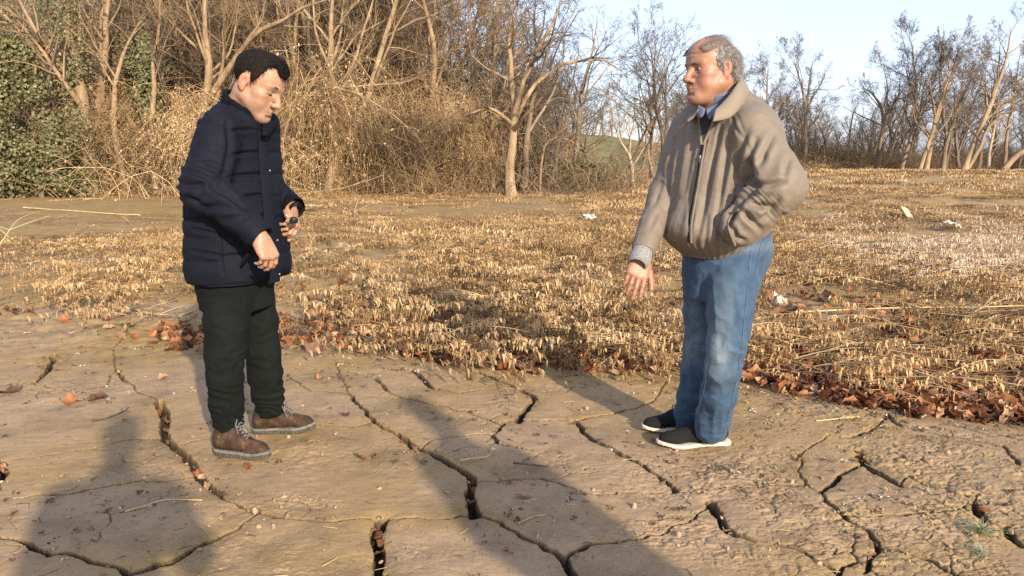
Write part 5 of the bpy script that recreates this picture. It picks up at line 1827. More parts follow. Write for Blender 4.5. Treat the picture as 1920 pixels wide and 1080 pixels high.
def build_silt():
    """thin smears of silted straw over the bare strip before the trees"""
    rng = np.random.default_rng(64)
    K = [litter_mat(rng, 60, 0.5, M_STRAW_D, 0.02), litter_mat(rng, 50, 0.5, M_STRAW_D, 0.02), litter_mat(rng, 40, 0.5, M_STRAW, 0.02)]
    coll = proto_collection('silt_kind', K)
    n = 1500
    px, py = rng.uniform(-120, 1250, n), rng.uniform(358, 450, n)
    u = (px - 960) / FPX; v = (540 - py) / FPX
    tt = (0.0 - CAM_H) / (-SP + v * CP)
    xx, yy = u * tt, tt * (CP + v * SP)
    ok = (rng.uniform(0, 1, n) < 0.9 * sstep(-0.35, 0.4, fbm2(xx * 0.35, yy * 0.8, 3, 65))) & (yy < 32) & ((py < 425) | (px < 420))
    xx, yy = xx[ok], yy[ok]; m = len(xx)
    S = rng.uniform(0.7, 1.5, m)
    o = scatter('silted_straw', coll, np.stack([xx, yy, terrain(xx, yy) + 0.01], 1), np.stack([0 * S, 0 * S, rng.normal(0, 0.3, m)], 1), np.stack([S * 1.5, S * 0.8, S * 0.45], 1), rng.choice([0, 1, 0, 1, 2], m))
    tag(o, 'smears of dark silted straw over the bare strip before the trees', kind='stuff')

# ---- fallen leaves
M_LEAF = []
for nm, st in (('russet_leaf', [(0.25, (0.11, 0.038, 0.016)), (0.55, (0.26, 0.098, 0.040)), (0.8, (0.42, 0.20, 0.095))]),
               ('brown_leaf', [(0.25, (0.060, 0.028, 0.016)), (0.55, (0.13, 0.062, 0.034)), (0.8, (0.24, 0.13, 0.075))]),
               ('tan_leaf', [(0.25, (0.24, 0.125, 0.060)), (0.55, (0.38, 0.22, 0.115)), (0.8, (0.50, 0.33, 0.20))])):
    M_LEAF.append(simple_mat(nm, st, 14.0, 0.6, obj_random=0.5, trans=0.18, bump=0.5, bump_scale=60, bump_dist=0.003))

def leaf_mesh(rng, size, curl, mat):
    """lobed plane-tree leaf with a raised midrib fold and curled edges"""
    ang = np.linspace(0, 2 * math.pi, 21)[:-1]
    dpt = rng.choice([0.05, 0.12, 0.22, 0.34])
    lobes = (1 - dpt) + dpt * np.abs(np.cos(2.5 * ang + rng.uniform(-0.3, 0.3))) ** 0.8
    r = lobes * (1 + rng.normal(0, 0.07, 20)) * (1 - rng.uniform(0.0, 0.35) * np.abs(np.sin(ang)))
    r[10] *= 0.45
    x, y = r * np.cos(ang) * size / 2, r * np.sin(ang) * size / 2 * 0.92
    inner = 0.5
    V = np.concatenate([[[0, 0, 0]], np.stack([x * inner, y * inner, 0 * x], 1), np.stack([x, y, 0 * x], 1)])
    c1, c2 = rng.normal(0, 1, 2) * curl
    V[:, 2] = 1.1 * 1.7 * curl * (V[:, 1] ** 2) / size * rng.uniform(0.5, 1.5) + 0.5 * c1 * V[:, 0] ** 2 / size + 0.8 * c2 * V[:, 0] * V[:, 1] / size + 0.12 * np.abs(V[:, 1])
    V[:, 2] += rng.normal(0, 0.03 * size, len(V)) * np.r_[0, np.full(20, 0.5), np.ones(20)]
    V[:, 2] -= V[:, 2].min()
    i = np.arange(20)
    j = (i + 1) % 20
    T = np.stack([np.zeros(20, int), 1 + i, 1 + j], 1)
    Q1 = np.stack([1 + i, 21 + i, 21 + j], 1)
    Q2 = np.stack([1 + i, 21 + j, 1 + j], 1)
    # stalk
    st = np.array([[-0.45 * size * 0.5, 0, V[11, 2]], [-0.8 * size * 0.6, 0.004, V[11, 2] + 0.006]])
    V2, Q3 = tubes([(np.array([st[0], (st[0] + st[1]) / 2, st[1]]), np.full(3, 0.0012))], 3)
    F3 = np.concatenate([Q3[:, [0, 1, 2]], Q3[:, [0, 2, 3]]]) + len(V)
    return new_mesh('leaf', np.concatenate([V, V2]), np.concatenate([T, Q1, Q2, F3]), mat, True)

LEAF_KINDS = []
def build_leaves():
    rng = np.random.default_rng(70)
    for k in range(12):
        LEAF_KINDS.append(leaf_mesh(rng, rng.uniform(0.085, 0.14), rng.uniform(0.3, 1.3), M_LEAF[[0, 0, 1, 0, 2, 0, 1, 0, 0, 2, 1, 0][k]]))
    coll = proto_collection('leaf_kind', LEAF_KINDS)
    pts = []
    # drift of leaves caught along the front of the crop
    N = 9000
    px = rng.uniform(-60, 1990, N)
    e = np.interp(px, EDGE_PX, EDGE_PY)
    py = e + 7 + rng.normal(0, 5, N) - np.abs(rng.normal(0, 1, N)) * rng.uniform(0.4, 1.6, N) * np.interp(px, [0, 500, 1000, 1450, 1920], [18, 28, 40, 80, 125])
    w = np.interp(px, [-60, 300, 345, 420, 500, 620, 800, 1000, 1250, 1400, 1920], [0.06, 0.05, 0.45, 0.3, 0.35, 0.4, 0.32, 0.6, 0.75, 1.2, 1.5])
    ok = rng.uniform(0, 1, N) < w * 0.36 * (0.35 + 1.3 * sstep(-0.3, 0.4, noise2(px / 38.0, py / 22.0, 5)))
    for a, b in zip(px[ok], py[ok]):
        q = ground_at(a, b); pts.append((q[0], q[1], rng.uniform(0.003, 0.032)))
    # a few deeper in the stalks and out on the mud
    for k in range(420):
        a, b = rng.uniform(560, 1960), rng.uniform(520, 700)
        if b < np.interp(a, EDGE_PX, EDGE_PY): q = ground_at(a, b); pts.append((q[0], q[1], rng.uniform(0.02, 0.06)))
    for k in range(9):
        a, b = rng.uniform(-20, 1940), rng.uniform(660, 900)
        q = ground_at(a, b); pts.append((q[0], q[1], 0.003))
    for k in range(60):
        a, b = rng.normal(340, 40), rng.normal(640, 12)
        q = ground_at(a, b); pts.append((q[0], q[1], rng.uniform(0.003, 0.03)))
    pts = np.array(pts)
    d = np.hypot(pts[:, 0], pts[:, 1])
    order = np.argsort(d)
    near, rest = pts[order[:270]], pts[order[270:]]
    print('leaves', len(pts))
    for x, y, z in near:
        o = link('fallen_leaf', LEAF_KINDS[rng.integers(0, 12)], None, (x, y, z + hgt(x, y)))
        o.rotation_euler = (rng.normal(0, 0.45), rng.normal(0, 0.45), rng.uniform(0, 6.28))
        s = rng.uniform(0.55, 1.05) if z > 0.0031 else rng.uniform(0.35, 0.55)
        o.scale = (s, s * rng.uniform(0.6, 1.0), s)
        tag(o, 'curled brown fallen leaf lying along the muddy front of the dead crop', 'leaf', 'fallen leaves on the mud and in the stalks')
    m = len(rest)
    o = scatter('leaf_litter', coll, rest + np.array([0, 0, 0.0]), np.stack([rng.normal(0, 0.5, m), rng.normal(0, 0.5, m), rng.uniform(0, 6.28, m)], 1), rng.uniform(0.55, 1.05, m), rng.integers(0, 12, m))
    tag(o, 'drift of red-brown leaves caught under the dead stalks', kind='stuff')
    # leaves fallen into the open cracks
    for px_, py_, k in ((303, 768, 0), (308, 785, 5), (311, 803, 3), (317, 824, 4), (371, 882, 0), (376, 890, 9), (388, 905, 4), (883, 915, 0), (886, 902, 7), (884, 938, 2), (710, 1000, 0), (708, 1015, 5), (711, 1030, 3), (3, 880, 0), (5, 872, 4), (1362, 992, 4), (1372, 1000, 9), (1632, 1030, 9), (1634, 1045, 4), (1838, 965, 2), (1846, 955, 0), (1250, 900, 4), (1608, 845, 9), (776, 838, 7), (485, 962, 0), (992, 750, 4)):
        q = ground_at(px_, py_)
        o = link('fallen_leaf', LEAF_KINDS[k], None, (q[0], q[1], -0.014))
        o.rotation_euler = (rng.normal(0, 0.7), rng.normal(0, 0.7) + 0.5, rng.uniform(0, 6.28))
        o.scale = (0.42, 0.36, 0.42)
        tag(o, 'rust-coloured leaf fallen into an open crack in the mud', 'leaf', 'leaves caught in the cracks')
    for px_, py_, k, s, lab in ((981, 935, 4, 0.62, 'small pinkish lobed leaf alone on the shaded grey plate'), (306, 711, 9, 0.8, 'flat orange-tan lobed leaf alone on the mud beside the legs of the man in navy'),
                                (18, 738, 2, 0.9, 'dark purple-brown curled leaf at the side of the mud beyond the shadow'), (184, 750, 2, 0.8, 'dark crumpled leaf on the mud above the head of the long shadow'),
                                (600, 712, 0, 0.5, 'little reddish leaf just beyond the brown boot toe'), (648, 781, 0, 0.45, 'tiny red leaf on the smooth mud right of the boots'), (875, 663, 5, 1.5, 'big curled russet leaf standing on the split stick')):
        q = ground_at(px_, py_)
        o = link('fallen_leaf', LEAF_KINDS[k].copy(), None, (q[0], q[1], 0.006))
        o.rotation_euler = (0.1, -0.1, rng.uniform(0, 6.28)); o.scale = (s, s, s)
        tag(o, lab, 'leaf')

M_STICK = simple_mat('weathered_stick', [(0.3, (0.22, 0.155, 0.095)), (0.7, (0.46, 0.36, 0.24))], 12, 0.85, stretch=(1, 1, 1), bump=0.5, bump_scale=40)
M_REED = simple_mat('yellow_reed', [(0.3, (0.42, 0.31, 0.14)), (0.7, (0.62, 0.49, 0.25))], 10, 0.7)
M_DARKTWIG = simple_mat('dark_twig', [(0.3, (0.05, 0.035, 0.024)), (0.7, (0.13, 0.09, 0.06))], 20, 0.85)

def stick(name, label, cat, px_pts, r0, r1, mat, lift=None, twigs=0, seed=0, sides=6, group=None):
    rng = np.random.default_rng(seed + 500)
    G = []
    for i, (a, b) in enumerate(px_pts):
        q = ground_at(a, b)
        G.append([q[0], q[1], hgt(q[0], q[1]) + r0 + (lift[i] if lift else 0.004)])
    G = np.array(G)
    n = 14
    S = spline(G, n)
    S[:, 2] += rng.normal(0, r0 * 0.15, n)
    S[:, :2] += rng.normal(0, r0 * 0.25, (n, 2))
    base = S[0].copy()
    pol = [(S - base, np.linspace(r0, r1, n) * (1 + rng.normal(0, 0.07, n)))]
    for k in range(twigs):
        j = rng.integers(3, n - 1)
        d = S[j] - S[j - 1]; d /= np.linalg.norm(d)
        s = rng.choice([-1, 1])
        d2 = np.array([d[0] * 0.7 - s * d[1] * 0.7, d[1] * 0.7 + s * d[0] * 0.7, rng.uniform(0.0, 0.35)])
        L = np.linalg.norm(S[-1] - S[0]) * rng.uniform(0.12, 0.3)
        p = S[j] - base
        pol.append((np.array([p, p + d2 * L * 0.5 + [0, 0, 0.01], p + d2 * L]), r1 * np.array([0.9, 0.7, 0.4])))
    V, Q = tubes(pol, sides)
    # closed ends
    o = link(name, new_mesh(name, V, Q, mat), None, base)
    tag(o, label, cat, group)
    return o

def build_sticks():
    stick('driftwood', 'pale weathered stick lying level among leaves at the front of the crop', 'stick', [(622, 632), (660, 629), (700, 627), (728, 622)], 0.020, 0.014, M_STICK, seed=1)
    stick('driftwood', 'split pale stick with a big russet leaf over it', 'stick', [(842, 664), (880, 662), (918, 655)], 0.020, 0.012, M_STICK, [0.0, 0.01, 0.03], seed=2)
    stick('driftwood', 'thin pale stick half hidden in the stalks halfway between the two men', 'stick', [(925, 577), (955, 574), (985, 575)], 0.014, 0.012, M_STICK, [0.05, 0.06, 0.05], seed=3)
    stick('driftwood', 'pale grey log on the bare strip beyond the hand of the man in navy', 'log', [(556, 388), (580, 389), (608, 390)], 0.05, 0.03, M_STICK, seed=4)
    stick('reed', 'long pale reed lying straight across the bare mud on the ivy side', 'reed', [(45, 391), (120, 396), (200, 402), (264, 405)], 0.022, 0.012, M_REED, seed=5, sides=5)
    stick('reed', 'long yellow reed across the field behind the jeans', 'reed', [(1490, 598), (1600, 597), (1720, 593), (1830, 595), (1935, 592)], 0.007, 0.004, M_REED, [0.05, 0.07, 0.07, 0.08, 0.08], seed=6, sides=5)
    stick('branch', 'forked thin branch lying in leaves behind the knees of the man in navy', 'branch', [(242, 582), (280, 596), (330, 603), (388, 614)], 0.009, 0.005, M_STICK, [0.01, 0.03, 0.04, 0.03], 4, 7)
    stick('branch', 'short bare branch crossing the forked one beside the trouser leg', 'branch', [(335, 600), (362, 594), (392, 588)], 0.010, 0.007, M_STICK, [0.02, 0.04, 0.05], 1, 8)
    stick('branch', 'arched pale dead stem at the border of the view', 'branch', [(-30, 505), (20, 488), (45, 475), (80, 462)], 0.010, 0.005, M_REED, [0.0, 0.35, 0.48, 0.52], 2, 9)
    stick('branch', 'thin pale stem crossing the arched one', 'branch', [(-20, 440), (10, 452), (42, 466)], 0.009, 0.006, M_REED, [0.30, 0.12, 0.02], 1, 10)
    stick('branch', 'slender leaning stem with side twigs among sparse stalks', 'branch', [(85, 466), (115, 470), (150, 492), (185, 520)], 0.007, 0.004, M_REED, [0.1, 0.08, 0.04, 0.0], 3, 11)
    stick('branch', 'bare grey stick standing at a slant in the straw behind the keys', 'branch', [(662, 412), (668, 404), (676, 398)], 0.016, 0.010, M_STICK, [0.0, 0.2, 0.42], 1, 12)
    stick('branch', 'pale stick propped in the wrack below the leaning trunk', 'branch', [(545, 372), (640, 372), (720, 372)], 0.022, 0.010, M_STICK, [0.1, 0.3, 0.75], 2, 13)
    stick('branch', 'long twig leaning out of the wrack behind the shoulder of the man in navy', 'branch', [(520, 372), (560, 372), (620, 374)], 0.02, 0.010, M_STICK, [0.9, 0.5, 0.02], 2, 14)
    stick('twig', 'bent straw loop on the shaded grey plate', 'twig', [(862, 866), (890, 862), (915, 858), (922, 848), (912, 841)], 0.0035, 0.002, M_REED, seed=15, sides=4)
    stick('twig', 'dark broken twig pieces in the middle of the shaded plate', 'twig', [(962, 872), (990, 874), (1030, 879)], 0.005, 0.003, M_DARKTWIG, None, 2, 16, 4)
    stick('twig', 'curved dry stem along the front of the shaded plate', 'twig', [(970, 985), (1005, 972), (1030, 968), (1040, 975), (1036, 984)], 0.004, 0.002, M_STICK, seed=17, sides=4)
    stick('twig', 'long thin dark stem with a fork on the sunlit mud by the long shadow', 'twig', [(172, 792), (200, 787), (228, 776), (241, 766)], 0.005, 0.003, M_DARKTWIG, None, 2, 18, 4)
    stick('twig', 'pale thin straw lying across the long shadow', 'twig', [(236, 962), (270, 952), (312, 940), (380, 941)], 0.003, 0.002, M_REED, seed=19, sides=4)
    stick('twig', 'straight grey twig leading from the leaf drift to the rough mud', 'twig', [(1726, 786), (1760, 772), (1800, 760), (1850, 755)], 0.006, 0.004, M_STICK, [0.0, 0.02, 0.04, 0.05], 2, 20, 5)
    stick('twig', 'pale flattened grass stems beside the crack right of the shoes', 'twig', [(1530, 792), (1570, 788), (1612, 784)], 0.004, 0.003, M_REED, None, 3, 21, 4)
    stick('twig', 'thin arched stem on rough mud below the shoe heel', 'twig', [(1482, 842), (1500, 846), (1515, 856), (1520, 866)], 0.004, 0.002, M_STICK, [0, .02, .02, 0], 0, 22, 4)
    rng = np.random.default_rng(77)
    # loose bits of straw strewn over the mud
    kinds = []
    for k in range(8):
        L = rng.uniform(0.03, 0.10)
        t = np.linspace(-0.5, 0.5, 5)
        P = np.stack([t * L, rng.normal(0, 0.08) * L * (1 - 4 * t ** 2), 0.003 + rng.uniform(0, 0.006) * (1 - 4 * t ** 2)], 1)
        V, Q = tubes([(P, np.full(5, rng.uniform(0.0012, 0.0024)))], 4)
        kinds.append(new_mesh('straw', V, Q, [M_REED, M_STICK, M_DARKTWIG, M_DARKTWIG][k % 4]))
    for k in range(150):
        px, py = rng.uniform(-30, 1950), rng.uniform(650, 1090)
        if py < np.interp(px, EDGE_PX, EDGE_PY) + 8: continue
        q = ground_at(px, py)
        o = link('straw', kinds[rng.integers(0, 8)], None, (q[0], q[1], 0.003))
        s = rng.uniform(0.35, 0.9)
        o.scale = (s, s, s)
        o.rotation_euler = (0, rng.normal(0, 0.05), rng.normal(0.2, 0.8))
        tag(o, 'short bit of straw or twig strewn on the bare mud', 'straw', 'bits of straw strewn on the mud')
    # mud crumbs kicked up along the rough parts
    ck = []
    for k in range(5):
        d = rng.normal(size=(26, 3)); d /= np.linalg.norm(d, axis=1, keepdims=True)
        bm = bpy.data.meshes.new('crumb')
        import bmesh
        b = bmesh.new()
        for q in d * np.array([1, 0.8, 0.55]) * rng.uniform(0.7, 1.2, (26, 1)) * 0.012: b.verts.new(q)
        bmesh.ops.convex_hull(b, input=list(b.verts))
        for v in [v for v in b.verts if not v.link_faces]: b.verts.remove(v)
        b.to_mesh(bm); b.free()
        bm.materials.append(M_CRUMB)
        ck.append(bm)
    coll = proto_collection('crumb_kind', ck)
    n = 2600
    px, py = rng.uniform(-30, 1950, n), rng.uniform(655, 1100, n)
    w = 0.12 + np.exp(-(((px - 1560) / 300) ** 2 + ((py - 930) / 120) ** 2)) + 0.6 * np.exp(-(((px - 520) / 120) ** 2 + ((py - 960) / 40) ** 2)) + 0.5 * np.exp(-(((px - 870) / 90) ** 2 + ((py - 800) / 40) ** 2)) + 0.5 * np.exp(-(((px - 260) / 140) ** 2 + ((py - 890) / 30) ** 2)) + .35 * (py < 740)
    ok = rng.uniform(0, 1, n) < w
    G = np.array([ground_at(a, b) for a, b in zip(px[ok], py[ok])])
    m = len(G)
    o = scatter('mud_crumbs', coll, np.concatenate([G, np.zeros((m, 1)) + 0.001], 1), rng.uniform(0, 6.28, (m, 3)), 0.25 + 1.1 * rng.uniform(0, 1, m) ** 3, rng.integers(0, 5, m))
    tag(o, 'loose crumbs of dried mud scattered over the plates', kind='stuff')

def build_debris():
    """flakes of dark leaf and pale husk trodden into the mud"""
    rng = np.random.default_rng(91)
    kinds = []
    for k in range(9):
        n = 9
        P = np.stack([rng.normal(0, 0.012, n), rng.normal(0, 0.008, n), rng.uniform(0.001, 0.006, n)], 1)
        N_ = rng.normal(size=(n, 3)) * 0.5 + [0, 0, 1.0]; N_ /= np.linalg.norm(N_, axis=1, keepdims=True)
        U = np.cross(N_, rng.normal(size=(n, 3))); U /= np.linalg.norm(U, axis=1, keepdims=True)
        V, F = leaf_cards(P, N_, U, rng.uniform(0.006, 0.020, n), 0.5)
        kinds.append(new_mesh('flake', V, F, [M_DARKTWIG, M_DARKTWIG, M_LEAF[1], M_DARKTWIG, M_FOAM, M_DARKTWIG, M_LEAF[0], M_STICK, M_DARKTWIG][k], False))
    coll = proto_collection('flake_kind', kinds)
    n = 9000
    px, py = rng.uniform(-30, 1950, n), rng.uniform(600, 1100, n)
    q = np.array([ground_at(a, b) for a, b in zip(px, py)])
    e = np.interp(px, EDGE_PX, EDGE_PY)
    w = 0.10 + 0.9 * np.exp(-np.maximum(py - e, 0) / 40) + 0.5 * np.exp(-(((px - 1600) / 330) ** 2 + ((py - 900) / 160) ** 2)) + 0.35 * (py < 760)
    w = w * sstep(-0.25, 0.5, fbm2(q[:, 0] * 2.2, q[:, 1] * 3.0, 3, 92))
    ok = (rng.uniform(0, 1, n) < w) & (py > e - 10)
    G = q[ok]; m = len(G)
    o = scatter('plant_debris', coll, np.concatenate([G, np.zeros((m, 1)) + 0.002], 1), np.stack([0 * G[:, 0], 0 * G[:, 0], rng.uniform(0, 6.28, m)], 1), rng.uniform(0.4, 1.3, m), rng.integers(0, 9, m))
    tag(o, 'dark flakes of leaf and husk trodden into the mud', kind='stuff')

M_CRUMB = simple_mat('mud_crumb', [(0.3, (0.16, 0.11, 0.06)), (0.7, (0.34, 0.25, 0.15))], 40, 0.9, obj_random=0.4)
M_FOAM = simple_mat('dirty_white_foam', [(0.3, (0.34, 0.30, 0.24)), (0.7, (0.58, 0.53, 0.45))], 25, 0.8)
M_BOARD = simple_mat('cream_board', [(0.3, (0.40, 0.33, 0.19)), (0.7, (0.54, 0.46, 0.29))], 20, 0.8)

def litter(name, label, cat, px, py, size, mat, lift=0.06, crumple=0.0, yaw=0.0, tilt=(0, 0), seed=0):
    rng = np.random.default_rng(seed + 300)
    q = ground_at(px, py)
    # where the bank rises the point sits higher and a little nearer
    for _ in range(4):
        q = ground_at(px, py, hgt(q[0], q[1]) + lift)
    n = 9
    g = np.linspace(-0.5, 0.5, n)
    X, Y = np.meshgrid(g, g, indexing='ij')
    Z = crumple * fbm2(X * 4 + seed, Y * 4, 3, seed)
    th = size[2]
    jag = 1 + 0.08 * rng.normal(size=X.shape) * (np.maximum(abs(X), abs(Y)) > 0.45)
    top = np.stack([X * size[0] * jag, Y * size[1] * jag, Z + th / 2], -1).reshape(-1, 3)
    bot = top - [0, 0, th]
    i = np.arange(n * n).reshape(n, n)
    f1 = np.stack([i[:-1, :-1], i[1:, :-1], i[1:, 1:], i[:-1, 1:]], -1).reshape(-1, 4)
    rim = np.concatenate([i[:, 0], i[-1, 1:], i[::-1, -1][1:], i[0, ::-1][1:]])
    f3 = np.stack([rim[:-1], rim[:-1] + n * n, rim[1:] + n * n, rim[1:]], -1)
    o = link(name, new_mesh(name, np.concatenate([top, bot]), np.concatenate([f1, f1[:, ::-1] + n * n, f3]), mat, False), None, (q[0], q[1], hgt(q[0], q[1]) + lift))
    o.rotation_euler = (tilt[0], tilt[1], yaw)
    tag(o, label, cat)

def build_litter():
    litter('foam_lump', 'torn lump of white foam in the stalks close behind the jeans', 'litter', 1461, 561, (0.11, 0.10, 0.02), M_FOAM, 0.09, 0.05, 0.4, (0.5, 0.2), 1)
    litter('board_scrap', 'flat cream rectangular scrap beyond the long yellow reed on the leaf drift side', 'litter', 1533, 613, (0.17, 0.09, 0.012), M_BOARD, 0.09, 0.0, 0.1, (0.15, 0.05), 2)
    litter('plastic_scrap', 'crumpled off-white scrap with a dark twig beside it far out in the stalks', 'litter', 1742, 534, (0.20, 0.12, 0.012), M_FOAM, 0.09, 0.06, 0.2, (0.2, 0), 3)
    litter('board_scrap', 'yellowish board tilted up on the rising bank', 'litter', 1700, 404, (0.18, 0.30, 0.02), M_BOARD, 0.14, 0.0, 0.3, (0.7, 0.3), 4)
    litter('plastic_scrap', 'small white scrap past the tilted yellowish board', 'litter', 1786, 421, (0.26, 0.22, 0.02), M_FOAM, 0.14, 0.05, 0.6, (0.3, 0.1), 5)
    litter('plastic_scrap', 'white scrap in the far straw before the bend of the field edge', 'litter', 1105, 406, (0.24, 0.2, 0.03), M_FOAM, 0.12, 0.03, 0.1, (0.3, 0), 6)

M_GRASS = simple_mat('young_grass', [(0.3, (0.06, 0.095, 0.018)), (0.7, (0.17, 0.20, 0.055))], 30, 0.6, trans=0.3)
M_GRASS_P = simple_mat('pale_seedling', [(0.3, (0.22, 0.25, 0.12)), (0.7, (0.42, 0.42, 0.26))], 30, 0.6, trans=0.3)

def grass_tuft(label, px, py, n, L, mat, seed, flat=0.3):
    rng = np.random.default_rng(seed)
    q = ground_at(px, py)
    pol = []
    a = rng.uniform(0, 6.28, n)
    t = np.linspace(0, 1, 6)
    l_ = L * rng.uniform(0.4, 1.1, n)
    el = rng.uniform(flat, 1.2, n)
    hx = np.cos(el)[:, None] * t[None] * l_[:, None] * (1 + 0.3 * t[None])
    hz = (np.sin(el)[:, None] * t[None] - 0.45 * t[None] ** 2) * l_[:, None]
    C = np.stack([np.cos(a)[:, None] * hx, np.sin(a)[:, None] * hx, np.maximum(hz, 0.002) + 0.001], -1) + rng.normal(size=(n, 1, 3)) * np.array([0.008, 0.008, 0])
    sd = np.stack([-np.sin(a), np.cos(a), 0 * a], 1)[:, None]
    w = (0.0022 * (1 - 0.85 * t))[None, :, None]
    V = np.stack([C - sd * w, C + sd * w], 2).reshape(-1, 3)
    i = np.arange(n * 12).reshape(n, 6, 2)
    Q = np.stack([i[:, :-1, 0], i[:, :-1, 1], i[:, 1:, 1], i[:, 1:, 0]], -1).reshape(-1, 4)
    o = link('grass_tuft', new_mesh('grass_tuft', V, Q, mat), None, (q[0], q[1], 0.002))
    tag(o, label, 'grass')

def build_tufts():
    grass_tuft('pale green grass tuft sprouting beside the wide crack on the rough mud', 1838, 998, 46, 0.11, M_GRASS_P, 1, 0.1)
    grass_tuft('green heart of young grass in the pale tuft on the rough mud', 1842, 996, 24, 0.07, M_GRASS, 2, 0.5)
    grass_tuft('low spreading patch of pale seedlings in front of the grass tuft', 1835, 1036, 60, 0.045, M_GRASS_P, 3, 0.0)
    grass_tuft('tiny bright green sprig in front of the brown boot toe', 574, 829, 26, 0.035, M_GRASS, 4, 0.1)
    grass_tuft('green sprig at the crop edge between the shadow and the jeans', 1176, 692, 40, 0.08, M_GRASS, 5, 0.4)
    grass_tuft('faint green sprig on mud near the leaf drift under the split stick', 880, 712, 24, 0.05, M_GRASS, 6, 0.3)
    grass_tuft('small yellow-green sprig at the crop edge by the boots', 556, 655, 26, 0.06, M_GRASS, 7, 0.4)

build_crop()
build_silt()
build_leaves()
build_sticks()
build_litter()
build_debris()
build_tufts()
# ----------------------------------------------------------------- first man: navy quilted jacket, facing right, looking down
STROKES1 = [([(423,246),(475,243)], 3, .009), ([(430,291),(489,284)], 3, .010), ([(419,332),(496,325)], 3, .010), ([(453,370),(507,363)], 3, .009), ([(489,404),(511,402)], 3, .008),
    ([(426,228),(431,273),(421,323),(403,345)], 5, .012), ([(360,429),(412,440)], 3, .009), ([(358,469),(417,481),(471,476)], 3, .010), ([(412,436),(417,512)], 3, .008),
    ([(349,350),(389,345),(417,354)], 5, .012), ([(353,368),(385,390),(430,386)], 5, .011), ([(394,354),(430,368),(457,390)], 5, .012), ([(378,309),(412,327)], 5, .009), ([(365,300),(395,296)], 5, .006),
    ([(417,413),(453,404)], 4, .009), ([(440,420),(470,402)], 4, .008), ([(362,225),(403,207),(430,194)], 3, .006), ([(352,322),(380,332),(405,340)], 4, .008), ([(439,445),(462,476),(475,455)], 4, .010)]

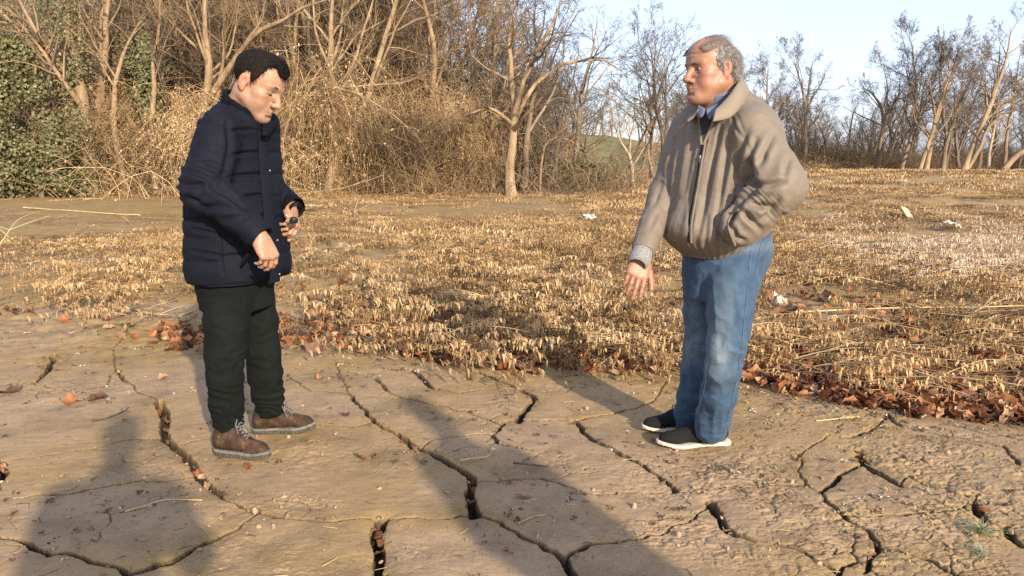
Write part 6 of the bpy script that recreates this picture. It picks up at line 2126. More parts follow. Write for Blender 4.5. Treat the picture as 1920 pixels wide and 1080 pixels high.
def build_man1():
    rng = np.random.default_rng(11)
    phi = math.radians(-24)
    BR = frame(phi)                                    # body frame
    Rt, Fw = BR[:, 0], BR[:, 1]
    HR = frame(math.radians(-14), math.radians(-29), math.radians(-3))
    H = Head(at(481, 161, 3.20), HR, 1.08, dict(neck_base=at(452, 226, 3.26), neck_r=0.055, ruddy=0.25, stubble=0.22, lash_z=0.003, lash_w=0.0035, brow=0.9))
    torso = [(183, 422, 488, 1.0), (196, 412, 496, 1.25), (214, 399, 508, 1.55), (240, 388, 513, 1.62), (270, 378, 513, 1.56), (305, 372, 515, 1.44),
             (350, 366, 521, 1.38), (400, 361, 527, 1.34), (450, 361, 532, 1.30), (500, 362, 536, 1.30), (524, 366, 536, 1.30)]
    # arms
    RS, RE, RW = at(411, 246, 3.08), at(385, 350, 2.97), at(487, 442, 2.90)
    LS, LE, LW = at(488, 240, 3.45), at(497, 352, 3.50), at(543, 384, 3.34)
    F = Field()
    H.build(F)
    # hidden body under the clothes, one continuous surface with head and hands
    F.rc(at(452, 226, 3.26), at(450, 500, 3.25), 0.10, 0.11, 0.05)
    F.rc(at(452, 240, 3.26), RS, 0.06, 0.05, 0.04); F.rc(RS, RE, 0.045, 0.036, 0.02); F.rc(RE, RW, 0.036, 0.027, 0.02)
    F.rc(at(452, 240, 3.26), LS, 0.06, 0.05, 0.04); F.rc(LS, LE, 0.045, 0.036, 0.02); F.rc(LE, LW, 0.036, 0.027, 0.02)
    for hip, kn, an in ((at(428, 535, 3.17), at(420, 680, 3.10), at(424, 800, 3.20)), (at(478, 535, 3.36), at(494, 672, 3.36), at(502, 772, 3.42))):
        F.rc(at(450, 500, 3.25), hip, 0.10, 0.075, 0.04); F.rc(hip, kn, 0.07, 0.05, 0.02); F.rc(kn, an, 0.048, 0.035, 0.02)
    # near hand: relaxed, fingers curling back under
    hd = at(508, 487, 2.88) - RW
    hand(F, RW + hd * 0.04, hd, np.array([0.78, -0.58, 0.30]), -1, [(0.75, 0.55, 0.3), (0.85, 0.6, 0.35), (0.95, 0.65, 0.4), (1.05, 0.65, 0.4)], 1.05, 0.03, (0.2, 0.8, -0.6))
    # far hand: holding a small dark gadget
    hd2 = at(553, 432, 3.24) - LW
    hand(F, LW + hd2 * 0.16, hd2, np.array([0.93, -0.30, 0.15]), -1, [(0.75, 0.9, 0.5), (0.85, 1.0, 0.6), (0.95, 1.0, 0.6), (1.0, 1.0, 0.6)], 1.08, 0.02, (0.35, 0.75, -0.65))
    V, Q = sdf_mesh(F, 0.0033)
    V = relax(V, Q, 1, 0.35)
    me = new_mesh('person', V, Q, M_SKIN1, True, {'tint': face_tint(H, H.st)(V)})
    man = link('person', me)
    tag(man, 'dark-haired man in a navy quilted jacket looking down, something small and black in one hand', 'person')

    # ---- jacket
    J = Field()
    J.loft(rows_to_loft(torso, 3.25, phi, 0.0, 2.3), phi, 0.02, power=2.3)
    segR = [(RS, RE, 0.083, 0.090), (RE, RW, 0.084, 0.056)]
    segL = [(LS, LE, 0.085, 0.080), (LE, LW, 0.076, 0.054)]
    for S_ in (segR, segL):
        for a, b, ra, rb in S_:
            J.rc(a, b, ra, rb, 0.035 if a is RS or a is LS else 0.012)
    J.ell(RE + np.array([-0.012, 0, 0.0]), (0.082, 0.085, 0.10), None, 0.03)
    J.half(RW + (RW - RE) * 0.05, RW - RE, 0.004)
    # cut the far cuff only near the far wrist
    wv = (LW - LE) / np.linalg.norm(LW - LE)
    J.rc(LW + wv * 0.050, LW + wv * 0.12, 0.050, 0.05, 0.006, 'sub')
    J.rc(RW + 0.0, RW + (RW - RE) * 0.1, 0.042, 0.042, 0.004, 'sub')
    z_seam = [at(450, p, 3.25)[2] for p in (208, 247, 288, 328, 367, 405, 437, 474, 520)]
    zs = np.array(sorted(z_seam))
    def puff(z, knots):
        i = np.clip(np.searchsorted(knots, z) - 1, 0, len(knots) - 2)
        u = np.clip((z - knots[i]) / (knots[i + 1] - knots[i]), 0, 1)
        return np.sqrt(np.clip(4 * u * (1 - u), 0, 1))
    side = at(414, 450, 3.02)
    def disp(P, N):
        mR, mL = arm_mask(P, segR, 0.035), arm_mask(P, segL, 0.035)
        mA = np.maximum(mR, mL)
        n1 = fbm(P * 7, 3, 3)
        zz = P[:, 2] + 0.012 * n1
        d = (1 - mA) * (0.0045 * puff(zz, zs) ** 0.7 - 0.004)
        lat = (P - at(450, 450, 3.25)) @ Rt
        fr = (P - at(450, 450, 3.25)) @ Fw
        dz = np.abs(zz[:, None] - zs[None]).min(1)
        d -= (1 - mA) * 0.004 * np.exp(-(dz / 0.006) ** 2)
        d -= (1 - mA) * 0.006 * np.exp(-((fr + 0.075) / 0.006) ** 2) * (lat > 0)             # side seam
        d += (1 - mA) * 0.002 * fbm(P * np.array([16, 16, 26]), 2, 8)
        for S_, mk in ((segR, mR), (segL, mL)):
            (a, b, ra, rb), (c, e, rc_, re) = S_
            t1, _ = seg_param(P, a, b)
            t2, _ = seg_param(P, c, e)
            lo_ = np.linalg.norm(P - (c + (e - c) * np.clip(t2, 0, 1)[:, None]), axis=1) - 0.07
            up_ = np.linalg.norm(P - (a + (b - a) * np.clip(t1, 0, 1)[:, None]), axis=1) - 0.085
            wlo = sstep(-0.02, 0.02, up_ - lo_)
            tt = np.where(wlo > 0.5, 1 + t2, t1)
            ax = (e - c) / np.linalg.norm(e - c)
            per = (P - c) @ np.cross(ax, np.array([0, 1.0, 0]))
            fold = ridged(tt * 4.2 - 9.0 * per + 0.9 * fbm(P * 7, 2, 4))
            amp = 0.002 + 0.011 * np.exp(-((tt - 1.05) / 0.30) ** 2) + 0.004 * np.exp(-((tt - 1.8) / 0.22) ** 2)
            d += mk * (amp * (fold ** 1.4 - 0.45) + 0.003 * fbm(P * np.array([14, 14, 14]), 2, 9))
            d -= mk * 0.006 * np.exp(-((t1 - 0.02) / 0.035) ** 2) * (1 - wlo)                 # sleeve head seam
        return d + creases(P, N, STROKES1, 3.0)
    jk = solid('jacket', J, 0.0058, M_NAVY, man, disp, 1)
    # standing collar
    Cf = Field()
    A, B = at(455, 224, 3.25), at(472, 160, 3.20)
    Cf.rc(A, B, 0.108, 0.098, 0.01)
    Cf.rc(A + (A - B) * 0.1, B + (B - A) * 0.4 * -1, 0.090, 0.083, 0.006, 'sub')
    # slanting top edge and open front
    e0, e1 = at(417, 158, 3.25), at(522, 229, 3.2)
    ed = e1 - e0
    nrm = np.cross(ed, np.array([0.10, 1.0, 0.12]))
    nrm = nrm if nrm[2] > 0 else -nrm
    Cf.half(e0, nrm, 0.008)
    Cf.half(at(455, 250, 3.25), (0, 0, -1), 0.01)
    solid('collar', Cf, 0.005, M_NAVY_TRIM, jk, lambda P, N: 0.003 * fbm(P * 20, 3, 2))
    # collar front corner turned out at the throat
    ca = spline([at(492, 230, 3.18), at(505, 228, 3.21), at(516, 224, 3.26), at(522, 222, 3.30)], 10)
    cb = spline([at(490, 254, 3.13), at(503, 254, 3.15), at(511, 246, 3.20), at(517, 238, 3.24)], 10)
    sheet(ca, cb, 6, 0.006, M_NAVY_TRIM, 'collar_corner', jk, 0.004)
    # front placket strip with snaps
    zr = np.linspace(at(0, 246, 3.2)[2], at(0, 528, 3.2)[2], 40)
    tab = np.array(sorted(rows_to_loft(torso, 3.25, phi, 0.0, 2.3)))
    pl_px = [(250, 490), (290, 500), (330, 507), (370, 511), (400, 514), (450, 520), (500, 525), (530, 527)]
    def on_front(z, ang):
        cx, cy, rx, ry = (np.interp(z, tab[:, 0], tab[:, j]) for j in range(1, 5))
        u, v = math.cos(ang), math.sin(ang)
        g = (abs(u / rx) ** 2.3 + abs(v / ry) ** 2.3) ** (1 / 2.3)
        u, v = u / g, v / g
        c, s = math.cos(phi), math.sin(phi)
        return np.array([cx + c * u - s * v, cy + s * u + c * v, z])
    strip = []
    for z in zr:
        strip.append([on_front(z, a) for a in np.radians([-10, -4, 3, 9, 14])])
    strip = np.array(strip)
    nn = strip - np.array([np.interp(zr, tab[:, 0], tab[:, 1]), np.interp(zr, tab[:, 0], tab[:, 2]), zr]).T[:, None, :]
    nn[..., 2] = 0
    nn /= np.linalg.norm(nn, axis=2, keepdims=True)
    offs = np.array([-0.002, 0.003, 0.004, 0.003, -0.004])
    S3 = strip + nn * (offs + 0.004)[None, :, None]
    S3 = S3 + nn * (0.004 * puff(zr, zs))[:, None, None]
    n0, n1_ = S3.shape[:2]
    idx = np.arange(n0 * n1_).reshape(n0, n1_)
    Qs = np.stack([idx[:-1, :-1], idx[:-1, 1:], idx[1:, 1:], idx[1:, :-1]], -1).reshape(-1, 4)
    mesh_obj('placket', S3.reshape(-1, 3), Qs, M_NAVY, jk)
    for pz in (320, 450, 512):
        z = at(0, pz, 3.2)[2]
        k = np.argmin(abs(zr - z))
        c = S3[k, 3] + nn[k, 3] * 0.001
        R_ = rot_from(nn[k, 3], (0, 0, 1))
        Fs_ = Field(); Fs_.ell(c, (0.0055, 0.003, 0.0055), R_)
        solid('snap', Fs_, 0.002, M_METAL, jk)
    # cuffs
    ws = RE - RW
    tube_obj('cuff', [(np.array([RW + ws * 0.06, RW + ws * 0.01, RW - ws * 0.03]), np.array([0.050, 0.050, 0.046]))], M_NAVY_TRIM, jk, 16)
    tube_obj('cuff', [(np.array([LW - wv * 0.01, LW + wv * 0.035, LW + wv * 0.052]), np.array([0.052, 0.054, 0.048]))], M_NAVY_TRIM, jk, 16)
    # welt pocket edge
    Pk = Field()
    Pk.rc(at(474, 462, 2.985), at(455, 492, 2.985), 0.008, 0.008, 0.01)
    solid('pocket_welt', Pk, 0.004, M_NAVY_TRIM, jk)

    # ---- trousers
    T = Field()
    T.loft(rows_to_loft([(470, 370, 520, 1.25), (520, 374, 510, 1.25), (545, 378, 506, 1.2), (575, 382, 505, 1.1)], 3.25, phi), phi, 0.03)
    nl = [at(430, 545, 3.15), at(425, 600, 3.12), at(422, 660, 3.10), at(421, 705, 3.11), at(425, 750, 3.16), at(428, 788, 3.19)]
    T.chain(nl, [0.105, 0.090, 0.080, 0.074, 0.071, 0.066], 0.02)
    fl = [at(472, 545, 3.36), at(484, 600, 3.36), at(492, 655, 3.36), at(497, 700, 3.38), at(502, 738, 3.41), at(506, 762, 3.43)]
    T.chain(fl, [0.098, 0.084, 0.076, 0.076, 0.071, 0.064], 0.02)
    T.half(at(450, 490, 3.25), (0, 0, 1), 0.005)
    def tdisp(P, N):
        z = P[:, 2]
        low = sstep(0.55, 0.15, z)
        w = fbm(P * np.array([7, 7, 9]), 2, 6)
        r1 = ridged(z * 13 + 0.6 * P[:, 0] * 8 + 1.5 * w)
        d = (0.002 + 0.007 * low) * (r1 ** 1.5 - 0.4)
        r2 = ridged((z * 3.0 - P[:, 0] * 9) + 1.2 * w)
        d += 0.005 * (r2 ** 3) * sstep(0.95, 0.5, z) * sstep(0.2, 0.5, z)
        d += 0.0022 * fbm(P * 30, 3, 2)
        return d
    tr = solid('trousers', T, 0.0055, M_TROUSER, man, tdisp, 1)
    # ---- boots
    b1, O, R, s = make_boot(man, np.array([*ground_at(404, 848, 0.0), 0.006]), np.array([*ground_at(508, 861, 0.0), 0.006]), at(425, 782, 3.19), None, 1)
    Lg = spline([O + R @ np.array([0.044 * s, 0.075 + 0.010 * math.cos(a), 0.064 + 0.011 * math.sin(a)]) for a in np.linspace(0, 2 * math.pi, 9)], 20)
    tube_obj('boot_emblem', [(Lg, np.full(20, 0.0022))], simple_mat('ochre_emblem', [(0.3, (0.42, 0.22, 0.05)), (0.7, (0.55, 0.30, 0.08))], 30), b1, 5)
    make_boot(man, np.array([*ground_at(474, 812, 0.0), 0.006]), np.array([*ground_at(592, 806, 0.0), 0.006]), at(504, 757, 3.43), None, -1)

    # ---- hair: close-cut shell and short strands
    Hh = Field()
    w, s = H.w, H.s
    Hh.ell(w(0, -0.008, 0.050), np.array([0.0815, 0.1035, 0.0865]) * s, HR, 0.01)
    Hh.ell(w(0, 0.030, 0.052), np.array([0.0715, 0.0700, 0.0740]) * s, HR, 0.03 * s)
    Hh.ell(w(0, 0.036, 0.090), np.array([0.050, 0.050, 0.037]) * s, HR, 0.03 * s)
    V, Q = sdf_mesh(Hh, 0.0036)
    q = H.loc(V)
    x, y, z = np.abs(q[:, 0]), q[:, 1], q[:, 2]
    # hairline: forehead, temple, sideburn, behind the ear, nape
    line = np.interp(y, [-0.12, -0.075, -0.04, -0.028, -0.020, 0.006, 0.014, 0.030, 0.042, 0.052, 0.070, 0.090, 0.12],
                        [-0.055, -0.050, -0.040, -0.020, 0.036, 0.036, -0.005, 0.012, 0.040, 0.074, 0.092, 0.078, 0.074])
    line = np.where((y > 0.055), line + np.where(x > 0.028, 0.016 * sstep(0.028, 0.05, x), 0) - 0.006 * sstep(0.03, 0.0, x), line)
    keep_v = z > line + 0.004 * noise3(V * 160, 4)
    kq = keep_v[Q].all(1)
    Q2 = Q[kq]
    N = vnormals(V, Q)
    V2 = V + N * (0.0014 * fbm(V * np.array([90, 90, 90]), 3, 7))[:, None]
    # feather the edge down to the skin
    edge = sstep(0.0, 0.02, z - line)
    V2 = V2 - N * (0.010 * (1 - edge))[:, None]
    used = np.unique(Q2)
    re_ = np.full(len(V), -1); re_[used] = np.arange(len(used))
    hair = mesh_obj('hair', V2[used], re_[Q2], M_HAIR_B, man)
    pick = rng.choice(np.nonzero(keep_v)[0], 5200)
    root, nr = V2[pick], N[pick]
    fwd_dir = HR[:, 1] * 0.5 + HR[:, 2] * -0.25
    down = -HR[:, 2]
    topw = sstep(0.05, 0.10, q[pick, 2])[:, None]
    dr = nr * 0.02 + topw * HR[:, 1] * 0.85 + (1 - topw) * (down * 0.8 + HR[:, 1] * 0.25) + rng.normal(0, 0.07, (len(pick), 3))
    dr /= np.linalg.norm(dr, axis=1, keepdims=True)
    Vr, Qr = strand_ribbons(root - nr * 0.002, dr, nr, rng.uniform(0.010, 0.022, len(pick)), np.full(len(pick), 0.0007), rng.uniform(0, 0.002, len(pick)), rng, 2)
    mesh_obj('hair_strands', Vr, Qr, M_HAIR_B, hair)
    # brows
    for sx in (-1, 1):
        pts = spline([w(sx * 0.012, 0.1005, 0.028), w(sx * 0.030, 0.0950, 0.036), w(sx * 0.048, 0.0770, 0.032)], 12)
        tube_obj('eyebrow', [(pts, 0.0030 * s * np.sin(np.linspace(0.5, 3.0, 12)))], M_HAIR_B, man, 6)
        lp = spline([w(sx * 0.020, 0.0845, 0.0035), w(sx * 0.032, 0.0885, 0.0005), w(sx * 0.045, 0.0795, 0.0030)], 10)
        tube_obj('eyelash', [(lp, np.full(10, 0.0017))], M_HAIR_B, man, 5)
    # small black gadget with a cord held in the far hand
    Gd = Field()
    gp = at(551, 413, 3.19)
    Gd.box(gp, (0.020, 0.013, 0.014), rot_from((1, -0.2, -0.3), (0.2, 0, 1)), 0.008)
    g = solid('key_fob', Gd, 0.003, M_BLACKP, None)
    tag(g, 'small black key fob with a metal ring held by the man in navy', 'key fob')
    rp_ = spline([at(536, 402, 3.17), at(541, 408, 3.17), at(545, 413, 3.18), at(541, 417, 3.18), at(533, 417, 3.19)], 14)
    tube_obj('key_ring', [(rp_, np.full(14, 0.0022))], M_METAL, g, 5)
    # watch on the far wrist
    wt = tube_obj('watch', [(np.array([LW + wv * 0.052, LW + wv * 0.072]), np.array([0.034, 0.033]))], M_BLACKP, None, 14)
    tag(wt, 'dark wristwatch just showing below the cuff of the navy jacket', 'watch')
    return man
# ----------------------------------------------------------------- second man: taupe windbreaker and jeans, facing left, gesturing
M_HAIR_T = simple_mat('thin_grey_brown_hair', [(0.3, (0.12, 0.095, 0.075)), (0.7, (0.30, 0.255, 0.21))], 120, 0.5, stretch=(1, 1, 0.35), bump=0.8, bump_dist=0.003)

STROKES2 = [([(1407,306),(1409,337),(1418,349)], 7, .034), ([(1418,349),(1444,347),(1470,340)], 5, .016), ([(1414,361),(1393,375),(1374,403),(1364,422)], 6, .022), ([(1407,382),(1430,387),(1445,387)], 5, .016),
    ([(1395,398),(1407,412),(1425,429)], 5, .015), ([(1374,427),(1381,445),(1395,450)], 4, .013), ([(1418,262),(1407,300),(1404,318)], 5, .013), ([(1449,253),(1432,290),(1425,318)], 5, .011), ([(1402,248),(1388,300),(1381,337)], 5, .010),
    ([(1378,225),(1364,281),(1355,328),(1346,384)], 5, .010), ([(1350,243),(1336,300),(1322,366),(1313,436)], 5, .010), ([(1280,253),(1270,319),(1261,394)], 5, .009), ([(1268,262),(1258,310),(1254,366)], 4, .012),
    ([(1388,337),(1374,394),(1360,450)], 4, .008), ([(1327,403),(1322,460)], 4, .008), ([(1350,412),(1346,464)], 4, .008), ([(1299,366),(1294,441)], 4, .008), ([(1365,300),(1350,380),(1335,440)], 4, .007), ([(1371,212),(1381,239),(1397,262)], 2.5, .005),
    ([(1460,372),(1440,400),(1420,415)], 5, .013), ([(1478,300),(1470,330)], 5, .007), ([(1240,350),(1225,385)], 4, .006), ([(1232,400),(1218,430)], 4, .006), ([(1310,240),(1296,300),(1285,360)], 4, .007)]

def build_man2():
    rng = np.random.default_rng(22)
    phi = math.radians(180 + 42)
    BR = frame(phi)
    Rt, Fw = BR[:, 0], BR[:, 1]
    HR = frame(math.radians(180 + 22), math.radians(-4), math.radians(1))
    H = Head(at(1335, 134, 3.20), HR, 1.10, dict(neck_base=at(1352, 222, 3.26), neck_r=0.064, ruddy=0.55, stubble=0.05, lash_z=0.009, lash_w=0.004, brow=0.55, fat=0.003, wrinkles=True))
    Y0 = 3.27
    torso = [(165, 1318, 1396, 1.0), (182, 1306, 1412, 1.2), (205, 1288, 1434, 1.45), (235, 1272, 1448, 1.60), (270, 1262, 1452, 1.55), (310, 1256, 1448, 1.40),
             (350, 1252, 1444, 1.28), (400, 1249, 1430, 1.18), (430, 1252, 1424, 1.15), (455, 1264, 1416, 1.12), (474, 1282, 1404, 1.1)]
    LS, LE, LW = at(1410, 246, 3.10), at(1460, 350, 2.97), at(1390, 424, 3.00)
    RS, RE, RW = at(1298, 248, 3.40), at(1248, 360, 3.36), at(1206, 468, 3.12)
    F = Field()
    H.build(F)
    F.rc(at(1352, 222, 3.26), at(1350, 460, Y0), 0.11, 0.13, 0.05)
    for S_, E_, W_ in ((LS, LE, LW), (RS, RE, RW)):
        F.rc(at(1352, 235, 3.26), S_, 0.06, 0.05, 0.04); F.rc(S_, E_, 0.045, 0.036, 0.02); F.rc(E_, W_, 0.036, 0.029, 0.02)
    for hip, kn, an in ((at(1378, 520, 3.18), at(1356, 680, 3.14), at(1332, 812, 3.24)), (at(1330, 520, 3.40), at(1310, 670, 3.40), at(1285, 788, 3.46))):
        F.rc(at(1352, 470, Y0), hip, 0.10, 0.075, 0.04); F.rc(hip, kn, 0.07, 0.05, 0.02); F.rc(kn, an, 0.048, 0.035, 0.02)
    # open gesturing hand, back towards us
    hd = at(1186, 545, 3.04) - RW
    hand(F, RW + hd * 0.12, hd, np.array([0.10, -0.93, 0.42]), -1, [(0.10, 0.22, 0.15), (0.18, 0.25, 0.15), (0.22, 0.28, 0.2), (0.28, 0.3, 0.2)], 1.16, 0.055, (0.6, 0.9, -0.1))
    hdl = at(1350, 455, 3.14) - LW
    hand(F, LW + hdl * 0.1 + np.array([0, 0.03, 0]), hdl, np.array([0.0, -0.9, 0.3]), 1, [(0.3, 0.4, 0.3)] * 4, 1.0, 0.02)
    V, Q = sdf_mesh(F, 0.0033)
    V = relax(V, Q, 1, 0.35)
    man = link('person', new_mesh('person', V, Q, M_SKIN2, True, {'tint': face_tint(H, H.st)(V)}))
    tag(man, 'grey-haired balding man in a taupe windbreaker and blue jeans gesturing at the ground', 'person')

    # ---- eyes
    w, s = H.w, H.s
    for sx in (-1, 1):
        E_ = Field(); E_.ell(w(sx * 0.032, 0.0755, 0.0085), np.array([0.0120, 0.0128, 0.0036]) * s, HR)
        eb = solid('eye', E_, 0.0018, M_EYE_W, man)
        I_ = Field(); I_.ell(w(sx * 0.031, 0.0868, 0.0086), np.array([0.0060, 0.0030, 0.0042]) * s, HR)
        solid('iris', I_, 0.0014, M_EYE, eb)
        pts = spline([w(sx * 0.012, 0.1005, 0.025), w(sx * 0.030, 0.0965, 0.029), w(sx * 0.049, 0.0790, 0.023)], 12)
        tube_obj('eyebrow', [(pts, 0.0040 * s * np.sin(np.linspace(0.5, 3.0, 12)))], simple_mat('grey_brown_brow', [(0.3, (0.06, 0.045, 0.035)), (0.7, (0.13, 0.10, 0.08))], 90, 0.6), man, 6)

    # ---- jacket
    J = Field()
    J.loft(rows_to_loft(torso, Y0, phi, 0.0, 2.2), phi, 0.02, power=2.2)
    J.ell(at(1318, 430, 3.20), (0.145, 0.16, 0.085), None, 0.10)                        # belly blousing over the band
    J.ell(at(1390, 402, 3.27), (0.12, 0.16, 0.08), None, 0.10)
    segL = [(LS, LE, 0.098, 0.092), (LE, LW, 0.092, 0.082)]
    segR = [(RS, RE, 0.092, 0.072), (RE, RW, 0.070, 0.050)]
    for S_ in (segL, segR):
        for a, b, ra, rb in S_:
            J.rc(a, b, ra, rb, 0.035 if a is RS or a is LS else 0.010)
    J.ell(LE + np.array([0.012, 0, 0.005]), (0.085, 0.088, 0.105), None, 0.04)
    rv = (RW - RE) / np.linalg.norm(RW - RE)
    J.rc(RW + rv * 0.058, RW + rv * 0.2, 0.062, 0.062, 0.004, 'sub')
    # pocket mouth
    J.rc(at(1372, 448, 2.925), at(1388, 405, 2.885), 0.014, 0.012, 0.012, 'sub')
    c0 = at(1350, 330, Y0)
    zb0 = at(0, 455, 3.2)[2]
    def disp(P, N):
        mL, mR = arm_mask(P, segL, 0.03), arm_mask(P, segR, 0.03)
        mA = np.maximum(mL, mR)
        lat = (P - c0) @ Rt
        fr = (P - c0) @ Fw
        th = np.arctan2(lat, fr)
        wz = fbm(P * np.array([3, 3, 2.2]), 3, 31)
        v = (P[:, 2] - zb0)
        sh = th + 0.45 * v * np.sign(0.25 - th) * np.abs(th - 0.25) + 0.25 * v
        c1 = np.stack([sh * 3.6, v * 0.9 + 3, 0 * v], -1) + 0.22 * wz[:, None]
        n1 = noise3(c1, 31)
        n2 = noise3(np.stack([sh * 8.5, v * 2.0 + 7, 0 * v], -1) + 0.35 * wz[:, None], 32)
        n3 = noise3(np.stack([sh * 17.0, v * 3.0 + 1, 0 * v], -1) + 0.5 * wz[:, None], 34)
        f1 = 1 - 2 * np.abs(n1)
        f2 = 1 - 2 * np.abs(n2)
        env = sstep(-0.03, 0.05, v) * (0.35 + 0.65 * sstep(0.62, 0.30, v))
        d = (1 - mA) * (env * (0.006 * f1 + 0.0045 * f2) + 0.0022 * n3 * sstep(0.5, 0.1, v) * sstep(-0.02, 0.05, v))
        # elastic waistband gather
        band = sstep(0.035, 0.0, v)
        d += (1 - mA) * band * 0.0022 * np.sin(th * 44 + 6 * wz)
        for S_, mk, e0 in ((segL, mL, 1.0), (segR, mR, 0.75)):
            (a, b, ra, rb), (c, e, rc_, re) = S_
            t1, d1 = seg_param(P, a, b)
            t2, d2 = seg_param(P, c, e)
            wlo = (d2 - rc_ < d1 - ra).astype(float)
            tt = np.where(wlo > 0.5, 1 + np.clip(t2, -0.2, 1.3), np.clip(t1, -0.3, 1.2))
            ax = (b - a) / np.linalg.norm(b - a)
            sd = (P - a) @ np.cross(ax, np.array([0, 1.0, 0]))
            wn_ = fbm(P * 6, 2, 41)
            lng = noise3(np.stack([sd * 15, tt * 1.1, 0 * tt + 2.0], -1) + 0.5 * wn_[:, None], 45)
            lng2 = noise3(np.stack([sd * 34, tt * 1.6, 0 * tt + 5.0], -1) + 0.5 * wn_[:, None], 46)
            rq = np.stack([tt * 5.6 - sd * 6, sd * 5, 0 * tt], -1) + 0.45 * wn_[:, None]
            ring = 1 - 2.2 * np.abs(noise3(rq, 47))
            wr = np.exp(-((tt - 1.30) / 0.42) ** 2)
            ring2 = 1 - 2.2 * np.abs(noise3(rq * 1.9 + 3.1, 49))
            d += mk * e0 * ((0.007 * (1 - 2 * np.abs(lng)) + 0.004 * lng2) * sstep(1.15, 0.6, tt) + wr * (0.008 * ring + 0.005 * ring2))
        d += 0.0014 * fbm(P * 34, 2, 5)
        # raglan seam from collar to armpit
        for sh, sg in ((LS, 1), (RS, -1)):
            q0, q1 = at(1375 if sg == 1 else 1312, 205, 3.1), at(1400 if sg == 1 else 1280, 330, 3.1)
            nrm = np.cross(q1 - q0, np.array([0, 1.0, 0])); nrm /= np.linalg.norm(nrm)
            dd = (P - q0) @ nrm
            tt = (P - q0) @ (q1 - q0) / ((q1 - q0) @ (q1 - q0))
            d -= 0.004 * np.exp(-(dd / 0.005) ** 2) * (tt > 0) * (tt < 1) * (N[:, 1] < 0)
        return d + creases(P, N, STROKES2, 3.0)
    # V opening at the throat
    J.rc(at(1318, 190, 3.11), at(1316, 262, 3.08), 0.075, 0.010, 0.010, 'sub')
    jk = solid('windbreaker', J, 0.0055, M_TAUPE, man, disp, 1)

    # sweater and shirt collar showing in the V
    S = Field()
    S.loft(rows_to_loft([(205, 1305, 1400, 1.2), (235, 1288, 1425, 1.4), (280, 1285, 1425, 1.45), (320, 1285, 1420, 1.4)], Y0 - 0.012, phi), phi, 0.02)
    solid('sweater', S, 0.007, M_SWEATER, man, lambda P, N: 0.001 * np.sin(P[:, 2] * 900))
    Sc = Field()
    A, B = at(1350, 218, 3.25), at(1346, 172, 3.21)
    Sc.rc(A, B, 0.086, 0.086, 0.01)
    Sc.rc(A + (A - B), B + (B - A), 0.076, 0.076, 0.004, 'sub')
    Sc.half(at(1318, 194, 3.1), np.array([-0.35, -0.45, 1.0]), 0.006)
    sc_ = solid('shirt_collar', Sc, 0.0045, M_SHIRT, man)
    sheet(spline([at(1309, 196, 3.16), at(1316, 200, 3.12), at(1322, 204, 3.10)], 8), spline([at(1306, 214, 3.12), at(1313, 221, 3.09), at(1320, 213, 3.085)], 8), 4, 0.004, M_SHIRT, 'collar_point', sc_)
    sheet(spline([at(1324, 204, 3.10), at(1334, 200, 3.10), at(1346, 194, 3.11)], 8), spline([at(1325, 214, 3.085), at(1331, 224, 3.07), at(1344, 212, 3.08)], 8), 4, 0.004, M_SHIRT, 'collar_point', sc_)

    # jacket collar: two turned-down leaves
    a = spline([at(1391, 150, 3.26), at(1386, 152, 3.13), at(1366, 180, 3.06), at(1341, 207, 3.015)], 24)
    b = spline([at(1404, 186, 3.24), at(1393, 196, 3.10), at(1370, 220, 3.00), at(1336, 228, 2.965)], 24)
    sheet(a, b, 8, 0.006, M_TAUPE_D, 'collar', jk, 0.010)
    a = spline([at(1388, 150, 3.27), at(1350, 170, 3.36), at(1322, 197, 3.26), at(1310, 205, 3.12)], 24)
    b = spline([at(1398, 176, 3.32), at(1345, 200, 3.42), at(1298, 214, 3.32), at(1287, 229, 3.14)], 24)
    sheet(a, b, 8, 0.006, M_TAUPE_D, 'collar', jk, 0.006)
    # zip
    zp = spline([at(1317, 268, 2.99), at(1311, 300, 2.985), at(1303, 350, 2.98), at(1294, 400, 2.985), at(1290, 455, 3.00)], 40)
    tab = np.array(sorted(rows_to_loft(torso, Y0, phi)))
    me = jk.data
    co = np.empty(len(me.vertices) * 3, np.float32); me.vertices.foreach_get('co', co); co = co.reshape(-1, 3)
    cp_ = np.array([0, 0, CAM_H])
    def snap(p, off):
        """slide p along the line through the chest until it lies on the cloth"""
        d0 = p - cp_; d0 = d0 / np.linalg.norm(d0)
        rel = co - cp_
        along = rel @ d0
        perp = np.linalg.norm(rel - along[:, None] * d0, axis=1)
        c = np.nonzero(perp < 0.008)[0]
        if len(c) == 0: return p
        return cp_ + d0 * (along[c].min() - off)
    # the open throat: knitted sweater between the two front edges
    def smooth_y(a):
        a[:, 1] = np.convolve(np.pad(a[:, 1], 2, mode='edge'), np.ones(5) / 5, 'valid'); return a
    vl = smooth_y(np.array([snap(p, 0.006) for p in spline([at(1309, 206, 3.0), at(1312, 232, 3.0), at(1315, 255, 3.0), at(1316, 272, 3.0)], 16)]))
    vr = smooth_y(np.array([snap(p, 0.006) for p in spline([at(1340, 212, 3.0), at(1332, 236, 3.0), at(1322, 258, 3.0), at(1317, 272, 3.0)], 16)]))
    sheet(vl, vr, 6, 0.003, M_SWEATER, 'sweater_front', man, 0.003)
    tube_obj('front_edge', [(vl + np.array([-0.004, -0.004, 0]), np.full(16, 0.006)), (vr + np.array([0.004, -0.004, 0]), np.full(16, 0.007))], M_TAUPE, jk, 8)
    zpts = np.array([snap(p, 0.001) for p in zp])
    zpts[:, 1] = np.convolve(np.pad(zpts[:, 1], 3, mode='edge'), np.ones(7) / 7, 'valid')
    tube_obj('zip', [(zpts, np.full(40, 0.0022))], M_NAVY_TRIM, jk, 5)
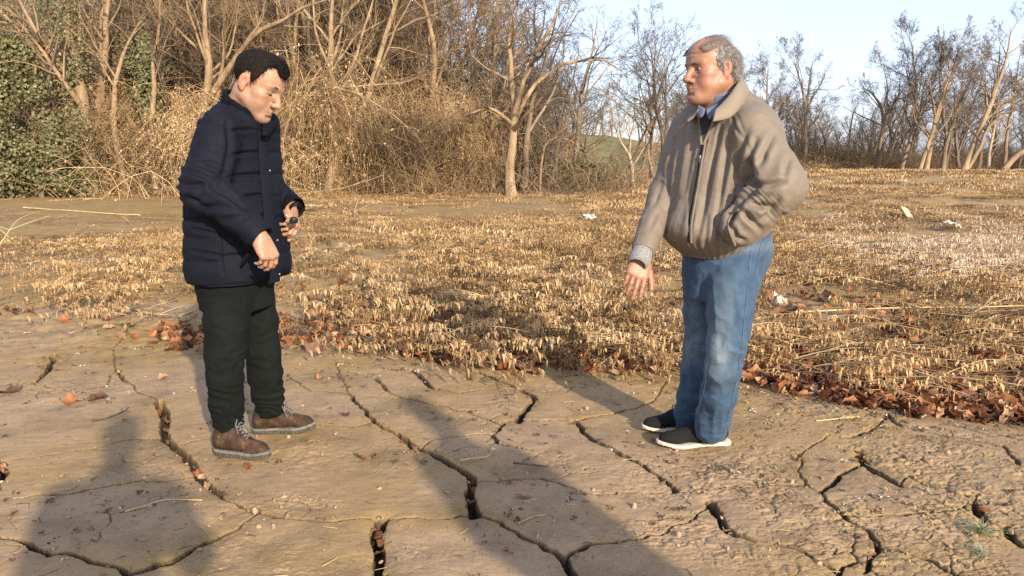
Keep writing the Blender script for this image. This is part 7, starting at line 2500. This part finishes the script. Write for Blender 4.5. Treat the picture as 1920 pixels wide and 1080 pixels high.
    fl_ = zpts + np.array([0.012, 0, 0])
    fl_ = np.array([snap(p, 0.0) for p in fl_])
    fl_[:, 1] = np.convolve(np.pad(fl_[:, 1], 3, mode='edge'), np.ones(7) / 7, 'valid')
    tube_obj('zip_flap', [(fl_, np.full(40, 0.005))], M_TAUPE, jk, 6)
    zl = Field(); zl.rc(zpts[8] + [0, -0.006, 0], zpts[8] + [0, -0.007, -0.03], 0.004, 0.003, 0.003)
    solid('zip_pull', zl, 0.002, M_METAL, jk)
    # knit cuff
    tube_obj('knit_cuff', [(np.array([RW - rv * 0.01, RW + rv * 0.035, RW + rv * 0.06, RW + rv * 0.085, RW + rv * 0.088]), np.array([0.042, 0.0445, 0.0450, 0.043, 0.034]))], M_KNIT, man, 18)
    # pocket edge
    pk = np.array([snap(p, 0.0) for p in spline([at(1378, 460, 2.9), at(1367, 430, 2.9), at(1368, 410, 2.9), at(1385, 392, 2.9)], 16)])
    tube_obj('pocket_welt', [(pk, np.full(16, 0.006))], M_TAUPE, jk, 6)

    # ---- jeans
    T = Field()
    T.loft(rows_to_loft([(440, 1288, 1434, 1.2), (470, 1284, 1434, 1.2), (500, 1283, 1426, 1.15), (530, 1284, 1420, 1.1), (555, 1286, 1412, 1.0)], Y0 + 0.01, phi), phi, 0.03)
    T.ell(at(1418, 470, 3.30), (0.055, 0.09, 0.11), None, 0.06)
    nl = [at(1372, 530, 3.16), at(1368, 590, 3.13), at(1362, 650, 3.11), at(1357, 690, 3.12), at(1347, 740, 3.17), at(1337, 785, 3.23), at(1333, 801, 3.245)]
    T.chain(nl, [0.110, 0.092, 0.080, 0.076, 0.074, 0.073, 0.075], 0.02)
    fl = [at(1325, 530, 3.40), at(1320, 590, 3.40), at(1314, 650, 3.40), at(1309, 690, 3.40), at(1300, 740, 3.43), at(1290, 778, 3.46), at(1289, 788, 3.465)]
    T.chain(fl, [0.108, 0.086, 0.074, 0.070, 0.068, 0.066, 0.067], 0.02)
    T.half(at(1350, 425, Y0), (0.0, 0, 1), 0.005)
    def tdisp(P, N):
        z = P[:, 2]
        w_ = fbm(P * np.array([6, 6, 7]), 3, 61)
        low = sstep(0.34, 0.08, z)
        hip = np.exp(-((z - 0.86) / 0.10) ** 2)
        kn = np.exp(-((z - 0.50) / 0.07) ** 2)
        r1 = ridged(z * 12 - P[:, 0] * 5 + 1.4 * w_)
        r2 = ridged(z * 11 + P[:, 0] * 9 + 1.2 * w_)
        d = (0.006 * low + 0.005 * hip) * (r1 ** 1.5 - 0.4) + 0.008 * kn * (r2 ** 1.6 - 0.4)
        r3 = ridged(z * 2.0 + P[:, 0] * 7.0 + 1.0 * w_)
        d += 0.006 * (r3 ** 2.5 - 0.3) * sstep(0.8, 0.6, z) * sstep(0.1, 0.3, z)
        lng = noise3(np.stack([P[:, 0] * 26 + 3 * z, z * 2.2, P[:, 1] * 8], -1), 66)
        d += 0.007 * (1 - 2 * np.abs(lng)) * sstep(0.02, 0.2, z) * sstep(0.9, 0.7, z)
        return d + 0.0012 * fbm(P * 40, 2, 3)
    def fade(P):
        z = P[:, 2]
        f = 0
        for ch in (nl, fl):
            for (zc, hz, amp) in ((at(0, 665, 3.1)[2], 0.12, 0.75), (at(0, 575, 3.1)[2], 0.16, 0.45)):
                i = int(np.argmin([abs(c[2] - zc) for c in ch]))
                c = ch[i] + Fw * 0.06
                f = f + amp * np.exp(-(((P[:, 0] - c[0]) / 0.055) ** 2 + ((P[:, 1] - c[1]) / 0.09) ** 2 + ((z - zc) / hz) ** 2))
        f = f * (0.75 + 0.5 * fbm(P * np.array([30, 30, 12]), 3, 9))
        f = f + 0.35 * np.exp(-((z - 0.94) / 0.03) ** 2) * ridged(z * 25 + fbm(P * 8, 2, 3))
        return np.clip(f, 0, 0.85)
    jn = solid('jeans', T, 0.0055, M_JEANS, man, tdisp, 1, {'fade': fade})
    me = jn.data
    co = np.empty(len(me.vertices) * 3, np.float32); me.vertices.foreach_get('co', co); co = co.reshape(-1, 3)
    def stitched(pts, n, r=0.0010):
        p = np.array([snap(q, 0.0002) for q in spline(pts, n)])
        p[:, 1] = np.convolve(np.pad(p[:, 1], 2, mode='edge'), np.ones(5) / 5, 'valid')
        return (p, np.full(n, r))
    st = [stitched([at(1408, 470, 3.1), at(1402, 540, 3.1), at(1394, 620, 3.1), at(1386, 690, 3.1), at(1372, 760, 3.1), at(1358, 812, 3.1)], 40),
          stitched([at(1326, 680, 3.1), at(1322, 720, 3.1), at(1312, 760, 3.1), at(1300, 786, 3.1)], 20, 0.0008),
          stitched([at(1424, 478, 3.15), at(1432, 470, 3.2), at(1442, 450, 3.2)], 12), stitched([at(1419, 515, 3.15), at(1422, 485, 3.15), at(1428, 455, 3.15)], 12)]
    tube_obj('seam_stitching', st, M_THREAD, jn, 4)
    # ---- shoes
    make_slipon(man, np.array([*ground_at(1364, 831, 0.0), 0.006]), np.array([*ground_at(1232, 838, 0.0), 0.006]), at(1332, 800, 3.25), None, 1)
    make_slipon(man, np.array([*ground_at(1312, 806, 0.0), 0.006]), np.array([*ground_at(1203, 807, 0.0), 0.006]), at(1290, 775, 3.46), None, -1)

    # ---- hair: grey sides and back, thin on top
    Hh = Field()
    Hh.ell(w(0, -0.009, 0.040), np.array([0.0850, 0.1020, 0.0790]) * s, HR, 0.01)
    Hh.ell(w(0, -0.062, 0.005), np.array([0.060, 0.048, 0.062]) * s, HR, 0.03 * s)
    V, Q = sdf_mesh(Hh, 0.0036)
    q = H.loc(V)
    x, y, z = np.abs(q[:, 0]), q[:, 1], q[:, 2]
    lower = np.interp(y, [-0.13, -0.08, -0.045, -0.034, -0.026, 0.004, 0.012, 0.024, 0.034, 0.042, 0.048],
                         [-0.078, -0.075, -0.058, -0.024, 0.038, 0.036, 0.000, -0.008, 0.010, 0.060, 0.2])
    upper = np.interp(y, [-0.13, -0.095, -0.05, 0.0, 0.03, 0.05], [0.092, 0.090, 0.100, 0.112, 0.112, 0.10])
    keep_v = (z > lower + 0.004 * noise3(V * 120, 3)) & (z < upper + 0.006 * noise3(V * 90, 5))
    N = vnormals(V, Q)
    kq = keep_v[Q].all(1)
    edge = np.minimum(sstep(0.0, 0.015, z - lower), sstep(0, 0.03, upper - z))
    clump = ridged(q[:, 2] * 26 + 22 * q[:, 1] + 1.5 * fbm(q * 25, 2, 12))
    V2 = V + N * (0.005 * (clump - 0.5) * edge - 0.011 * (1 - edge) + 0.002 * fbm(V * 110, 2, 4))[:, None]
    Q2 = Q[kq]
    used = np.unique(Q2)
    re_ = np.full(len(V), -1); re_[used] = np.arange(len(used))
    hair = mesh_obj('hair', V2[used], re_[Q2], M_HAIR_G, man)
    sel = np.nonzero(keep_v)[0]
    pick = rng.choice(sel, 4600)
    root, nr = V2[pick], N[pick]
    qp = q[pick]
    back = -HR[:, 1]
    dr = nr * 0.35 + back * 0.9 - HR[:, 2] * (0.5 + 0.9 * (qp[:, 1] < -0.03))[:, None] + rng.normal(0, 0.22, (len(pick), 3))
    dr /= np.linalg.norm(dr, axis=1, keepdims=True)
    Vr, Qr = strand_ribbons(root - nr * 0.002, dr, nr, rng.uniform(0.015, 0.050, len(pick)), np.full(len(pick), 0.0008), rng.uniform(0.001, 0.006, len(pick)), rng, 5)
    # thin hair combed back over the front of the crown
    nW = 2800
    ang = rng.uniform(-1.1, 1.1, nW)
    yy = 0.080 - 0.115 * rng.uniform(0, 1, nW) ** 1.3
    rr = np.array([w(0.076 * math.sin(a), b, 0.045 + 0.0815 * math.cos(a) * math.sqrt(max(0.05, 1 - ((b + 0.006) / 0.099) ** 2))) for a, b in zip(ang, yy)])
    rr = w(0, 0, 0.03) + (rr - w(0, 0, 0.03)) * 1.035
    nW_ = (rr - w(0, -0.006, 0.03)); nW_ /= np.linalg.norm(nW_, axis=1, keepdims=True)
    dW = back * 0.7 + nW_ * rng.uniform(0.0, 0.14, nW)[:, None] + HR[:, 0] * rng.normal(0, 0.35, nW)[:, None]
    dW /= np.linalg.norm(dW, axis=1, keepdims=True)
    Vw, Qw = strand_ribbons(rr, dW, nW_, rng.uniform(0.02, 0.05, nW), np.full(nW, 0.0005), rng.uniform(0.001, 0.006, nW), rng, 5)
    mesh_obj('hair_strands', Vr, Qr, M_HAIR_G, hair)
    mesh_obj('thin_top_hair', Vw, Qw, M_HAIR_T, hair)
    return man
# ----------------------------------------------------------------- two onlookers behind the camera; only their shadows reach the view
M_COAT = cloth_mat('dark_coat', (0.03, 0.03, 0.035), (0.05, 0.05, 0.055), 0.85, 700, 0.1)

def build_onlooker(x, y, h, label, arms_up):
    f = np.array([-0.10, 1.0, 0.0]); f /= np.linalg.norm(f)
    r = np.array([f[1], -f[0], 0])
    k = h / 1.78
    o = np.array([x, y, 0.0])
    W = lambda a, b, c: o + r * a * k + f * b * k + np.array([0, 0, c * k])
    F = Field()
    H = Head(W(0, 0.04, 1.655), frame(math.atan2(f[1], f[0]), -0.15), k, dict(neck_base=W(0, -0.01, 1.45), neck_r=0.055, ruddy=0.2, stubble=0.0, lash_z=0.003, lash_w=0.003, brow=0.6))
    H.build(F)
    F.rc(W(0, 0, 1.40), W(0, 0, 0.95), 0.11, 0.12, 0.05)
    for sx in (-1, 1):
        sh = W(sx * 0.18, 0, 1.42)
        if arms_up:
            el, wr = W(sx * 0.24, 0.12, 1.16), W(sx * 0.07, 0.30, 1.26)
            fd, bk = W(0, 0.34, 1.33) - wr, np.array([sx * 0.9, 0.3, 0.0])
        else:
            el, wr = W(sx * 0.22, -0.04, 1.14), W(sx * 0.19, 0.10, 0.92)
            fd, bk = np.array([0, 0.15, -1.0]), np.array([sx * 1.0, 0.1, 0])
        F.rc(W(0, 0, 1.40), sh, 0.06, 0.05, 0.04); F.rc(sh, el, 0.045, 0.036, 0.02); F.rc(el, wr, 0.036, 0.028, 0.02)
        hand(F, wr, fd, bk, -sx if arms_up else sx, [(0.4, 0.6, 0.4)] * 4, 1.0, 0.03)
        hip, kn, an = W(sx * 0.10, 0, 0.92), W(sx * 0.12, 0.02, 0.50), W(sx * 0.13, 0, 0.09)
        F.rc(W(0, 0, 0.95), hip, 0.11, 0.08, 0.04); F.rc(hip, kn, 0.07, 0.05, 0.02); F.rc(kn, an, 0.048, 0.036, 0.02)
    V, Q = sdf_mesh(F, 0.007)
    p = link('person', new_mesh('person', V, Q, M_SKIN1, True, {'tint': face_tint(H, H.st)(V)}))
    tag(p, label, 'person')
    Hh = Field(); Hh.ell(H.w(0, -0.012, 0.050), np.array([0.084, 0.106, 0.086]) * k, H.R); Hh.half(H.w(0, 0.05, 0.03), H.R @ np.array([0, 1.0, -0.9]), 0.01); Hh.half(H.w(0, 0, -0.03), H.R @ np.array([0, 0.3, -1.0]), 0.01)
    solid('hair', Hh, 0.008, M_HAIR_B, p)
    J = Field()
    J.loft([(z * k, o[0] + f[0] * dy, o[1] + f[1] * dy, rx * k, ry * k) for z, dy, rx, ry in ((0.82, 0, .14, .17), (1.0, 0, .135, .16), (1.25, 0, .13, .18), (1.40, -.01, .105, .17), (1.47, -.01, .08, .11), (1.52, 0, .07, .075))], math.atan2(f[1], f[0]), 0.02)
    for sx in (-1, 1):
        sh = W(sx * 0.19, 0, 1.40)
        el, wr = (W(sx * 0.24, 0.12, 1.16), W(sx * 0.07, 0.30, 1.26)) if arms_up else (W(sx * 0.22, -0.04, 1.14), W(sx * 0.19, 0.10, 0.92))
        J.rc(sh, el, 0.075 * k, 0.065 * k, 0.03); J.rc(el, el + (wr - el) * 0.9, 0.062 * k, 0.045 * k, 0.03)
    solid('coat', J, 0.009, M_COAT, p, lambda P, N: 0.006 * fbm(P * 9, 3, 4))
    T = Field()
    for sx in (-1, 1):
        T.chain([W(sx * 0.09, 0, 0.92), W(sx * 0.12, 0.02, 0.50), W(sx * 0.13, 0, 0.06)], [0.105 * k, 0.075 * k, 0.072 * k], 0.02)
    solid('trousers', T, 0.009, M_TROUSER, p, lambda P, N: 0.006 * fbm(P * 9, 3, 5))
    for sx in (-1, 1):
        h0 = W(sx * 0.13, -0.08, 0); t0 = W(sx * 0.14, 0.20, 0)
        make_slipon(p, np.array([h0[0], h0[1], 0.006]), np.array([t0[0], t0[1], 0.006]), W(sx * 0.13, -0.01, 0.11), None, -sx)
    if arms_up:
        ph = Field(); ph.box(W(0, 0.36, 1.30), (0.075, 0.005, 0.038), rot_from(f, (0, 0, 1)), 0.004)
        po = solid('phone', ph, 0.004, M_BLACKP, None)
        tag(po, 'dark phone held up by the person whose shadow lies beside the boots', 'phone')
    return p

build_man1()
build_man2()
build_onlooker(-0.02, -0.50, 1.80, 'person whose long shadow lies beside the boots of the man in navy', True)
build_onlooker(1.36, -0.08, 1.76, 'person whose long shadow crosses the middle plates between the two men', False)
print('script seconds', time.time() - T_START)
